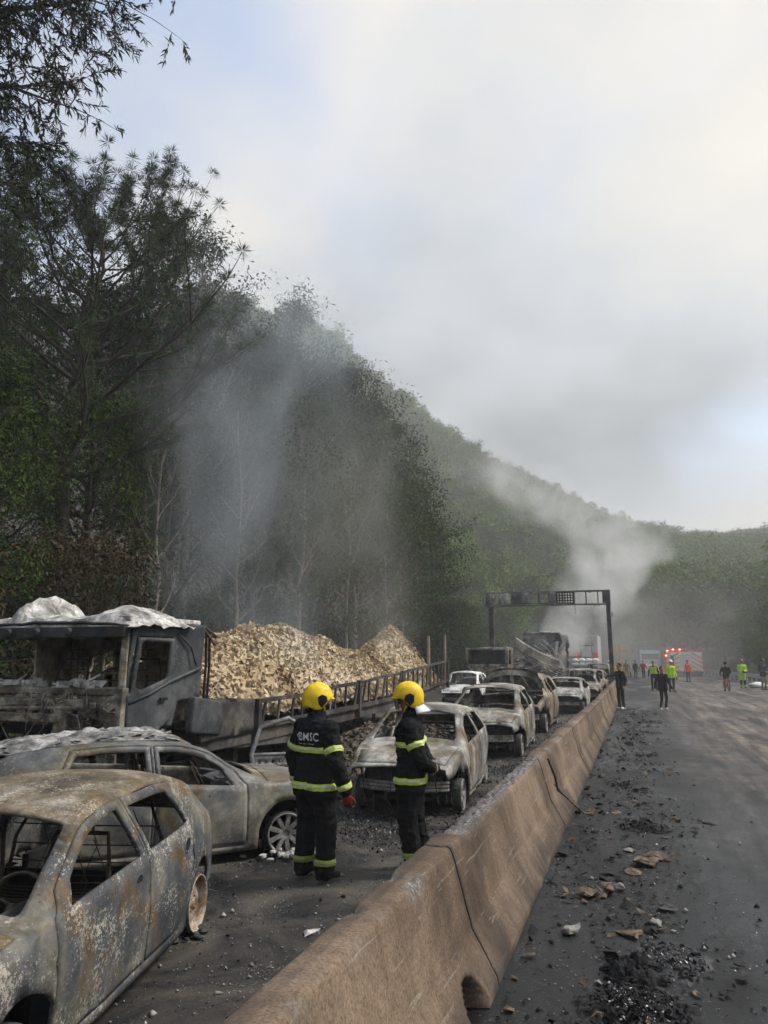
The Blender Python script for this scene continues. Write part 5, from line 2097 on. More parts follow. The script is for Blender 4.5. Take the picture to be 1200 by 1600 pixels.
    # exhaust stack and ladder bars
    for y, x in ((10.55, XL - .10), (10.68, XL - .12)):
        mb = MB()
        mb.tube([(x, y, 1.4), (x + .02, y, 2.0), (x, y, 2.55)], .022, 7)
        wobj(mb, 'air_pipe', MATS['char'], t)
    mb = MB()
    mb.bar((XL + .02, YB, 2.60), (XL - .05, YB + .55, 2.42), .05, .03)
    mb.bar((XL - .4, YB, 2.60), (XL - .4, YB + .50, 2.45), .05, .03)
    mb.bar((XL - .02, YB + .5, 2.43), (XL - .9, YB + .52, 2.43), .04, .03)
    mb.bar((XL + .02, YB, 2.56), (XL - .02, YB + .45, 2.30), .04, .03)
    wobj(mb, 'deflector_frame', MATS['trailer_steel'], t)
    for x in (XL - .2, XR + .2):
        for y in (8.95,):
            w = bpy.data.objects.new('wheel', None)
            COL.objects.link(w)
            w.parent = t
            w.matrix_parent_inverse = Matrix.Translation(t.location).inverted()
            w.location = (x, y, .30)
            w.rotation_euler.z = R(90)
            steel_rim(w, .29, .25, MATS['rust_disc'], 1 if x < -7.7 else -1)
    return t


make_truck()


def pl(xs, ys):
    xs, ys = list(xs), list(ys)
    return lambda v: float(np.interp(v, xs, ys))


def make_trailer():
    t = thing('flatbed_trailer', 'black burnt flatbed trailer with sagging slatted side rail carrying the paper load', 'trailer', (-7.75, 18.0, 0))
    XL, XR = -6.5, -9.0
    bot = interp([10.1, 12.1, 16.7, 21, 26.3], [.86, .86, .90, .97, 1.24])
    top = interp([10.1, 12.1, 16.7, 21, 26.3], [1.40, 1.33, 1.50, 1.69, 1.97])
    sway = interp([10.1, 13, 17, 21, 26.3], [0, .05, .12, .05, 0])
    xl = lambda y: XL + float(sway(y))
    # deck
    rows = []
    for y in np.linspace(10.2, 26.3, 40):
        rows.append([(x, y, float(bot(y)) - .02 + .01 * fbm((x, y, 0), 2, 3)) for x in np.linspace(XR, XL - .04, 10)])
    mb = MB()
    mb.grid(rows)
    solid(wobj(mb, 'deck', MATS['trailer_steel'], t, True), .08)
    # edge beam on both sides
    for sx in (0, 1):
        mb = MB()
        ys = np.linspace(10.2, 26.3, 36)
        rows = []
        for y in ys:
            x = xl(y) if sx == 0 else XR
            b = float(bot(y))
            rows.append([(x, y, b - .22), (x, y, b), (x - .06, y, b), (x - .06, y, b - .22)])
        mb.grid(rows, True)
        wobj(mb, 'edge_beam', MATS['trailer_steel'], t)
    # solid front side board
    panel('side_board', [(10.2, .80), (10.2, 1.47), (12.05, 1.38), (12.05, .83)], [], lambda a, b: (XL + .05, a, b), 'trailer_steel', t, .12, .04, .03, 21)
    # top rail + slats
    mb = MB()
    pts = [(xl(y) + .05, y, float(top(y)) + .012 * math.sin(y * 2.1)) for y in np.linspace(12.05, 26.3, 46)]
    for a, b in zip(pts[:-1], pts[1:]):
        mb.bar(a, b, .05, .075)
    wobj(mb, 'top_rail', MATS['trailer_steel'], t)
    mb = MB()
    pts = [(xl(y) + .05, y, float(bot(y)) + .06) for y in np.linspace(12.05, 26.3, 40)]
    for a, b in zip(pts[:-1], pts[1:]):
        mb.bar(a, b, .05, .10)
    wobj(mb, 'bottom_rail', MATS['trailer_steel'], t)
    rs = random.Random(17)
    y = 12.15
    while y < 26.2:
        big = (int(y * 10) % 3 == 0)
        mb = MB()
        ln = rs.uniform(-.02, .30) * (1 if y < 22 else .4)
        w = .10 if big else .06
        y2 = min(26.3, y + ln)
        mb.bar((xl(y) + .055, y, float(bot(y))), (xl(y) + .055 + rs.uniform(-.02, .03), y2, float(top(y2))), .04, w, up=(0, 1, 0))
        wobj(mb, 'rail_slat', MATS['trailer_steel'], t)
        y += rs.uniform(.42, .62)
    for y in (12.05, 16.9, 20.6, 26.25):
        mb = MB()
        mb.bar((xl(y) + .06, y, float(bot(y)) - .2), (xl(y) + .06, y, float(top(y)) + .05), .09, .12, up=(0, 1, 0))
        wobj(mb, 'rail_post', MATS['trailer_steel'], t)
    # tail stakes
    for y, z in ((24.1, 2.80), (26.35, 2.90)):
        mb = MB()
        mb.tube([(XL - .05, y, 1.1), (XL - .05, y, z)], .05, 7)
        wobj(mb, 'stake', MATS['wood_post'], t)
    # underframe, struts, landing gear, axles
    mb = MB()
    for x in (-8.3, -7.2):
        for a, b in zip(np.linspace(10.6, 26, 12)[:-1], np.linspace(10.6, 26, 12)[1:]):
            mb.bar((x, a, float(bot(a)) - .24), (x, b, float(bot(b)) - .24), .14, .34)
    for yy in np.linspace(11, 25.5, 14):
        mb.bar((XR + .1, yy, float(bot(yy)) - .15), (XL - .08, yy, float(bot(yy)) - .15), .08, .12)
    wobj(mb, 'underframe', MATS['char'], t)
    for yy in (14.2, 15.6, 17.2, 18.6):
        mb = MB()
        mb.bar((XL - .08, yy, .12), (XL - .05, yy + .05, float(bot(yy)) - .1), .05, .07)
        wobj(mb, 'strut', MATS['char'], t)
    mb = MB()
    mb.box((XL - .12, 15.0, .48), (.06, .75, .55))
    mb.box((XL - .09, 15.0, .48), (.02, .62, .42))
    wobj(mb, 'underrun_panel', MATS['cab_panel'], t, False, .01)
    mb = MB()
    mb.bar((XL - .06, 10.4, .72), (XL + .02, 14.0, .52), .05, .12)
    mb.bar((XL - .5, 12.2, .06), (XL - .5, 12.2, .7), .16, .16)
    wobj(mb, 'landing_leg', MATS['trailer_steel'], t)
    for yy in (20.8, 22.1, 23.4):
        for x, s in ((XL - .22, -1), (XR + .22, 1)):
            w = bpy.data.objects.new('wheel', None)
            COL.objects.link(w)
            w.parent = t
            w.matrix_parent_inverse = Matrix.Translation(t.location).inverted()
            w.location = (x, yy, .34)
            w.rotation_euler.z = R(90)
            steel_rim(w, .30, .25, MATS['rust_disc'], s)
    return t


make_trailer()


def pile_h(x, y):
    prof = interp([10.3, 11.0, 12.4, 14.2, 15.6, 17.2, 18.8, 20.4, 22.2, 23.8, 25.2, 26.3], [2.05, 2.25, 2.42, 2.72, 2.78, 2.62, 2.34, 2.20, 2.52, 3.05, 2.55, 1.7])
    c = float(prof(y))
    e = abs(x + 7.8) / 1.32
    z = 1.02 + (c - 1.02) * max(0, 1 - e**1.7)
    return z + .13 * fbm((x, y, 0), 1.1, 5) + .03 * fbm((x, y, 4), 5, 3)


def flakes(cols, n, ptfn, size, seed, tilt=.6, thick=.25):
    """many torn, curled board pieces: two-triangle folded quads"""
    rs = random.Random(seed)
    V, F = [], []
    for k in range(n):
        p, nm = ptfn(rs)
        nm = (Vector(nm) + Vector((rs.gauss(0, tilt), rs.gauss(0, tilt), rs.gauss(0, tilt)))).normalized()
        a = nm.orthogonal().normalized()
        a = (Matrix.Rotation(rs.uniform(0, 6.28), 3, nm) @ a)
        b = nm.cross(a)
        L = size * rs.uniform(.4, 1.5)
        W = L * rs.uniform(.35, .9)
        c = nm * L * rs.uniform(.05, thick)
        o = len(V)
        p = Vector(p)
        V += [p - a * L - b * W, p + a * L * rs.uniform(.6, 1) - b * W * rs.uniform(.5, 1), p + a * L * .9 + b * W * rs.uniform(.5, 1) + c, p - a * L * rs.uniform(.5, 1) + b * W + c * .5, p + c * rs.uniform(.2, 1.4)]
        F += [(o, o + 1, o + 4), (o + 1, o + 2, o + 4), (o + 2, o + 3, o + 4), (o + 3, o, o + 4)]
    return [tuple(v) for v in V], F


def make_pile():
    t = thing('paper_load', 'heaped load of torn cream coloured pulp board smouldering on the trailer', 'load', (-7.75, 18.0, 1.0))
    xs, ys = np.linspace(-9.05, -6.52, 34), np.linspace(10.3, 26.35, 190)
    rows = [[(x, y, max(.92, pile_h(x, y))) for x in xs] for y in ys]
    mb = MB()
    mb.grid(rows)
    o = wobj(mb, 'heap', MATS['pulp_pile'], t, False)

    def pt(rs):
        x, y = rs.uniform(-8.9, -6.5), rs.uniform(10.35, 26.2)
        e = .08
        nx = pile_h(x - e, y) - pile_h(x + e, y)
        ny = pile_h(x, y - e) - pile_h(x, y + e)
        return (x, y, max(.95, pile_h(x, y)) + rs.uniform(-.01, .05)), (nx, ny, 2 * e)
    V, F = flakes(0, 22000, pt, .046, 3, .42)
    f = MB()
    f.v, f.f, f.m = V, F, [0] * len(F)
    o = wobj(f, 'torn_board', MATS['pulp_pile'], t)
    o['kind'] = 'stuff'
    # spilled, charred board under and in front of the trailer
    sp = thing('spilled_board', 'charred spill of pulp board heaped beneath the trailer edge', 'debris', (-5.6, 16, 0))

    def sh(x, y):
        g = math.exp(-((x + 6.0) / .85)**2) * (.42 + .22 * fbm((x, y, 1), .8, 4)) * float(np.interp(y, [9.5, 11.5, 14, 18, 24, 27], [0, .7, 1, 1.05, .7, 0]))
        return g + .07 * fbm((x, y, 3), 3.5, 4) * (1 if g > .03 else 0) - .03
    mb = MB()
    mb.grid([[(x, y, sh(x, y)) for x in np.linspace(-8.4, -4.2, 50)] for y in np.linspace(9.6, 27, 160)])
    wobj(mb, 'heap', MATS['pulp_charred'], sp, False)

    def pt2(rs):
        x, y = rs.gauss(-5.9, .8), rs.uniform(10, 26.5)
        return (x, y, max(0, sh(x, y)) + rs.uniform(0, .04)), (0, 0, 1)
    V, F = flakes(0, 9000, pt2, .045, 8, .7, .5)
    f = MB()
    f.v, f.f, f.m = V, F, [0] * len(F)
    wobj(f, 'torn_board', MATS['pulp_charred'], sp)['kind'] = 'stuff'


make_pile()


# a loose door frame and perforated plate standing by the wagon
def make_loose_door():
    t = thing('loose_door_frame', 'grey bare door frame propped upright between the wagon and the trailer', 'door frame', (-5.05, 10.1, 0), R(35))
    mb = MB()
    mb.tube([(-.32, 0, .02), (-.36, 0, .75), (-.24, 0, 1.10), (.16, 0, 1.22), (.34, 0, 1.12), (.36, 0, .60), (.34, 0, .02)], .035, 7)
    mb.tube([(-.36, 0, .72), (.36, 0, .72)], .025, 6)
    mb.obj('frame', MATS['bare_metal'], t, True)
    v2, T = sheet([(-.33, .05), (-.33, .70), (.33, .70), (.33, .05)], [[(x + .03 * math.cos(a), z + .03 * math.sin(a)) for a in np.linspace(0, 6.28, 7)[:-1]] for x in np.linspace(-.25, .25, 6) for z in np.linspace(.14, .62, 6)], .06)
    o = link('perforated_plate', npmesh('perforated_plate', [(a, 0, b) for a, b in v2], T, MATS['bare_metal']), t)
    solid(o, .01, 0)


make_loose_door()


# ------------------------------------------------------------------ second truck and wrecked box trailer
def make_truck2():
    t = thing('burnt_truck', 'burnt flat fronted truck cab frame standing behind the white car', 'truck', (-8.05, 43.0, 0))
    XL, XR, YF, YB = -6.85, -9.25, 42.0, 43.9
    P = MB()
    panel('front_panel', [(XR, .45), (XR, 2.62), (XL, 2.62), (XL, .45)], [[(XR + .14, 1.72), (XR + .14, 2.50), (XL - .14, 2.50), (XL - .14, 1.72)], [(XR + .2, .6), (XR + .2, 1.0), (XL - .2, 1.0), (XL - .2, .6)]],
          lambda a, b: (a, YF, b), 'burnt_sedan', t, .12, .07, .04, 31)
    for x in (XL, XR):
        panel('side_panel', [(YF, .6), (YF, 2.62), (YB, 2.62), (YB, .6)], [[(YF + .2, 1.7), (YF + .25, 2.45), (YF + 1.1, 2.45), (YF + 1.1, 1.7)]], lambda a, b: (x, a, b), 'burnt_brown', t, .15, .05, .03, 33)
    panel('back_wall', [(XR, .6), (XR, 2.6), (XL, 2.6), (XL, .6)], [], lambda a, b: (a, YB, b), 'cab_panel', t, .2, .04, .03, 34)
    panel('roof', [(XR, YF), (XL, YF), (XL, YB), (XR, YB)], [], lambda a, b: (a, b, 2.63), 'burnt_pale', t, .2, .05, .03, 35)
    rs = random.Random(6)
    mb = MB()
    junk(mb, (-8.05, YF - .05, 1.3), (1.05, .1, .35), 40, rs, .35, .6)
    wobj(mb, 'front_slag', MATS['burnt_pale'], t)['kind'] = 'stuff'
    mb = MB()
    junk(mb, (-8.05, 43, .6), (1.0, .8, .4), 50, rs, .5, .5)
    wobj(mb, 'engine', MATS['char_grey'], t)
    mb = MB()
    mb.bar((-8.6, 42.2, .7), (-8.6, 50, .8), .12, .28)
    mb.bar((-7.5, 42.2, .7), (-7.5, 50, .8), .12, .28)
    wobj(mb, 'chassis', MATS['char'], t)
    for x, s in ((XL - .15, -1), (XR + .15, 1)):
        w = bpy.data.objects.new('wheel', None)
        COL.objects.link(w)
        w.parent = t
        w.matrix_parent_inverse = Matrix.Translation(t.location).inverted()
        w.location = (x, 42.7, .3)
        w.rotation_euler.z = R(90)
        steel_rim(w, .30, .25, MATS['rust_disc'], s)


make_truck2()


def make_box_wreck():
    t = thing('wrecked_box_trailer', 'collapsed box trailer of buckled grey sheets and bare hoops smoking at its rear', 'trailer', (-6.6, 60, 0))
    # near end wall of the body, bulged
    panel('end_sheet', [(-8.3, .9), (-8.2, 4.05), (-5.75, 3.95), (-5.9, 1.0)], [], lambda a, b: (a, 58.0 + .25 * math.sin((a + 8.2) * 1.3) + .12 * math.sin(b * 2), b), 'char_grey' if False else 'gantry_steel', t, .2, .03, .25, 41)
    panel('side_sheet', [(58.0, .9), (58.0, 3.95), (64.5, 3.9), (67.0, 3.2), (67.0, .9)], [[(63.0, 1.2), (63.2, 3.2), (64.4, 3.2), (64.4, 1.2)]], lambda a, b: (-5.6 + .15 * math.sin(a * 1.1), a, b), 'gantry_steel', t, .25, .03, .30, 42)
    panel('roof_sheet', [(-8.2, 58.2), (-5.7, 58.2), (-5.7, 66), (-8.2, 66)], [], lambda a, b: (a, b, 3.95 - .06 * (b - 58)), 'gantry_steel', t, .4, .03, .3, 43)
    # bare hoops leaning
    rs = random.Random(9)
    for k in range(9):
        mb = MB()
        y = 57.2 - k * .55
        x0 = -5.55 + rs.uniform(-.1, .1)
        ln = .25 * k
        mb.tube([(x0 - .2 * k, y, .9), (x0 - .1 - .15 * k, y - .1, 1.8), (x0 - .35 - ln, y, 2.7 - .1 * k), (x0 - 1.1 - ln, y + .1, 3.4 - .2 * k)], .04, 5)
        wobj(mb, 'hoop', MATS['burnt_pale'], t)
    # long curled roof rail sweeping down to the near cars
    mb = MB()
    rows = []
    for i in range(26):
        f = i / 25
        c = Vector((-7.3 + 2.6 * f, 47.5 + 1.2 * f, 3.05 - 2.0 * f + .55 * f * f))
        rows.append([c + Vector((.06 * a, .10 * a, .30 * a + .08 * math.sin(a * 3))) for a in np.linspace(-.9, .9, 7)])
    mb.grid(rows)
    solid(wobj(mb, 'roof_rail', MATS['burnt_wagon'], t, True), .05)
    mb = MB()
    for k in range(5):
        pts = [(-7.1 + 2.7 * f, 47.9 + k * .05, 2.7 - 2.0 * f + .6 * f * f - .12 * k + .05 * math.sin(f * 9 + k)) for f in np.linspace(0, 1, 12)]
        mb.tube(pts, .035, 5)
    wobj(mb, 'rail_strip', MATS['burnt_sedan'], t)
    mb = MB()
    junk(mb, (-6.6, 52, 1.4), (1.3, 3.5, .7), 90, rs, .8, .55)
    wobj(mb, 'buckled_floor', MATS['gantry_steel'], t)['kind'] = 'stuff'
    mb = MB()
    V, F = flakes(0, 160, lambda r: ((r.gauss(-5.9, .35), r.gauss(50.5, .8), r.uniform(1.2, 2.3)), (0, -1, .5)), .16, 4, .8, .6)
    mb.v, mb.f, mb.m = V, F, [0] * len(F)
    wobj(mb, 'torn_sheeting', MATS['ash_white'], t)['kind'] = 'stuff'


make_box_wreck()


# ------------------------------------------------------------------ gantry
def make_gantry():
    Y, X0, X1, ZB, ZT = 45.0, -8.62, -1.36, 5.15, 5.93
    t = thing('road_gantry', 'charred overhead road gantry with burnt message panel spanning the blocked lanes', 'gantry', (-5.0, 45, 0))
    mb = MB()
    mb.bar((X1 - .03, Y, 0), (X1 - .03, Y, ZT), .24, .24)
    mb.box((X1 - .03, Y, .9), (.5, .5, .12))
    wobj(mb, 'post', MATS['trailer_steel'], t)
    mb = MB()
    mb.bar((X0 + .38, Y, 0), (X0 + .38, Y, ZB), .30, .28)
    wobj(mb, 'post', MATS['trailer_steel'], t)
    for z in (ZB, ZT):
        for dy in (-.28, .28):
            mb = MB()
            pts = [(x, Y + dy, z + .02 * fbm((x, dy, z), .8, 3)) for x in np.linspace(X0, X1 + .1, 30)]
            for a, b in zip(pts[:-1], pts[1:]):
                mb.bar(a, b, .05, .055)
            wobj(mb, 'chord', MATS['gantry_steel'], t)
    xs = list(np.linspace(X0, X1 + .08, 12))
    for x in xs:
        mb = MB()
        for dy in (-.28, .28):
            mb.bar((x, Y + dy, ZB), (x, Y + dy, ZT), .045, .045)
        mb.bar((x, Y - .28, ZB), (x, Y + .28, ZT), .04, .04)
        mb.bar((x, Y - .28, ZB), (x, Y + .28, ZB), .06, .06)
        mb.bar((x, Y - .28, ZT), (x, Y + .28, ZT), .06, .06)
        wobj(mb, 'web_frame', MATS['gantry_steel'], t)
    # remains of the message panel: left burnt sheet, a lamp grid, dark end box
    panel('burnt_sheet', [(X0 + .1, ZB + .02), (X0 + .1, ZT - .05), (X0 + 1.5, ZT - .05), (X0 + 1.6, ZB + .1)], [[(X0 + .4 + .22 * k, ZB + .22), (X0 + .42 + .22 * k, ZT - .2), (X0 + .5 + .22 * k, ZT - .15), (X0 + .5 + .22 * k, ZB + .18)] for k in range(4)],
          lambda a, b: (a, Y - .33, b), 'burnt_pale', t, .1, .03, .03, 51)
    panel('dark_sheet', [(X0 + 1.65, ZB + .06), (X0 + 1.65, ZT - .05), (X0 + 4.3, ZT - .05), (X0 + 4.3, ZB + .06)],
          [[(X0 + a, ZB + .13), (X0 + a, ZT - .13), (X0 + b, ZT - .13), (X0 + b, ZB + .13)] for a, b in ((2.75, 3.25), (3.4, 3.85))], lambda a, b: (a, Y - .32, b), 'gantry_steel', t, .15, .03, .02, 52)
    gx = [X0 + 4.35 + .155 * k for k in range(6)]
    panel('lamp_grid', [(X0 + 4.30, ZB + .04), (X0 + 4.30, ZT - .04), (X0 + 5.35, ZT - .04), (X0 + 5.35, ZB + .04)],
          [[(x + .04, z + .03), (x + .04, z + .12), (x + .13, z + .12), (x + .13, z + .03)] for x in gx for z in np.linspace(ZB + .08, ZT - .24, 4)], lambda a, b: (a, Y - .32, b), 'char', t, .12, .02, .0, 53)
    panel('end_box', [(X1 - .32, ZB + .04), (X1 - .32, ZT - .02), (X1 + .12, ZT - .02), (X1 + .12, ZB + .04)], [], lambda a, b: (a, Y - .33, b), 'cab_panel', t, .12, .03, .02, 54)
    rs = random.Random(2)
    mb = MB()
    for k in range(40):
        x = rs.choice([rs.uniform(X0, X0 + 1.6), rs.uniform(X1 - 1.3, X1)])
        z = rs.choice([ZB, ZT])
        mb.tube([(x, Y - .33, z), (x + rs.gauss(0, .05), Y - .34, z - rs.uniform(.03, .16))], rs.uniform(.012, .03), 4)
    mb.tube([(-3.25, Y - .3, ZB), (-3.24, Y - .3, ZB - .55)], .012, 4)
    wobj(mb, 'melted_drips', MATS['char_grey'], t)['kind'] = 'stuff'
    mb = MB()
    mb.box((X1 + .14, Y - .05, 4.55), (.16, .2, .26))
    wobj(mb, 'junction_box', MATS['grey_paint'], t, False, .01)


make_gantry()


# ------------------------------------------------------------------ vehicles at the far end
def make_sack_truck():
    t = thing('tarped_truck', 'grey panelled truck carrying a green tractor and white sacks at its tail', 'truck', (-5.4, 88, 0))
    XL, XR = -6.75, -4.15
    mb = MB()
    mb.box((-5.45, 92, .95), (2.5, 12, .25))
    wobj(mb, 'deck', MATS['gantry_steel'], t)
    mb = MB()
    mb.box((-5.45, 93.5, 2.9), (2.55, 8.5, 3.4))
    wobj(mb, 'box_body', MATS['grey_paint'], t, False, .05)
    for x in (XL + .2, XR - .2):
        mb = MB()
        mb.lathe([(.45, -.14), (.48, -.1), (.48, .1), (.45, .14), (.25, .12), (.001, .12)], 16, Matrix.Translation((x, 87.2, .48)), True)
        wobj(mb, 'wheel', MATS['tyre_black'], t)
    tr = thing('tractor', 'green tractor with folded roll bar loaded on the far truck', 'tractor', (-5.35, 87.8, 1.08))
    mb = MB()
    mb.box((-5.35, 88.0, 1.75), (.95, 1.6, .65))
    mb.box((-5.35, 87.3, 2.0), (.7, .5, .3))
    wobj(mb, 'engine_cover', MATS['tractor_green'], tr, False, .05)
    mb = MB()
    mb.bar((-5.95, 87.4, 2.1), (-5.95, 87.4, 3.4), .07)
    mb.bar((-4.75, 87.4, 2.1), (-4.75, 87.4, 3.4), .07)
    mb.bar((-6.15, 87.4, 3.4), (-4.55, 87.4, 3.4), .07)
    mb.bar((-6.15, 87.4, 3.4), (-6.0, 87.4, 3.75), .06)
    mb.bar((-4.55, 87.4, 3.4), (-4.7, 87.4, 3.75), .06)
    wobj(mb, 'roll_bar', MATS['char'], tr)
    mb = MB()
    mb.box((-5.35, 87.45, 2.75), (1.1, .05, 1.1))
    wobj(mb, 'windscreen', MATS['roller_grey'], tr)
    for x in (-6.25, -4.45):
        mb = MB()
        mb.lathe([(.52, -.18), (.56, -.12), (.56, .12), (.52, .18), (.3, .15), (.001, .15)], 18, Matrix.Translation((x, 88.3, 1.66)), True)
        wobj(mb, 'wheel', MATS['tyre_black'], tr)
    for k, (x, c, lab) in enumerate(((-6.35, 'cone_red', 'red and blue drum strapped left of the tractor'), (-4.35, 'cone_red', 'red and blue drum strapped right of the tractor'))):
        d = thing('drum', lab, 'drum', (x, 86.8, 1.08))
        mb = MB()
        mb.lathe([(.30, 0), (.30, .85), (.26, .9), (.001, .9)], 16, Matrix.Translation((x, 86.8, 1.08)) @ Matrix.Rotation(R(-90), 4, 'Y'), True)
        wobj(mb, 'barrel', MATS['blue_paint' if k else 'cone_red'], d, True)
        mb = MB()
        mb.lathe([(.29, .90), (.29, 1.5), (.27, 1.56), (.001, 1.58)], 16, Matrix.Translation((x, 86.8, 1.08)) @ Matrix.Rotation(R(-90), 4, 'Y'), True)
        wobj(mb, 'cone_top', MATS['cone_red'], d, True)
    rs = random.Random(3)
    for k in range(8):
        x = -6.5 + (k % 4) * .72
        z = 1.1 + (k // 4) * .42
        mb = MB()
        mb.ball((0, 0, .22), (.40, .42, .26), 12, 8)
        mb.warp(lambda p: Vector(p) * (1 + .12 * fbm(p + Vector((k, 0, 0)), 2.5, 3)))
        o = mb.obj('sack', MATS['sack_white'], None, True)
        o.location = (x, 86.0 + rs.uniform(-.1, .1), z)
        o.rotation_euler.z = rs.uniform(0, 3)
        tag(o, 'bulging white sack piled at the tail of the far truck', 'sack', 'white sacks at the tail of the far truck')


make_sack_truck()


def make_fire_truck():
    t = thing('fire_truck', 'red fire engine with chevron striped rear and lit red beacons', 'fire truck', (4.9, 93.5, 0))
    X0, X1, Y0 = 2.95, 6.95, 90.0
    mb = MB()
    mb.box((4.95, 93.6, 1.62), (3.96, 7.0, 2.25))
    wobj(mb, 'body', MATS['fire_red'], t, False, .06)
    mb = MB()
    mb.box((5.0, Y0 + .06, 1.60), (3.7, .06, 2.15))
    wobj(mb, 'rear_panel', MATS['white_paint'], t)
    # chevrons: separate slanting strips
    for lo, hi, s in ((X0 + .1, X0 + .55, 1), (X0 + 1.0, X0 + 1.55, 1), (5.75, 6.9, -1)):
        for k in range(9):
            z0 = .62 + .24 * k
            w = hi - lo
            zz = [z0, z0 + w * .55 * (-s)] if s > 0 else [z0 - w * .0, z0 - w * .55]
            a, b = (z0, z0 - w * .6) if s < 0 else (z0 - w * .6, z0)
            q = [(lo, a), (hi, b), (hi, b + .125), (lo, a + .125)]
            q = [(x, min(2.66, max(.55, z))) for x, z in q]
            if q[2][1] - q[1][1] < .01 and q[3][1] - q[0][1] < .01:
                continue
            m = MB()
            m.add([(x, Y0 + .02, z) for x, z in q] + [(x, Y0 + .035, z) for x, z in q], [(0, 1, 2, 3), (4, 7, 6, 5), (0, 4, 5, 1), (1, 5, 6, 2), (2, 6, 7, 3), (3, 7, 4, 0)])
            wobj(m, 'chevron', MATS['fire_red' if k % 2 == 0 else 'stripe_yellow'], t)
    mb = MB()
    for k in range(12):
        mb.box((5.15, Y0 + .02, 1.05 + .125 * k), (1.15, .03, .115))
    wobj(mb, 'roller_door', MATS['roller_grey'], t)
    mb = MB()
    mb.box((3.75, Y0 + .02, 1.5), (.36, .03, 1.6))
    wobj(mb, 'side_door', MATS['cab_panel'], t)
    mb = MB()
    mb.box((4.4, Y0 + .4, 2.86), (2.4, .5, .16))
    mb.box((6.4, Y0 + .4, 2.84), (.8, .5, .12))
    wobj(mb, 'roof_locker', MATS['fire_red'], t, False, .02)
    for x, z in ((3.3, 2.82), (3.9, 2.95), (4.6, 2.95), (3.12, 2.3)):
        m = MB()
        m.ball((x, Y0 + .02, z), (.09, .07, .07), 10, 6)
        wobj(m, 'beacon', MATS['lamp_red'], t, True)
    for x in (3.2, 6.7):
        m = MB()
        m.lathe([(.48, -.16), (.50, -.1), (.50, .1), (.48, .16), (.28, .14), (.001, .14)], 18, Matrix.Translation((x, 91.8, .50)), True)
        wobj(m, 'wheel', MATS['tyre_black'], t)
    mb = MB()
    mb.box((4.95, 91.5, .42), (3.4, 2.8, .2))
    mb.box((4.95, Y0 - .05, .5), (3.8, .18, .16))
    wobj(mb, 'bumper', MATS['char_grey'], t)
    m = MB()
    for x in (3.3, 5.9):
        m.bar((x, Y0 + .1, 2.8), (x, Y0 + 4, 2.8), .06)
    for k in range(12):
        m.bar((3.3, Y0 + .2 + .3 * k, 2.8), (3.8, Y0 + .2 + .3 * k, 2.8), .04)
    wobj(m, 'ladder', MATS['galvanised'], t)


make_fire_truck()


def make_blue_truck():
    t = thing('pale_blue_truck', 'pale blue truck front fading into the smoke beside the fire engine', 'truck', (1.6, 99, 0))
    mb = MB()
    mb.box((1.6, 99.5, 1.75), (2.3, 2.0, 1.9))
    wobj(mb, 'cab', MATS['blue_paint'], t, False, .12)
    mb = MB()
    mb.box((1.6, 98.49, 2.2), (2.0, .04, .7))
    wobj(mb, 'windscreen', MATS['dark_glass'], t, False, .01)
    mb = MB()
    mb.box((1.6, 98.45, 1.15), (1.5, .06, .35))
    mb.box((1.6, 98.42, .62), (2.3, .16, .3))
    wobj(mb, 'bumper', MATS['white_paint'], t, False, .02)
    for x in (.7, 2.5):
        m = MB()
        m.lathe([(.48, -.14), (.5, 0), (.48, .14), (.001, .14)], 16, Matrix.Translation((x, 99.4, .5)), True)
        wobj(m, 'wheel', MATS['tyre_black'], t)
        m = MB()
        m.lathe([(.12, 0), (.12, .03), (.001, .05)], 12, Matrix.Translation((x, 98.42, .95)) @ Matrix.Rotation(R(-90), 4, 'Z'), True)
        wobj(m, 'headlight', MATS['white_paint'], t)
    mb = MB()
    mb.box((1.6, 103, 1.9), (2.4, 4.5, 2.2))
    wobj(mb, 'tank_body', MATS['blue_paint'], t, False, .1)


make_blue_truck()


def make_cross_mast():
    t = thing('yellow_work_light', 'yellow cross shaped lamp mast rising from a yellow trailer beyond the barrier', 'lamp mast', (-1.7, 85, 0))
    mb = MB()
    mb.bar((-1.7, 85, .6), (-1.7, 85, 3.35), .12)
    mb.obj('mast', MATS['sign_yellow'], t).matrix_parent_inverse = Matrix.Translation(t.location).inverted()
    mb = MB()
    mb.bar((-2.3, 85, 2.75), (-1.1, 85, 2.75), .12)
    mb.box((-2.2, 84.95, 2.75), (.3, .2, .25))
    mb.box((-1.2, 84.95, 2.75), (.3, .2, .25))
    mb.box((-1.7, 84.95, 3.35), (.3, .2, .35))
    wobj(mb, 'lamp_arm', MATS['sign_yellow'], t)
    mb = MB()
    mb.box((-1.6, 85.3, .75), (1.6, 2.0, .55))
    mb.bar((-2.3, 84.5, .9), (-2.5, 84.5, 1.9), .08)
    mb.bar((-.9, 84.5, .9), (-.7, 84.5, 1.9), .08)
    mb.bar((-2.5, 84.5, 1.6), (-.7, 84.5, 1.6), .06)
    wobj(mb, 'trailer_bed', MATS['sign_yellow'], t, False, .03)
    for x in (-2.45, -.75):
        m = MB()
        m.lathe([(.26, -.08), (.28, 0), (.26, .08), (.001, .08)], 14, Matrix.Translation((x, 85.3, .28)), True)
        wobj(m, 'wheel', MATS['tyre_black'], t)


make_cross_mast()
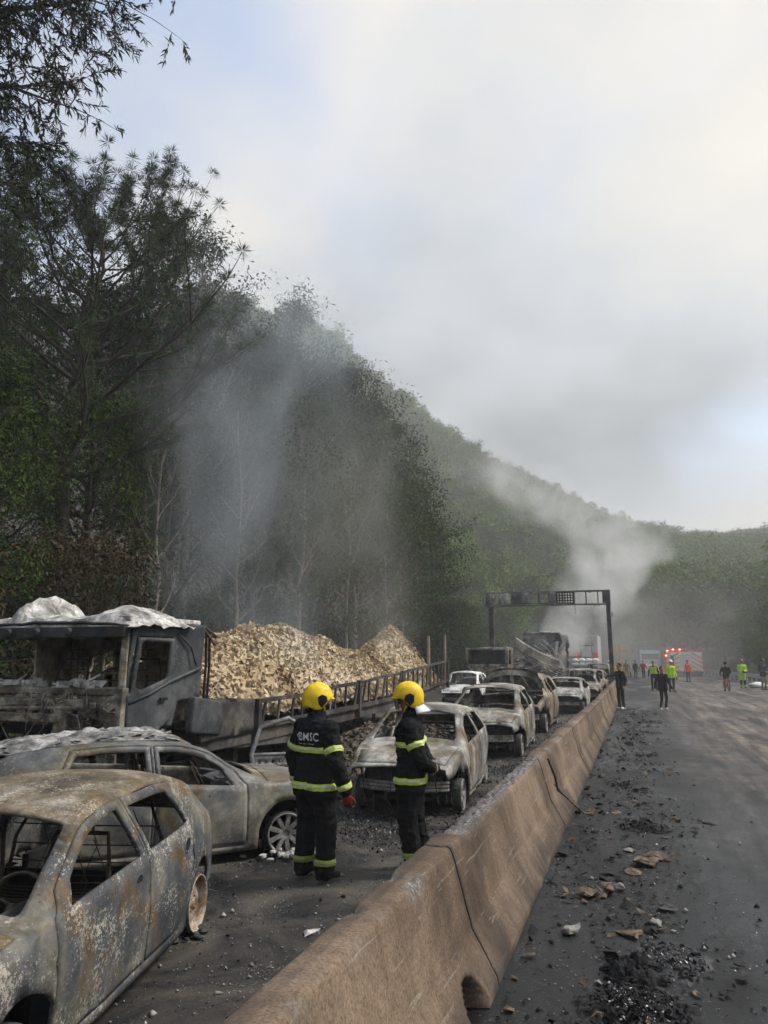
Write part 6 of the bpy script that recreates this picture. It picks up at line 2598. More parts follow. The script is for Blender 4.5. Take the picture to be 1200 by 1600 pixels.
# ------------------------------------------------------------------ people
def cap(mb, a, b, ra, rb, n=14):
    """closed tapered capsule"""
    a, b = Vector(a), Vector(b)
    d = (b - a)
    L = d.length
    d = d.normalized() if L > 1e-6 else Vector((0, 0, 1))
    pts, rr = [], []
    for k in range(5):
        t = math.cos(k / 4 * PI / 2)
        pts.append(a - d * ra * t)
        rr.append(max(.02 * ra, ra * math.sin(k / 4 * PI / 2)))
    for k in range(5):
        t = math.sin(k / 4 * PI / 2)
        pts.append(b + d * rb * t)
        rr.append(max(.02 * rb, rb * math.cos(k / 4 * PI / 2)))
    mb.tube(pts, rr, n)


def seg_dist(P, a, b, ra, rb):
    a, b = np.array(a, float), np.array(b, float)
    d = b - a
    L2 = d @ d + 1e-12
    t = np.clip(((P - a) @ d) / L2, 0, 1)
    q = a + t[:, None] * d
    return np.linalg.norm(P - q, axis=1) - (ra + (rb - ra) * t)


class Figure:
    """one continuous body grown from tapered limbs; local frame faces +X"""

    def __init__(f, h=1.76):
        f.s = h / 1.78
        f.prims = []            # (a, b, ra, rb, region)

    def c(f, a, b, ra, rb, reg):
        f.prims.append((tuple(a), tuple(b), ra, rb, reg))

    def hand(f, w, d, palm, reg, curl=0.35, side=1, k=1.0):
        """palm and five fingers from wrist w along d; palm = palm normal"""
        w, d, n = Vector(w), Vector(d).normalized(), Vector(palm).normalized()
        n = (n - d * n.dot(d)).normalized()
        s = d.cross(n).normalized() * side            # towards the thumb
        for o in (-.026, 0, .026):
            f.c(w + s * o * .5 * k, w + d * .085 * k + s * o * k, .020 * k, .016 * k, reg)
        for i, (o, L) in enumerate(((.030, .072), (.011, .080), (-.010, .075), (-.030, .058))):
            p0 = w + d * .088 * k + s * o * k
            d1 = (d * math.cos(curl) + n * math.sin(curl) + s * o * 1.2).normalized()
            d2 = (d * math.cos(curl * 2.4) + n * math.sin(curl * 2.4) + s * o * .6).normalized()
            p1 = p0 + d1 * L * .55 * k
            p2 = p1 + d2 * L * .5 * k
            f.c(p0, p1, .0098 * k, .0090 * k, reg)
            f.c(p1, p2, .0090 * k, .0078 * k, reg)
        t0 = w + d * .025 * k + s * .026 * k
        t1 = t0 + (d * .75 + s * .75 + n * .25).normalized() * .045 * k
        t2 = t1 + (d + s * .15 + n * .35).normalized() * .034 * k
        f.c(t0, t1, .013 * k, .0105 * k, reg)
        f.c(t1, t2, .0105 * k, .0085 * k, reg)

    def head(f, z=1.665, x=0.0, turn=0.0, nod=0.0, bare=True):
        M = Matrix.Rotation(turn, 3, 'Z') @ Matrix.Rotation(nod, 3, 'Y')
        o = Vector((x, 0, z))
        g = lambda p: o + M @ Vector(p)
        f.headM, f.heado = M, o
        f.c(g((-.018, 0, .035)), g((.012, 0, .040)), .088, .080, 'head')
        f.c(g((.020, 0, -.01)), g((.038, 0, -.062)), .068, .050, 'head')
        f.c(g((.052, 0, -.082)), g((.060, 0, -.088)), .030, .026, 'head')
        f.c(g((.088, 0, .012)), g((.104, 0, -.018)), .012, .015, 'head')
        f.c(g((.080, -.03, .03)), g((.080, .03, .03)), .018, .018, 'head')
        for sy in (-1, 1):
            f.c(g((-.005, sy * .078, .012)), g((-.008, sy * .082, -.018)), .016, .013, 'head')
        f.c(g((-.02, 0, -.06)), (x * .6 - .015, 0, z - .20), .056, .062, 'head' if bare else 'hood')

    def build(f, mats, regmat, voxel, parent, name='body', wrinkle=0.006, smooth=5, seed=1):
        mb = MB()
        for a, b, ra, rb, reg in f.prims:
            cap(mb, a, b, ra, rb, 10)
        me = mb.mesh('raw', [])
        o = bpy.data.objects.new('raw', me)
        COL.objects.link(o)
        rm = o.modifiers.new('r', 'REMESH')
        rm.mode = 'VOXEL'
        rm.voxel_size = voxel
        sm = o.modifiers.new('s', 'SMOOTH')
        sm.factor = 0.5
        sm.iterations = smooth
        dg = bpy.context.evaluated_depsgraph_get()
        ev = o.evaluated_get(dg)
        m2 = bpy.data.meshes.new_from_object(ev)
        bpy.data.objects.remove(o)
        n = len(m2.vertices)
        V = np.empty(n * 3, np.float32)
        m2.vertices.foreach_get('co', V)
        V = V.reshape(-1, 3).astype(float)
        Nn = np.empty(n * 3, np.float32)
        m2.vertices.foreach_get('normal', Nn)
        Nn = Nn.reshape(-1, 3)
        regs = sorted(set(p[4] for p in f.prims))
        best = np.full(n, 9.0)
        who = np.zeros(n, int)
        for a, b, ra, rb, reg in f.prims:
            d = seg_dist(V, a, b, ra, rb)
            k = d < best
            best[k] = d[k]
            who[k] = regs.index(reg)
        cloth = np.array([0.0 if r in ('head', 'hand', 'shoe') else 1.0 for r in regs])[who]
        if wrinkle:
            for i in range(n):
                if cloth[i]:
                    p = V[i]
                    q = Vector((p[0] * 1.3 + seed * 5, p[1] * 1.3, p[2] * 2.2))
                    w = mnoise.ridged_multi_fractal(q * 5.5, 1.0, 2.1, 3, 1.0, 2.0) * .5 + fbm(q, 13, 2) * .45 - .65
                    V[i] += Nn[i] * w * wrinkle
        m2.vertices.foreach_set('co', V.astype(np.float32).ravel())
        f.V, f.who, f.regs = V, who, regs
        m2.materials.clear()
        for m in mats:
            m2.materials.append(MATS[m])
        mi = np.array([mats.index(regmat[r]) for r in regs])
        npoly = len(m2.polygons)
        ls = np.empty(npoly, np.int32)
        m2.polygons.foreach_get('loop_start', ls)
        lv = np.empty(len(m2.loops), np.int32)
        m2.loops.foreach_get('vertex_index', lv)
        m2.polygons.foreach_set('material_index', mi[who[lv[ls]]].astype(np.int32))
        m2.polygons.foreach_set('use_smooth', np.ones(npoly, bool))
        m2.update()
        f.mesh = m2
        f.obj = link(name, m2, parent)
        return f.obj

    def band(f, p, axis, w, regs, mat, off, name, parent, rad=9.0):
        """reflective strip: slice of the garment between two planes, lifted off the cloth"""
        bm = bmesh.new()
        bm.from_mesh(f.mesh)
        ok = set(i for i, r in enumerate(f.regs) if r in regs)
        bad = [v for v in bm.verts if f.who[v.index] not in ok]
        ax = Vector(axis).normalized()
        p = Vector(p)
        far = [v for v in bm.verts if abs((v.co - p).dot(ax)) > w * .5 + .05 or (v.co - p).length > rad]
        bmesh.ops.delete(bm, geom=list(set(bad) | set(far)), context='VERTS')
        for sg in (1, -1):
            geom = bm.verts[:] + bm.edges[:] + bm.faces[:]
            bmesh.ops.bisect_plane(bm, geom=geom, plane_co=p + ax * (sg * w / 2), plane_no=ax * sg, clear_outer=True)
        bm.normal_update()
        for v in bm.verts:
            v.co += v.normal * off
        me = bpy.data.meshes.new(name)
        bm.to_mesh(me)
        bm.free()
        me.materials.clear()
        me.materials.append(MATS[mat])
        if len(me.polygons) == 0:
            return None
        me.polygons.foreach_set('material_index', [0] * len(me.polygons))
        me.update()
        o = link(name, me, parent)
        solid(o, .004, 0)
        return o

    def stripe(f, p, axis, w, regs, parent, rad=9.0):
        o = f.band(p, axis, w, regs, 'band_yellow', .006, 'reflective_band', parent, rad)
        if o:
            f.band(p, axis, w * .36, regs, 'band_silver', .0105, 'silver_strip', o, rad)


def torso(f, bulk=1.0, hem=.80, reg='top', lean=0.0, female=False, hemreg=None):
    b = bulk
    for sy in (-1, 1):
        f.c((0 + lean * .2, sy * .070 * b, hem), (lean * .45, sy * .075 * b, 1.08), .118 * b, .112 * b, hemreg or reg)
        f.c((lean * .45, sy * .072 * b, 1.08), (lean, sy * (.080 if female else .100) * b, 1.34), .112 * b, (.108 if female else .120) * b, reg)
        f.c((lean, sy * .09 * b, 1.36), (lean * 1.05, sy * (.145 if female else .165) * b, 1.405), .105 * b, .082 * b, reg)
    f.c((lean, 0, 1.38), (lean * 1.1, 0, 1.47), .10 * b, .070 * b, reg)
    if female:
        for sy in (-1, 1):
            f.c((lean + .07, sy * .07, 1.26), (lean + .09, sy * .07, 1.25), .065, .06, reg)


def arm(f, side, elbow, wrist, r=(.066, .054, .040), reg='arm', sh=None, lean=0.0):
    sh = sh or (lean, side * .185, 1.40)
    f.c(sh, elbow, r[0], r[1], reg)
    f.c(elbow, wrist, r[1], r[2], reg)


def leg(f, hip, knee, ankle, r=(.098, .070, .052), reg='leg', toe=None, shoe=True, cuff=0.0):
    f.c(hip, knee, r[0], r[1], reg)
    f.c(knee, ankle, r[1], r[2] + cuff, reg)
    a = Vector(ankle)
    if shoe:
        t = Vector(toe) if toe is not None else Vector((1, 0, 0))
        t = t.normalized()
        base = Vector((a.x, a.y, max(.045, a.z - .05)))
        f.c(base - t * .055, base + t * .02, .045, .046, 'shoe')
        f.c(base + t * .02, base + t * .145 - Vector((0, 0, .010)), .044, .034, 'shoe')


def fullhelmet(parent, f, mat, size=1.0, visor=True, curtain=None, dark='helmet_black'):
    """jet-type fire helmet: shell with low ears, brim ridge, dark ear shield"""
    M, o = f.headM, f.heado + f.headM @ Vector((-.004, 0, .032))
    rx, ry, rz = .152 * size, .128 * size, .148 * size

    def sst(v):
        v = max(0, min(1, v))
        return v * v * (3 - 2 * v)

    def edge(a):          # polar angle of the rim by azimuth (0 = front)
        c = math.cos(a)
        return R(86) + R(42) * (1 - sst((c + .25) / .95)) - R(8) * sst((-c - .45) / .5)
    rows = []
    nA = 48
    for i in range(17):
        row = []
        for j in range(nA):
            a = 2 * PI * j / nA
            t = edge(a) * i / 16
            k = 1.0
            k += .030 * math.exp(-((t - R(52)) / R(5))**2) * (0.5 + .5 * abs(math.sin(a)))        # ridge
            k += .020 * max(0, 1 - abs(math.sin(a)) * 6) * (1 if t < R(100) else 0)     # crest
            if i == 16:
                k *= 1.03
            if t < PI / 2:
                hr, z = math.sin(t), rz * math.cos(t) * k
            else:
                q = (t - PI / 2) / R(40)
                hr, z = 1 - .13 * q * q, -.118 * q
            x = rx * hr * math.cos(a) * k
            y = ry * hr * math.sin(a) * k
            row.append(tuple(o + M @ Vector((x, y, z))))
        rows.append(row)
    mb = MB()
    mb.grid(rows, True)
    h = mb.obj('helmet', MATS[mat], parent, True)
    solid(h, .008, -1)
    # brim
    mb = MB()
    rows = []
    for i in range(4):
        r = []
        for a in np.linspace(-1.05, 1.05, 15):
            k = 1.0 + .20 * i / 3 * math.cos(a * .9)
            r.append(tuple(o + M @ Vector((rx * math.cos(a) * k, ry * math.sin(a) * (1.0 + .05 * i / 3), .018 - .020 * i / 3))))
        rows.append(r)
    mb.grid(rows)
    solid(mb.obj('brim', MATS[mat], h, True), .012, 0)
    # dark ear shields with raised rim
    for sy in (-1, 1):
        mb = MB()
        poly = [(-.062, .010), (-.050, -.055), (-.012, -.088), (.036, -.078), (.052, -.030), (.030, .022), (-.020, .038)]
        V = []
        for x, z in poly:
            yy = ry * math.sqrt(max(.05, 1 - (x / rx)**2)) * (1 - .13 * max(0, -z / .118)**2) * 1.03
            V.append(o + M @ Vector((x, sy * yy, z)))
        V2 = [v + M @ Vector((0, sy * .008, 0)) for v in V]
        ctr = sum(V2, Vector()) / len(V2) + M @ Vector((0, sy * .006, 0))
        n = len(V)
        mb.add(V + V2 + [ctr], [(i, (i + 1) % n, n + (i + 1) % n, n + i) for i in range(n)] + [(n + i, n + (i + 1) % n, 2 * n) for i in range(n)])
        mb.obj('ear_shield', MATS[dark], h)
    if visor:
        rows = []
        for i in range(6):
            z = .02 - .135 * i / 5
            rows.append([tuple(o + M @ Vector(((rx * 1.06 - .010 * i / 5) * math.cos(a), ry * .98 * math.sin(a), z))) for a in np.linspace(-1.0, 1.0, 15)])
        mb = MB()
        mb.grid(rows)
        mb.obj('visor', MATS['visor_glass'], h, True)
    mb = MB()      # chin strap
    for sy in (-1, 1):
        mb.tube([tuple(o + M @ Vector(q)) for q in ((.02, sy * .105, -.06), (.045, sy * .085, -.11), (.075, sy * .03, -.150))], .009, 5)
    mb.obj('chin_strap', MATS['stripe_yellow'], h)
    if curtain:
        rows = []
        for i in range(7):
            g = i / 6
            row = []
            for a in np.linspace(PI * .60, PI * 1.40, 17):
                k = .92 + .45 * g + .05 * math.sin(a * 16) * g
                row.append(tuple(o + M @ Vector((rx * k * math.cos(a), ry * k * math.sin(a) * .92, -.085 - .085 * g))))
            rows.append(row)
        mb = MB()
        mb.grid(rows)
        solid(mb.obj('neck_curtain', MATS[curtain], h, True), .004, 0)
    return h


def mat_visor():
    m, n, l, b = newmat('visor_glass')
    out = [x for x in n if x.type == 'OUTPUT_MATERIAL'][0]
    tr = n.new('ShaderNodeBsdfTransparent')
    tr.inputs[0].default_value = (.55, .46, .40, 1)
    gl = n.new('ShaderNodeBsdfGlossy')
    gl.inputs['Roughness'].default_value = .12
    fr = n.new('ShaderNodeFresnel')
    mx = n.new('ShaderNodeMixShader')
    l.new(fr.outputs[0], mx.inputs[0])
    l.new(tr.outputs[0], mx.inputs[1])
    l.new(gl.outputs[0], mx.inputs[2])
    l.new(mx.outputs[0], out.inputs[0])


mat_visor()


def text_on(f, s, size, centre, direction, up, parent, name='lettering', mat='letter_white', off=.006, squash=1.0):
    """letters projected on to the garment"""
    cu = bpy.data.curves.new('txt', 'FONT')
    cu.body = s
    cu.size = size
    cu.align_x = 'CENTER'
    cu.align_y = 'CENTER'
    cu.offset = size * .012
    cu.space_character = 1.12
    cu.resolution_u = 2
    to = bpy.data.objects.new('txt', cu)
    COL.objects.link(to)
    dg = bpy.context.evaluated_depsgraph_get()
    me = bpy.data.meshes.new_from_object(to.evaluated_get(dg))
    bpy.data.objects.remove(to)
    bm = bmesh.new()
    bm.from_mesh(me)
    bmesh.ops.triangulate(bm, faces=bm.faces[:])
    for _ in range(2):
        bmesh.ops.subdivide_edges(bm, edges=[e for e in bm.edges if e.calc_length() > .012], cuts=1, use_grid_fill=False)
        bmesh.ops.triangulate(bm, faces=bm.faces[:])
    bv = BVHTree.FromPolygons([tuple(v) for v in f.V], [tuple(p.vertices) for p in f.mesh.polygons])
    d = Vector(direction).normalized()         # pointing from outside into the body
    u = Vector(up)
    x = u.cross(-d).normalized()
    u = (-d).cross(x)
    c = Vector(centre)
    for v in bm.verts:
        th = v.co.x * squash / .21           # wrap round the back
        dd = d * math.cos(th) - x * math.sin(th)
        q = Vector((0, c.y, 0)) + u * (c.z + v.co.y) - dd * .5
        hit = bv.ray_cast(q, dd)
        v.co = (hit[0] if hit[0] else q + dd * .25) - dd * off
    bm.to_mesh(me)
    bm.free()
    me.materials.clear()
    me.materials.append(MATS[mat])
    return link(name, me, parent)


# --- fire-fighter with lettered back
def firefighter_a():
    t = thing('person', 'fire-fighter in black turnout suit and yellow helmet seen from behind, white letters on the back', 'person', (-3.08, 7.02, 0), R(64), 'fire-fighters in yellow helmets')
    f = Figure()
    torso(f, 1.24, .90, lean=.0)
    # coat skirt
    for sy in (-1, 1):
        f.c((0, sy * .100, .84), (0, sy * .090, 1.02), .168, .146, 'top')
    leg(f, (-.01, .105, .84), (.02, .130, .50), (-.02, .14, .11), (.122, .106, .088), toe=(1, .25, 0), cuff=.012)
    leg(f, (-.01, -.105, .84), (.045, -.128, .50), (.02, -.135, .11), (.122, .106, .088), toe=(1, -.15, 0), cuff=.012)
    arm(f, 1, (-.02, .335, 1.12), (.07, .365, .88), (.096, .084, .068), lean=0, sh=(0, .205, 1.385))
    arm(f, -1, (-.03, -.340, 1.10), (.06, -.372, .86), (.096, .084, .068), lean=0, sh=(0, -.205, 1.385))
    f.c((-.05, -.09, 1.43), (-.05, .09, 1.43), .085, .085, 'hood')
    f.c((-.01, 0, 1.46), (.01, 0, 1.56), .115, .092, 'hood')
    f.c((-.045, 0, 1.02), (-.045, 0, 1.36), .125, .135, 'top')
    f.head(1.665, .015, R(-14), R(4), False)
    f.hand((.065, -.376, .83), (.15, -.02, -1), (1, .4, 0), 'hand', .55, 1, 1.15)
    f.hand((.075, .368, .85), (.15, .02, -1), (1, -.4, 0), 'hand', .55, -1, 1.15)
    rm = dict(top='turnout', arm='turnout', leg='turnout', hood='cloth_hood', head='skin', hand='glove_red', shoe='boot_black')
    f.build(['turnout', 'cloth_hood', 'skin', 'glove_red', 'boot_black'], rm, .0085, t, wrinkle=.017, smooth=4, seed=1)
    f.stripe((0, 0, 1.215), (0, 0, 1), .055, ('top',), t)
    f.stripe((0, 0, .875), (0, 0, 1), .060, ('top',), t)
    for sy, e, s in ((1, (-.02, .335, 1.12), (0, .205, 1.385)), (-1, (-.03, -.340, 1.10), (0, -.205, 1.385))):
        ax = Vector(e) - Vector(s)
        f.stripe(Vector(s) + ax * .62, ax, .055, ('arm',), t, .135)
    for sy, w, e in ((1, (.07, .365, .88), (-.02, .335, 1.12)), (-1, (.06, -.372, .86), (-.03, -.340, 1.10))):
        ax = Vector(w) - Vector(e)
        f.stripe(Vector(e) + ax * .86, ax, .050, ('arm',), t, .115)
    f.stripe((0, .14, .185), (0, 0, 1), .055, ('leg',), t)
    f.stripe((0, -.14, .185), (0, 0, 1), .055, ('leg',), t)
    text_on(f, 'CBMSC', .108, (-.2, -.045, 1.335), (1, 0, 0), (0, 0, 1), t, off=.014, squash=.95)
    text_on(f, '----- -- ------', .045, (-.2, -.045, 1.275), (1, 0, 0), (0, 0, 1), t, off=.014, squash=1.0)
    fullhelmet(t, f, 'helmet_yellow', 1.0, True)
    return t


firefighter_a()


def firefighter_b():
    t = thing('person', 'fire-fighter in black turnout suit and yellow helmet in profile, hands clasped behind the back', 'person', (-2.27, 7.60, 0), R(193), 'fire-fighters in yellow helmets')
    f = Figure()
    torso(f, 1.24, .90, lean=.01)
    for sy in (-1, 1):
        f.c((0, sy * .095, .84), (0, sy * .085, 1.02), .170, .150, 'top')
    leg(f, (-.01, .11, .86), (.03, .125, .50), (-.03, .13, .11), (.125, .105, .088), toe=(1, .2, 0), cuff=.012)
    leg(f, (-.01, -.11, .86), (-.03, -.125, .50), (-.10, -.13, .11), (.125, .105, .088), toe=(1, -.2, 0), cuff=.012)
    arm(f, 1, (-.115, .275, 1.10), (-.235, .10, .985), (.092, .078, .060), sh=(.0, .200, 1.385))
    arm(f, -1, (-.115, -.275, 1.10), (-.245, -.08, .965), (.092, .078, .060), sh=(.0, -.200, 1.385))
    f.c((-.03, -.08, 1.43), (-.03, .08, 1.43), .070, .070, 'hood')
    f.c((0, 0, 1.44), (.01, 0, 1.53), .086, .078, 'hood')
    f.head(1.665, .02, R(4), R(7), False)
    f.hand((-.262, .075, .972), (-.35, -1, -.12), (.2, 0, -1), 'hand', .75, -1, 1.15)
    f.hand((-.275, -.055, .955), (-.35, .8, -.3), (.2, 0, 1), 'hand', .75, 1, 1.15)
    rm = dict(top='turnout', arm='turnout', leg='turnout', hood='cloth_hood', head='skin', hand='boot_black', shoe='boot_black')
    f.build(['turnout', 'cloth_hood', 'skin', 'boot_black'], rm, .0085, t, wrinkle=.017, smooth=4, seed=2)
    f.stripe((0, 0, 1.235), (0, 0, 1), .055, ('top',), t)
    f.stripe((0, 0, .885), (0, 0, 1), .060, ('top',), t)
    for sy in (1, -1):
        s, e = Vector((0, sy * .20, 1.385)), Vector((-.115, sy * .275, 1.10))
        f.stripe(s + (e - s) * .55, (e - s), .055, ('arm',), t, .135)
        f.band(e + (Vector((-.235, sy * .10, .985)) - e) * .90, Vector((-.235, sy * .10, .985)) - e, .03, ('arm',), 'cloth_khaki', .005, 'cuff', t, .11)
    f.stripe((0, .13, .185), (0, 0, 1), .055, ('leg',), t)
    f.stripe((0, -.13, .185), (0, 0, 1), .055, ('leg',), t)
    # eye, brow and lips seen behind the visor
    for sy in (-1, 1):
        mb = MB()
        mb.ball(f.heado + f.headM @ Vector((.086, sy * .032, .016)), .011, 8, 6)
        mb.obj('eye', MATS['helmet_black'], t, True)
    fullhelmet(t, f, 'helmet_yellow', 1.0, True, 'curtain_silver')
    return t


firefighter_b()


def hair(t, f, mat='hair_black', r=.101, tail=False, long=False):
    M, o = f.headM, f.heado
    mb = MB()
    mb.ball((0, 0, 0), (r, r * .90, r * .98), 16, 10)
    mb.warp(lambda p: o + M @ (p * (1 + .05 * fbm(p, 30, 2)) + Vector((-.026, 0, .048 + (.02 if p.x > .06 and p.z < 0 else 0)))))
    if tail:
        mb.ball(o + M @ Vector((-.115, 0, .05)), (.04, .04, .045), 10, 8)
    h = mb.obj('hair', MATS[mat], t, True)
    for sy in (-1, 1):
        e = MB()
        e.ball(o + M @ Vector((.088, sy * .031, .016)), (.008, .012, .008), 8, 6)
        e.obj('eye', MATS['helmet_black'], t, True)
    e = MB()
    e.tube([tuple(o + M @ Vector((.083, y, -.052))) for y in (-.024, 0, .024)], .006, 5)
    e.obj('mouth', MATS['cloth_red'], t)
    return h


def hardhat(t, f, mat):
    M, o = f.headM, f.heado + f.headM @ Vector((-.005, 0, .045))
    mb = MB()
    rows = []
    for i in range(9):
        a = PI / 2 * i / 8
        rows.append([tuple(o + M @ Vector((.135 * math.sin(a) * math.cos(b) * (1 if i < 8 else (1.25 if math.cos(b) > .3 else 1.08)), .118 * math.sin(a) * math.sin(b) * (1 if i < 8 else 1.06), .125 * math.cos(a)))) for b in np.linspace(0, 2 * PI, 25)[:-1]])
    mb.grid(rows, True)
    solid(mb.obj('helmet', MATS[mat], t, True), .006, 0)


def stander(label, loc, heading, h, top, bottom, shoe='boot_black', headgear='hair_black', hand='skin', pose='stand', voxel=.013, female=False, bulk=1.0, vest=None, group='onlookers and crew on the open carriageway', bands=False):
    t = thing('person', label, 'person', loc, heading, group)
    f = Figure(h)
    torso(f, bulk, .88, female=female, hemreg='top')
    wr = (.088, .062, .046) if female else (.098, .072, .056)
    if pose == 'walk':
        leg(f, (0, .085, .90), (.10, .085, .50), (.02, .075, .13), wr, toe=(1, 0, -.15))
        leg(f, (0, -.085, .90), (.02, -.08, .48), (-.16, -.07, .12), wr, toe=(1, 0, -.25))
        aL, wL = (-.06, .30, 1.12), (.02, .40, .90)
        aR, wR = (-.02, -.31, 1.12), (.09, -.40, .90)
    else:
        leg(f, (0, .095, .90), (.02, .115, .49), (-.02, .125, .10), wr, toe=(1, .3, 0))
        leg(f, (0, -.095, .90), (.02, -.115, .49), (-.02, -.125, .10), wr, toe=(1, -.3, 0))
        aL, wL = (-.03, .275, 1.12), (.05, .29, .88)
        aR, wR = (-.03, -.275, 1.12), (.05, -.29, .88)
    if pose == 'reach':
        aR, wR = (.26, -.22, 1.30), (.50, -.19, 1.28)
        aL, wL = (-.06, .29, 1.13), (.08, .36, .93)
    if pose == 'folded':
        aL, wL = (-.01, .27, 1.12), (.20, .06, 1.06)
        aR, wR = (-.01, -.27, 1.12), (.20, -.04, 1.02)
    if pose == 'bike':
        aL, wL = (.10, .30, 1.16), (.34, .26, 1.02)
        aR, wR = (.10, -.30, 1.16), (.34, -.26, 1.02)
    ra = (.064, .052, .040) if not female else (.056, .046, .036)
    ra = tuple(x * bulk for x in ra)
    shw = .165 if female else .185
    arm(f, 1, aL, wL, ra, sh=(0, shw * bulk, 1.395))
    arm(f, -1, aR, wR, ra, sh=(0, -shw * bulk, 1.395))
    k = 1.0 if voxel < .011 else 1.35
    for a, w, sd in ((aL, wL, -1), (aR, wR, 1)):
        d = (Vector(w) - Vector(a)).normalized()
        f.hand(Vector(w) + d * .03, d, (0, -sd * -.6, -.2) if pose == 'reach' else (.3, sd * .9, 0), 'hand', .30, sd, k)
    f.head(1.665, .02, 0, R(3))
    rm = dict(top=top, arm=top, leg=bottom, head='skin', hand=hand, shoe=shoe, hood='skin')
    mats = sorted(set(rm.values()))
    f.build(mats, rm, voxel, t, wrinkle=.006, smooth=3, seed=hash(label) % 7 if False else len(label))
    if vest:
        f.band((0, 0, 1.22), (0, 0, 1), .40, ('top',), vest, .010, 'vest', t)
    if bands:
        f.band((0, 0, 1.15), (0, 0, 1), .05, ('top',), 'band_silver', .014, 'reflective_band', t)
        for sy in (1, -1):
            f.band((0, sy * .12, .35), (0, 0, 1), .30, ('leg',), 'cloth_green', .006, 'gaiter', t)
    if headgear.startswith('helmet'):
        hardhat(t, f, headgear)
        for sy in (-1, 1):
            e = MB()
            e.ball(f.heado + f.headM @ Vector((.088, sy * .031, .016)), (.008, .012, .008), 8, 6)
            e.obj('eye', MATS['helmet_black'], t, True)
    else:
        hair(t, f, headgear, tail=female)
    s = h / 1.78
    t.scale = (s,) * 3
    return t


CAMH = R(108.6)
stander('man in black jacket and white trainers reaching an arm over the barrier', (-.72, 32.8, 0), CAMH + R(112), 1.84, 'cloth_black', 'cloth_black', 'shoe_white', 'hair_black', 'skin', 'reach', .0105, bulk=1.10)
stander('woman in black top and leggings walking along the road in white trainers', (.92, 32.6, 0), CAMH + R(186), 1.72, 'cloth_black', 'cloth_black', 'shoe_white', 'hair_black', 'skin', 'walk', .0105, female=True, bulk=1.12)
stander('crew member in yellow vest and white helmet behind the walking woman', (1.95, 50.0, 0), CAMH + R(190), 1.90, 'cloth_hivis', 'cloth_navy', 'boot_black', 'helmet_white', 'skin', 'stand', .016, bulk=1.1)
stander('dark clothed crew member in a yellow vest beside the white helmeted one', (.95, 51.0, 0), CAMH + R(150), 1.86, 'cloth_navy', 'cloth_black', 'boot_black', 'hair_black', 'skin', 'stand', .016, vest='cloth_hivis')
stander('person in orange jacket and blue jeans near the fire engine', (4.1, 69.7, 0), CAMH + R(10), 1.85, 'cloth_orange', 'cloth_blue', 'boot_black', 'helmet_red', 'skin', 'stand', .018)
stander('person in dark red jacket in front of the fire engine', (3.15, 76.0, 0), CAMH + R(200), 1.80, 'cloth_red', 'cloth_navy', 'boot_black', 'hair_black', 'skin', 'stand', .018)
stander('person in khaki jacket standing by the yellow lamp mast', (-1.05, 79.5, 0), CAMH + R(170), 1.8, 'cloth_khaki', 'cloth_khaki', 'boot_black', 'hair_black', 'skin', 'stand', .018)
stander('dark clothed person between khaki and red brown companions', (-.2, 80.0, 0), CAMH + R(200), 1.8, 'cloth_navy', 'cloth_black', 'boot_black', 'hair_black', 'skin', 'stand', .018)
stander('person in red brown jacket walking beyond the barrier end', (.55, 80.5, 0), CAMH + R(160), 1.78, 'cloth_red', 'cloth_navy', 'boot_black', 'hair_black', 'skin', 'walk', .018)
stander('crew member in lime yellow vest standing among the burnt cars', (-1.95, 58.0, 0), CAMH + R(185), 1.85, 'cloth_hivis', 'cloth_navy', 'boot_black', 'helmet_white', 'skin', 'stand', .016)
stander('rescue worker in lime yellow suit with green gaiters and dark red helmet', (6.92, 57.9, 0), CAMH + R(175), 1.92, 'cloth_hivis', 'cloth_hivis', 'boot_black', 'helmet_red', 'boot_black', 'folded', .014, bulk=1.12, bands=True)
stander('man in black jacket and khaki trousers by the guard rail', (7.80, 54.9, 0), CAMH + R(200), 1.95, 'cloth_navy', 'cloth_khaki', 'boot_black', 'helmet_black', 'skin', 'folded', .014, bulk=1.12)


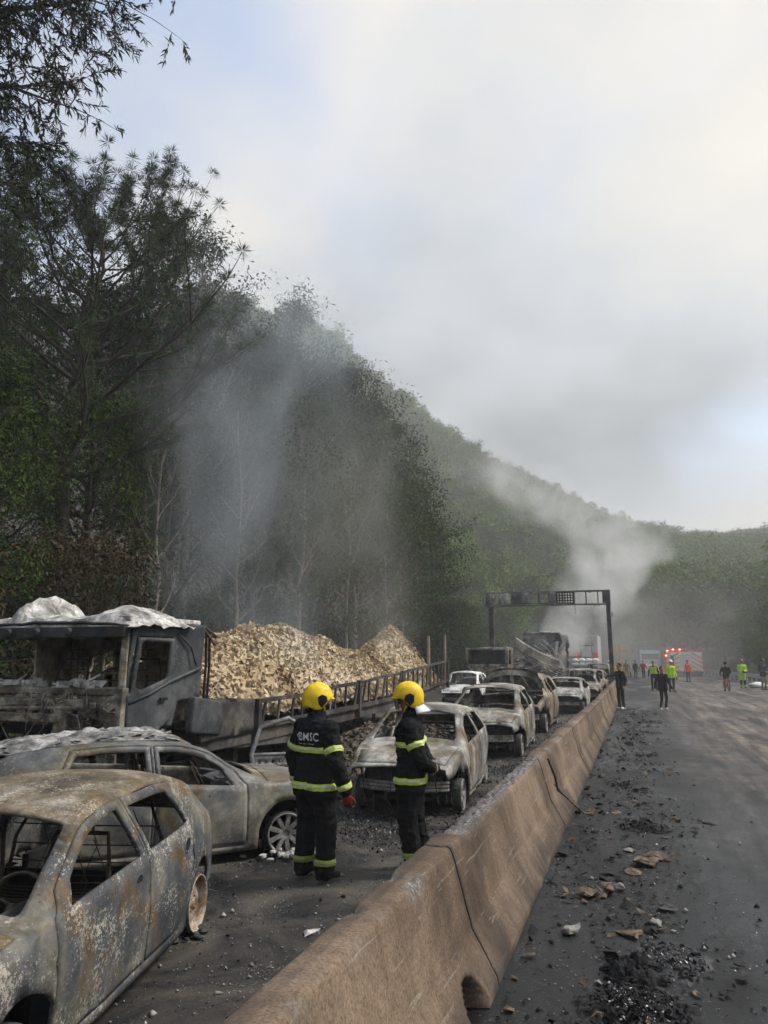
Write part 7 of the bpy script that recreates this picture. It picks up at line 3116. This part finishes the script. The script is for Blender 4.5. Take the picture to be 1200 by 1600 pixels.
def cyclist():
    t = stander('man in black t-shirt astride a red bicycle facing away', (5.30, 52.3, 0), CAMH + R(-12), 1.80, 'cloth_black', 'cloth_khaki', 'boot_black', 'hair_black', 'skin', 'bike', .014, bulk=1.06)
    b = thing('bicycle', 'red bicycle held upright between a standing man\'s legs', 'bicycle', (5.30, 52.3, 0), CAMH + R(-12))
    for x in (-.50, .56):
        m = MB()
        m.tube([(x + .33 * math.cos(a), 0, .35 + .33 * math.sin(a)) for a in np.linspace(0, 2 * PI, 29)], .020, 6, False)
        w = m.obj('wheel', MATS['tyre_black'], b)
        m = MB()
        for k in range(12):
            a = 2 * PI * k / 12
            m.tube([(x, 0, .35), (x + .31 * math.cos(a), 0, .35 + .31 * math.sin(a))], .003, 3, False)
        m.obj('spokes', MATS['galvanised'], w)
    m = MB()
    m.tube([(-.5, 0, .35), (-.16, 0, .78), (.40, 0, .82), (.46, 0, .70), (-.02, 0, .32), (-.16, 0, .78)], .018, 6, False)
    m.tube([(-.5, 0, .35), (-.02, 0, .32)], .014, 6, False)
    m.tube([(.38, 0, .90), (.46, 0, .70), (.56, 0, .35)], .017, 6, False)
    m.obj('frame', MATS['fire_red'], b, True)
    m = MB()
    m.tube([(.34, -.30, .98), (.40, -.1, .96), (.40, .1, .96), (.34, .30, .98)], .015, 6)
    m.obj('handlebar', MATS['helmet_black'], b)
    m = MB()
    m.ball((-.18, 0, .86), (.13, .07, .035), 12, 6)
    m.obj('saddle', MATS['helmet_black'], b, True)
    m = MB()
    m.tube([(-.02, -.1, .20), (-.02, -.1, .32), (-.02, .1, .32), (-.02, .1, .44)], .012, 5)
    m.box((-.02, -.15, .20), (.09, .09, .025))
    m.box((-.02, .15, .44), (.09, .09, .025))
    m.obj('crank', MATS['char_grey'], b)


cyclist()
# ------------------------------------------------------------------ debris on the road
def chunk(seed, r, flat=.45):
    rs = random.Random(seed)
    bm = bmesh.new()
    pts = []
    for k in range(16):
        v = Vector((rs.gauss(0, 1), rs.gauss(0, 1), rs.gauss(0, 1))).normalized()
        pts.append(Vector((v.x * r * rs.uniform(.75, 1.1), v.y * r * rs.uniform(.5, .9), v.z * r * flat * rs.uniform(.7, 1.0))))
    for p in pts:
        bm.verts.new(p)
    bmesh.ops.convex_hull(bm, input=bm.verts[:])
    for v in [v for v in bm.verts if not v.link_faces]:
        bm.verts.remove(v)
    lo = min(v.co.z for v in bm.verts)
    for v in bm.verts:
        v.co.z -= lo
    bmesh.ops.subdivide_edges(bm, edges=bm.edges[:], cuts=1, use_grid_fill=True)
    bmesh.ops.triangulate(bm, faces=bm.faces[:])
    for v in bm.verts:
        v.co += v.co.normalized() * fbm(v.co * 1.0 + Vector((seed, 0, 0)), 6 / max(.05, r) * .25, 4) * r * .30
    me = bpy.data.meshes.new('chunk')
    bm.to_mesh(me)
    bm.free()
    return me


G_FRAG = 'broken concrete pieces along the foot of the barrier'
# (x, y, radius, flat, material, label)
FR = [
    (-.46, 7.42, .13, .35, 'fragment_brown', 'flat broken concrete slab leaning against its pair on the wet road'),
    (-.36, 7.50, .12, .55, 'fragment_brown', 'upright brown concrete shard within the pile by the barrier'),
    (-.55, 7.34, .11, .45, 'fragment_brown', 'small brown concrete shard at the side of the shard pile'),
    (-.27, 7.62, .07, .6, 'fragment_grey', 'pale grey concrete shard behind the shard pile'),
    (-.18, 6.52, .13, .22, 'fragment_brown', 'long thin brown slab lying alone on the wet road'),
    (.02, 6.75, .08, .5, 'fragment_grey', 'small grey broken lump behind the long thin slab'),
    (-.62, 6.38, .10, .40, 'fragment_grey', 'grey lump of concrete near the barrier foot'),
    (.12, 7.20, .12, .22, 'char_grey', 'dark grey flat slab with sharp corners'),
    (-.02, 8.60, .20, .28, 'fragment_brown', 'large brown slab broken from the barrier top'),
    (.12, 8.85, .16, .30, 'fragment_brown', 'brown slab lying across the large broken one'),
    (-.16, 8.25, .13, .22, 'fragment_brown', 'narrow tilted brown slab ahead of the large broken one'),
    (-.20, 9.1, .08, .35, 'fragment_grey', 'pale small slab beyond the large broken one'),
    (-.30, 7.95, .06, .3, 'char', 'black charred lump between the concrete slabs'),
    (-.72, 11.05, .09, .5, 'fragment_brown', 'orange brown concrete corner fallen below the barrier joint'),
    (-.40, 11.2, .12, .18, 'fragment_brown', 'thin brown concrete strip lying below the barrier joint'),
    (-.30, 10.85, .10, .25, 'char_grey', 'dark flat lump beside the thin concrete strip'),
    (.35, 10.95, .10, .25, 'fragment_brown', 'brown fragment lying farther out from the barrier joint'),
    (.15, 10.2, .15, .12, 'char', 'black flake of burnt matter below the brown fragment'),
    (.75, 10.9, .12, .12, 'char_grey', 'flat dark plate lying out on the lane'),
    (-2.52, 5.72, .085, .35, 'ash_white', 'pale ash covered stone lying left of the barrier'),
    (-1.92, 9.35, .08, .5, 'ash_white', 'white rounded lump between the fire-fighter and the sedan'),
]
for k, (x, y, r, fl, m, lab) in enumerate(FR):
    me = chunk(k + 3, r, fl)
    me.materials.append(MATS[m])
    o = link('concrete_fragment', me)
    o.location = (x, y, -.012)
    o.rotation_euler = (random.Random(k).uniform(-.12, .12), random.Random(k + 9).uniform(-.12, .12), k * 1.7)
    tag(o, lab, 'fragment', G_FRAG)


def char_mat(name, label, cx, cy, ax, ay, h, seed, mat='char', ashmat='ash_white', n=160, ang=0.0):
    """fused, blistered residue melted on to the road"""
    t = thing(name, label, 'debris', (cx, cy, 0), ang)
    rows = []
    for i in range(44):
        row = []
        for j in range(44):
            u, v = -1 + 2 * i / 43, -1 + 2 * j / 43
            rr = math.hypot(u, v) * (1 + .45 * fbm((u, v, seed), 1.6, 3))
            e = max(0, 1 - rr**2)
            z = -.02 + e**.5 * h * (.5 + .9 * abs(fbm((u * ax, v * ay, seed + 2), 5, 4))) + (.012 * fbm((u * ax, v * ay, seed), 16, 3) if e > 0 else 0)
            row.append((u * ax, v * ay, z))
        rows.append(row)
    mb = MB()
    mb.grid(rows)
    mb.obj('residue', MATS[mat], t, False)
    for nm, mt, cnt, sz, ti in (('char_flake', mat, n * 3, .016, .7), ('ash_flake', ashmat, int(n * .6), .007, .6)):
        rs0 = random.Random(seed)

        def pt(rs):
            a, q = rs.uniform(0, 6.28), rs.random()**.6
            if nm == 'ash_flake':
                q *= .7
            return (math.cos(a) * q * ax * .85, math.sin(a) * q * ay * .85, h * .55 * (1 - q * q) + .01 + rs.uniform(0, .02)), (0, 0, 1)
        V, F = flakes(0, cnt, pt, sz, seed + 1, ti, .6)
        m = MB()
        m.v, m.f, m.m = V, F, [0] * len(F)
        m.obj(nm, MATS[mt], t)['kind'] = 'stuff'
    return t


char_mat('charred_residue', 'crusted black and white residue melted on the wet road in front of the slabs', -.12, 5.15, .36, .42, .07, 3, n=220)
char_mat('charred_residue', 'pale crusted ring of burnt residue behind the melted crust', .10, 6.02, .28, .36, .06, 6, 'char_grey', n=150)
char_mat('charred_residue', 'black crumpled burnt mass lying between the two crusted patches', -.16, 5.72, .22, .20, .13, 9, 'char', 'char_grey', n=90)
char_mat('charred_residue', 'smooth black tongue of molten tar near the drain slot', -.05, 4.55, .40, .22, .035, 12, 'char', 'char_grey', n=60)
char_mat('charred_residue', 'low smear of black burnt flakes beyond the brown slabs', -.05, 10.35, .35, .35, .04, 14, 'char', 'char_grey', n=90)
for k, (x, y, a) in enumerate([(-.35, 13.4, .35), (.1, 17.6, .5), (-.3, 19.8, .5), (.2, 22.8, .6), (.3, 26.5, .7)]):
    char_mat('charred_residue', 'flat scatter of black burnt scraps strewn beside the barrier', x, y, a * (.7 + .5 * math.sin(k * 3.1)), a * (.6 + .4 * math.cos(k * 1.7)), .016, 20 + k, 'char', 'char_grey', 40, k * .8)['group'] = 'burnt scraps strewn beside the barrier'


# a splintered timber leaning on the barrier, and the torn joint iron
def leaning_timber():
    t = thing('splintered_bar', 'bent pale bar leaning from the barrier joint down to the road', 'bar', (-.95, 10.6, 0))
    mb = MB()
    mb.tube([(-.16, -.45, .50), (-.02, -.10, .26), (.14, .22, .04), (.26, .30, .02)], [.008, .011, .014, .022], 6)
    mb.obj('bar', MATS['fragment_brown'], t)
    mb = MB()
    mb.tube([(-.20, -.68, .84), (-.12, -.66, .62), (-.10, -.60, .45), (.0, -.3, .3)], [.014, .016, .012, .008], 5)
    mb.obj('iron_strip', MATS['char_brown'], t)


leaning_timber()


# crumbs, glass and ash: too many to count
def crumbs():
    rng = rngn(44)
    n = 5200
    # burnt side
    xs = np.concatenate([rng.uniform(-5.4, -1.7, 3600), rng.normal(-.15, .55, 1600)])
    ys = np.concatenate([2.8 + rng.gamma(1.6, 4.2, 3600), 4.0 + rng.gamma(1.5, 5.5, 1600)])
    s = np.where(rng.random(n) < .93, rng.uniform(.004, .014, n), rng.uniform(.015, .04, n))
    base = np.array([(1, 0, 0), (-.4, .9, 0), (-.5, -.8, 0), (0, 0, 1.0), (.1, .1, -.3)])
    F0 = np.array([(0, 1, 3), (1, 2, 3), (2, 0, 3), (1, 0, 4), (2, 1, 4), (0, 2, 4)])
    a = rng.uniform(0, 6.28, n)
    V = base[None] * s[:, None, None] * rng.uniform(.5, 1.3, (n, 5, 1))
    ca, sa = np.cos(a)[:, None], np.sin(a)[:, None]
    X = V[..., 0] * ca - V[..., 1] * sa + xs[:, None]
    Y = V[..., 0] * sa + V[..., 1] * ca + ys[:, None]
    Z = V[..., 2] * .7
    VV = np.stack([X, Y, Z], -1).reshape(-1, 3)
    FF = (F0[None] + (np.arange(n) * 5)[:, None, None]).reshape(-1, 3)
    mi = np.repeat((rng.random(n) < .5).astype(int) + (rng.random(n) < .25), 6)
    o = link('road_crumbs', npmesh('road_crumbs', VV, FF, [MATS['char'], MATS['fragment_grey'], MATS['ash_white']], False, mi))
    tag(o, 'scattered ash crumbs, glass and grit over the road', 'grit', kind='stuff')
    # heavier litter of burnt scraps around the cars
    def pt(rs):
        c = rs.choice([(-3.2, 9.6, 1.0, .5), (-4.3, 8.3, .6, .4), (-3.3, 9.0, .8, .4), (-2.0, 10.5, .25, 1.2), (-3.2, 14.6, .9, .5), (-2.1, 15, .25, 2.5), (-4.6, 11.5, .6, 1.2), (-2.2, 20, .3, 3), (-3.0, 27, .8, 2)])
        return (rs.gauss(c[0], c[2]), rs.gauss(c[1], c[3]), rs.uniform(.0, .035)), (0, 0, 1)
    for nm, mt, n_, sz, sd in (('burnt_scraps', 'char', 5000, .013, 5), ('ash_scraps', 'char_grey', 7500, .013, 6), ('pale_scraps', 'fragment_grey', 2200, .010, 7)):
        V, F = flakes(0, n_, pt, sz, sd, .8, .7)
        m = MB()
        m.v, m.f, m.m = V, F, [0] * len(F)
        o = m.obj(nm, MATS[mt])
        tag(o, {'burnt_scraps': 'black burnt scraps littering the lane around the cars', 'ash_scraps': 'grey ash scraps littering the lane around the cars', 'pale_scraps': 'pale flakes of ash littering the lane around the cars'}[nm], 'litter', kind='stuff')


crumbs()


def strewn():
    """ragged drift of burnt scraps along the barrier"""
    def pt(rs):
        y = 3.6 + rs.random()**1.35 * 30
        x = -.15 + .35 * math.sin(y * 1.3) * rs.random() + rs.gauss(0, .34)
        q = fbm((x * 1.5, y * .6, 2), 1.2, 4)
        if q < 0 and rs.random() < .8:
            x, y = x - .5 * rs.random(), y + rs.gauss(0, .5)
        return (max(-.9, x), y, rs.uniform(.0, .02)), (0, 0, 1)
    for nm, mt, n_, sz, sd in (('soot_flakes', 'char', 2800, .018, 15), ('large_flakes', 'char', 260, .050, 16), ('clay_flakes', 'fragment_brown', 260, .035, 17)):
        V, F = flakes(0, n_, pt, sz, sd, .35, .5)
        m = MB()
        m.v, m.f, m.m = V, F, [0] * len(F)
        o = m.obj(nm, MATS[mt])
        tag(o, {'soot_flakes': 'drift of small black soot flakes along the barrier foot', 'large_flakes': 'larger black burnt flakes strewn along the barrier foot', 'clay_flakes': 'brown crumbs of concrete strewn along the barrier foot'}[nm], 'litter', kind='stuff')


strewn()
o = MB()
o.ball((0, 0, .16), (.62, .5, .24), 16, 9)
o.warp(lambda p: Vector(p) * (1 + .25 * fbm(p, 2.5, 4)))
o = o.obj('plastic_sheet', MATS['sack_white'], None, True)
o.location = (8.0, 58.6, 0)
tag(o, 'crumpled white plastic sheet on the shoulder by the guard rail', 'plastic sheet')
# ------------------------------------------------------------------ smoke and hazy air
def smoke(name, label, lo, hi, path, dens, col, nscale, seed, thr=(.42, .75), stretch=(1, 1, .45), aniso=.2, step=0.0):
    """closed box of drifting smoke; path rows: (height fraction, centre x, centre y, radius)"""
    lo, hi = Vector(lo), Vector(hi)
    mb = MB()
    mb.box((lo + hi) / 2, hi - lo)
    m = bpy.data.materials.new(name)
    m.use_nodes = True
    n, l = m.node_tree.nodes, m.node_tree.links
    n.clear()
    out = n.new('ShaderNodeOutputMaterial')
    pv = n.new('ShaderNodeVolumePrincipled')
    l.new(pv.outputs[0], out.inputs['Volume'])
    pv.inputs['Color'].default_value = (*col, 1)
    pv.inputs['Anisotropy'].default_value = aniso
    g = n.new('ShaderNodeNewGeometry')
    sep = n.new('ShaderNodeSeparateXYZ')
    l.new(g.outputs['Position'], sep.inputs[0])
    zf = n.new('ShaderNodeMapRange')
    zf.inputs[1].default_value = lo.z
    zf.inputs[2].default_value = hi.z
    l.new(sep.outputs[2], zf.inputs[0])

    def curve(vals):
        c = n.new('ShaderNodeFloatCurve')
        cu = c.mapping.curves[0]
        mn, mx = min(v for _, v in vals), max(v for _, v in vals)
        mx = mx if mx > mn else mn + 1
        pts = cu.points
        while len(pts) < len(vals):
            pts.new(.5, .5)
        for p, (a, v) in zip(pts, vals):
            p.location = (a, (v - mn) / (mx - mn))
        c.mapping.update()
        l.new(zf.outputs[0], c.inputs['Value'])
        r = n.new('ShaderNodeMath')
        r.operation = 'MULTIPLY_ADD'
        r.inputs[1].default_value = mx - mn
        r.inputs[2].default_value = mn
        l.new(c.outputs[0], r.inputs[0])
        return r.outputs[0]
    cx, cy = curve([(a, x) for a, x, _, _, _ in path]), curve([(a, y) for a, _, y, _, _ in path])
    cr, cd = curve([(a, r) for a, _, _, r, _ in path]), curve([(a, d) for a, _, _, _, d in path])

    def mth(op, a, b=None, c=None):
        q = n.new('ShaderNodeMath')
        q.operation = op
        for i, v in enumerate((a, b, c)):
            if v is None:
                continue
            if isinstance(v, (int, float)):
                q.inputs[i].default_value = v
            else:
                l.new(v, q.inputs[i])
        return q.outputs[0]
    mp = n.new('ShaderNodeMapping')
    mp.inputs['Scale'].default_value = stretch
    mp.inputs['Location'].default_value = (seed * 3.3, seed * 7.1, seed)
    l.new(g.outputs['Position'], mp.inputs['Vector'])
    warp = n.new('ShaderNodeTexNoise')
    warp.inputs['Scale'].default_value = nscale
    warp.inputs['Detail'].default_value = 4.0
    warp.inputs['Roughness'].default_value = .58
    warp.inputs['Distortion'].default_value = .8
    l.new(mp.outputs[0], warp.inputs['Vector'])
    w2 = n.new('ShaderNodeTexNoise')
    w2.inputs['Scale'].default_value = nscale * .8
    w2.inputs['Detail'].default_value = 2.0
    l.new(mp.outputs[0], w2.inputs['Vector'])
    sw = n.new('ShaderNodeSeparateColor')
    l.new(w2.outputs['Color'], sw.inputs[0])
    dx = mth('ADD', mth('SUBTRACT', sep.outputs[0], cx), mth('MULTIPLY', mth('SUBTRACT', sw.outputs[0], .5), mth('MULTIPLY', cr, 1.7)))
    dy = mth('ADD', mth('SUBTRACT', sep.outputs[1], cy), mth('MULTIPLY', mth('SUBTRACT', sw.outputs[1], .5), mth('MULTIPLY', cr, 1.7)))
    d = mth('SQRT', mth('ADD', mth('MULTIPLY', dx, dx), mth('MULTIPLY', dy, dy)))
    q = mth('DIVIDE', d, cr)
    fall = mth('MAXIMUM', mth('SUBTRACT', 1.0, mth('MULTIPLY', q, q)), 0.0)
    r = n.new('ShaderNodeMapRange')
    r.inputs[1].default_value = thr[0]
    r.inputs[2].default_value = thr[1]
    l.new(warp.outputs[0], r.inputs[0])
    den = mth('MULTIPLY', mth('MULTIPLY', mth('MULTIPLY', fall, cd), r.outputs[0]), dens)
    l.new(den, pv.inputs['Density'])
    o = mb.obj(name, m)
    if step:
        m.cycles.volume_step_rate = step
    tag(o, label, 'smoke', kind='stuff')
    return o


def homog(name, label, lo, hi, dens, col, aniso=.3):
    lo, hi = Vector(lo), Vector(hi)
    mb = MB()
    mb.box((lo + hi) / 2, hi - lo)
    m = bpy.data.materials.new(name)
    m.use_nodes = True
    n, l = m.node_tree.nodes, m.node_tree.links
    n.clear()
    out = n.new('ShaderNodeOutputMaterial')
    pv = n.new('ShaderNodeVolumePrincipled')
    pv.inputs['Color'].default_value = (*col, 1)
    pv.inputs['Density'].default_value = dens
    pv.inputs['Anisotropy'].default_value = aniso
    l.new(pv.outputs[0], out.inputs['Volume'])
    o = mb.obj(name, m)
    tag(o, label, 'haze', kind='stuff')
    return o


HAZE = 0.0015
homog('haze', 'thin smoky haze hanging over the whole valley', (-720, -720, -1.2), (720, 800, 135), HAZE, (.86, .88, .90))
# (height fraction, x, y, radius, density)
smoke('trailer_smoke', 'blue grey smoke drifting up from the smouldering load', (-22, 3.5, 1.9), (-2.5, 42, 20),
      [(0, -8.0, 14.5, 1.7, 1.7), (.12, -8.6, 15.2, 2.2, 1.1), (.35, -9.4, 17.0, 3.0, .75), (.65, -9.6, 20.5, 4.0, .6), (.85, -9.6, 22.5, 4.2, .35), (1, -9.6, 24, 4.2, 0)],
      .30, (.74, .81, .90), .40, 2.0, (.42, .74), (1, 1, .55), .2, 3.0)
smoke('load_smoke', 'thin pale smoke rising behind the second peak of the load', (-18, 14, 1.9), (-2.5, 44, 13),
      [(0, -8.2, 21.5, 1.8, 1), (.3, -8.8, 22.5, 2.8, .8), (.7, -9.4, 25, 3.4, .5), (1, -9.6, 27, 3.4, 0)],
      .17, (.82, .82, .80), .5, 5.0, (.34, .74), (1, 1, .6), .2, 3.5)
smoke('wreck_smoke', 'dense white smoke billowing from the wrecked box trailer', (-34, 54, 2.2), (18, 118, 30),
      [(0, -6.6, 67, 2.0, 2.6), (.10, -5.2, 69, 3.4, 2.2), (.22, -2.8, 73, 5.0, 1.2), (.38, -1.6, 79, 5.6, .50), (.60, -7.0, 87, 6.0, .26), (.85, -15, 95, 7.0, .18), (1, -18, 99, 7, 0)],
      .80, (.95, .95, .94), .26, 9.0, (.36, .72), (1, 1, .8), .25, 3.0)
smoke('road_smoke', 'smoke lying low across the far end of the carriageway', (-14, 70, 0.05), (18, 112, 12),
      [(0, 1, 90, 15, 1), (.3, 0, 91, 15, .8), (.7, 0, 92, 14, .4), (1, 0, 92, 12, 0)],
      .045, (.90, .90, .88), .12, 4.0, (.25, .7), (1, 1, 1.5), .25, 4.0)
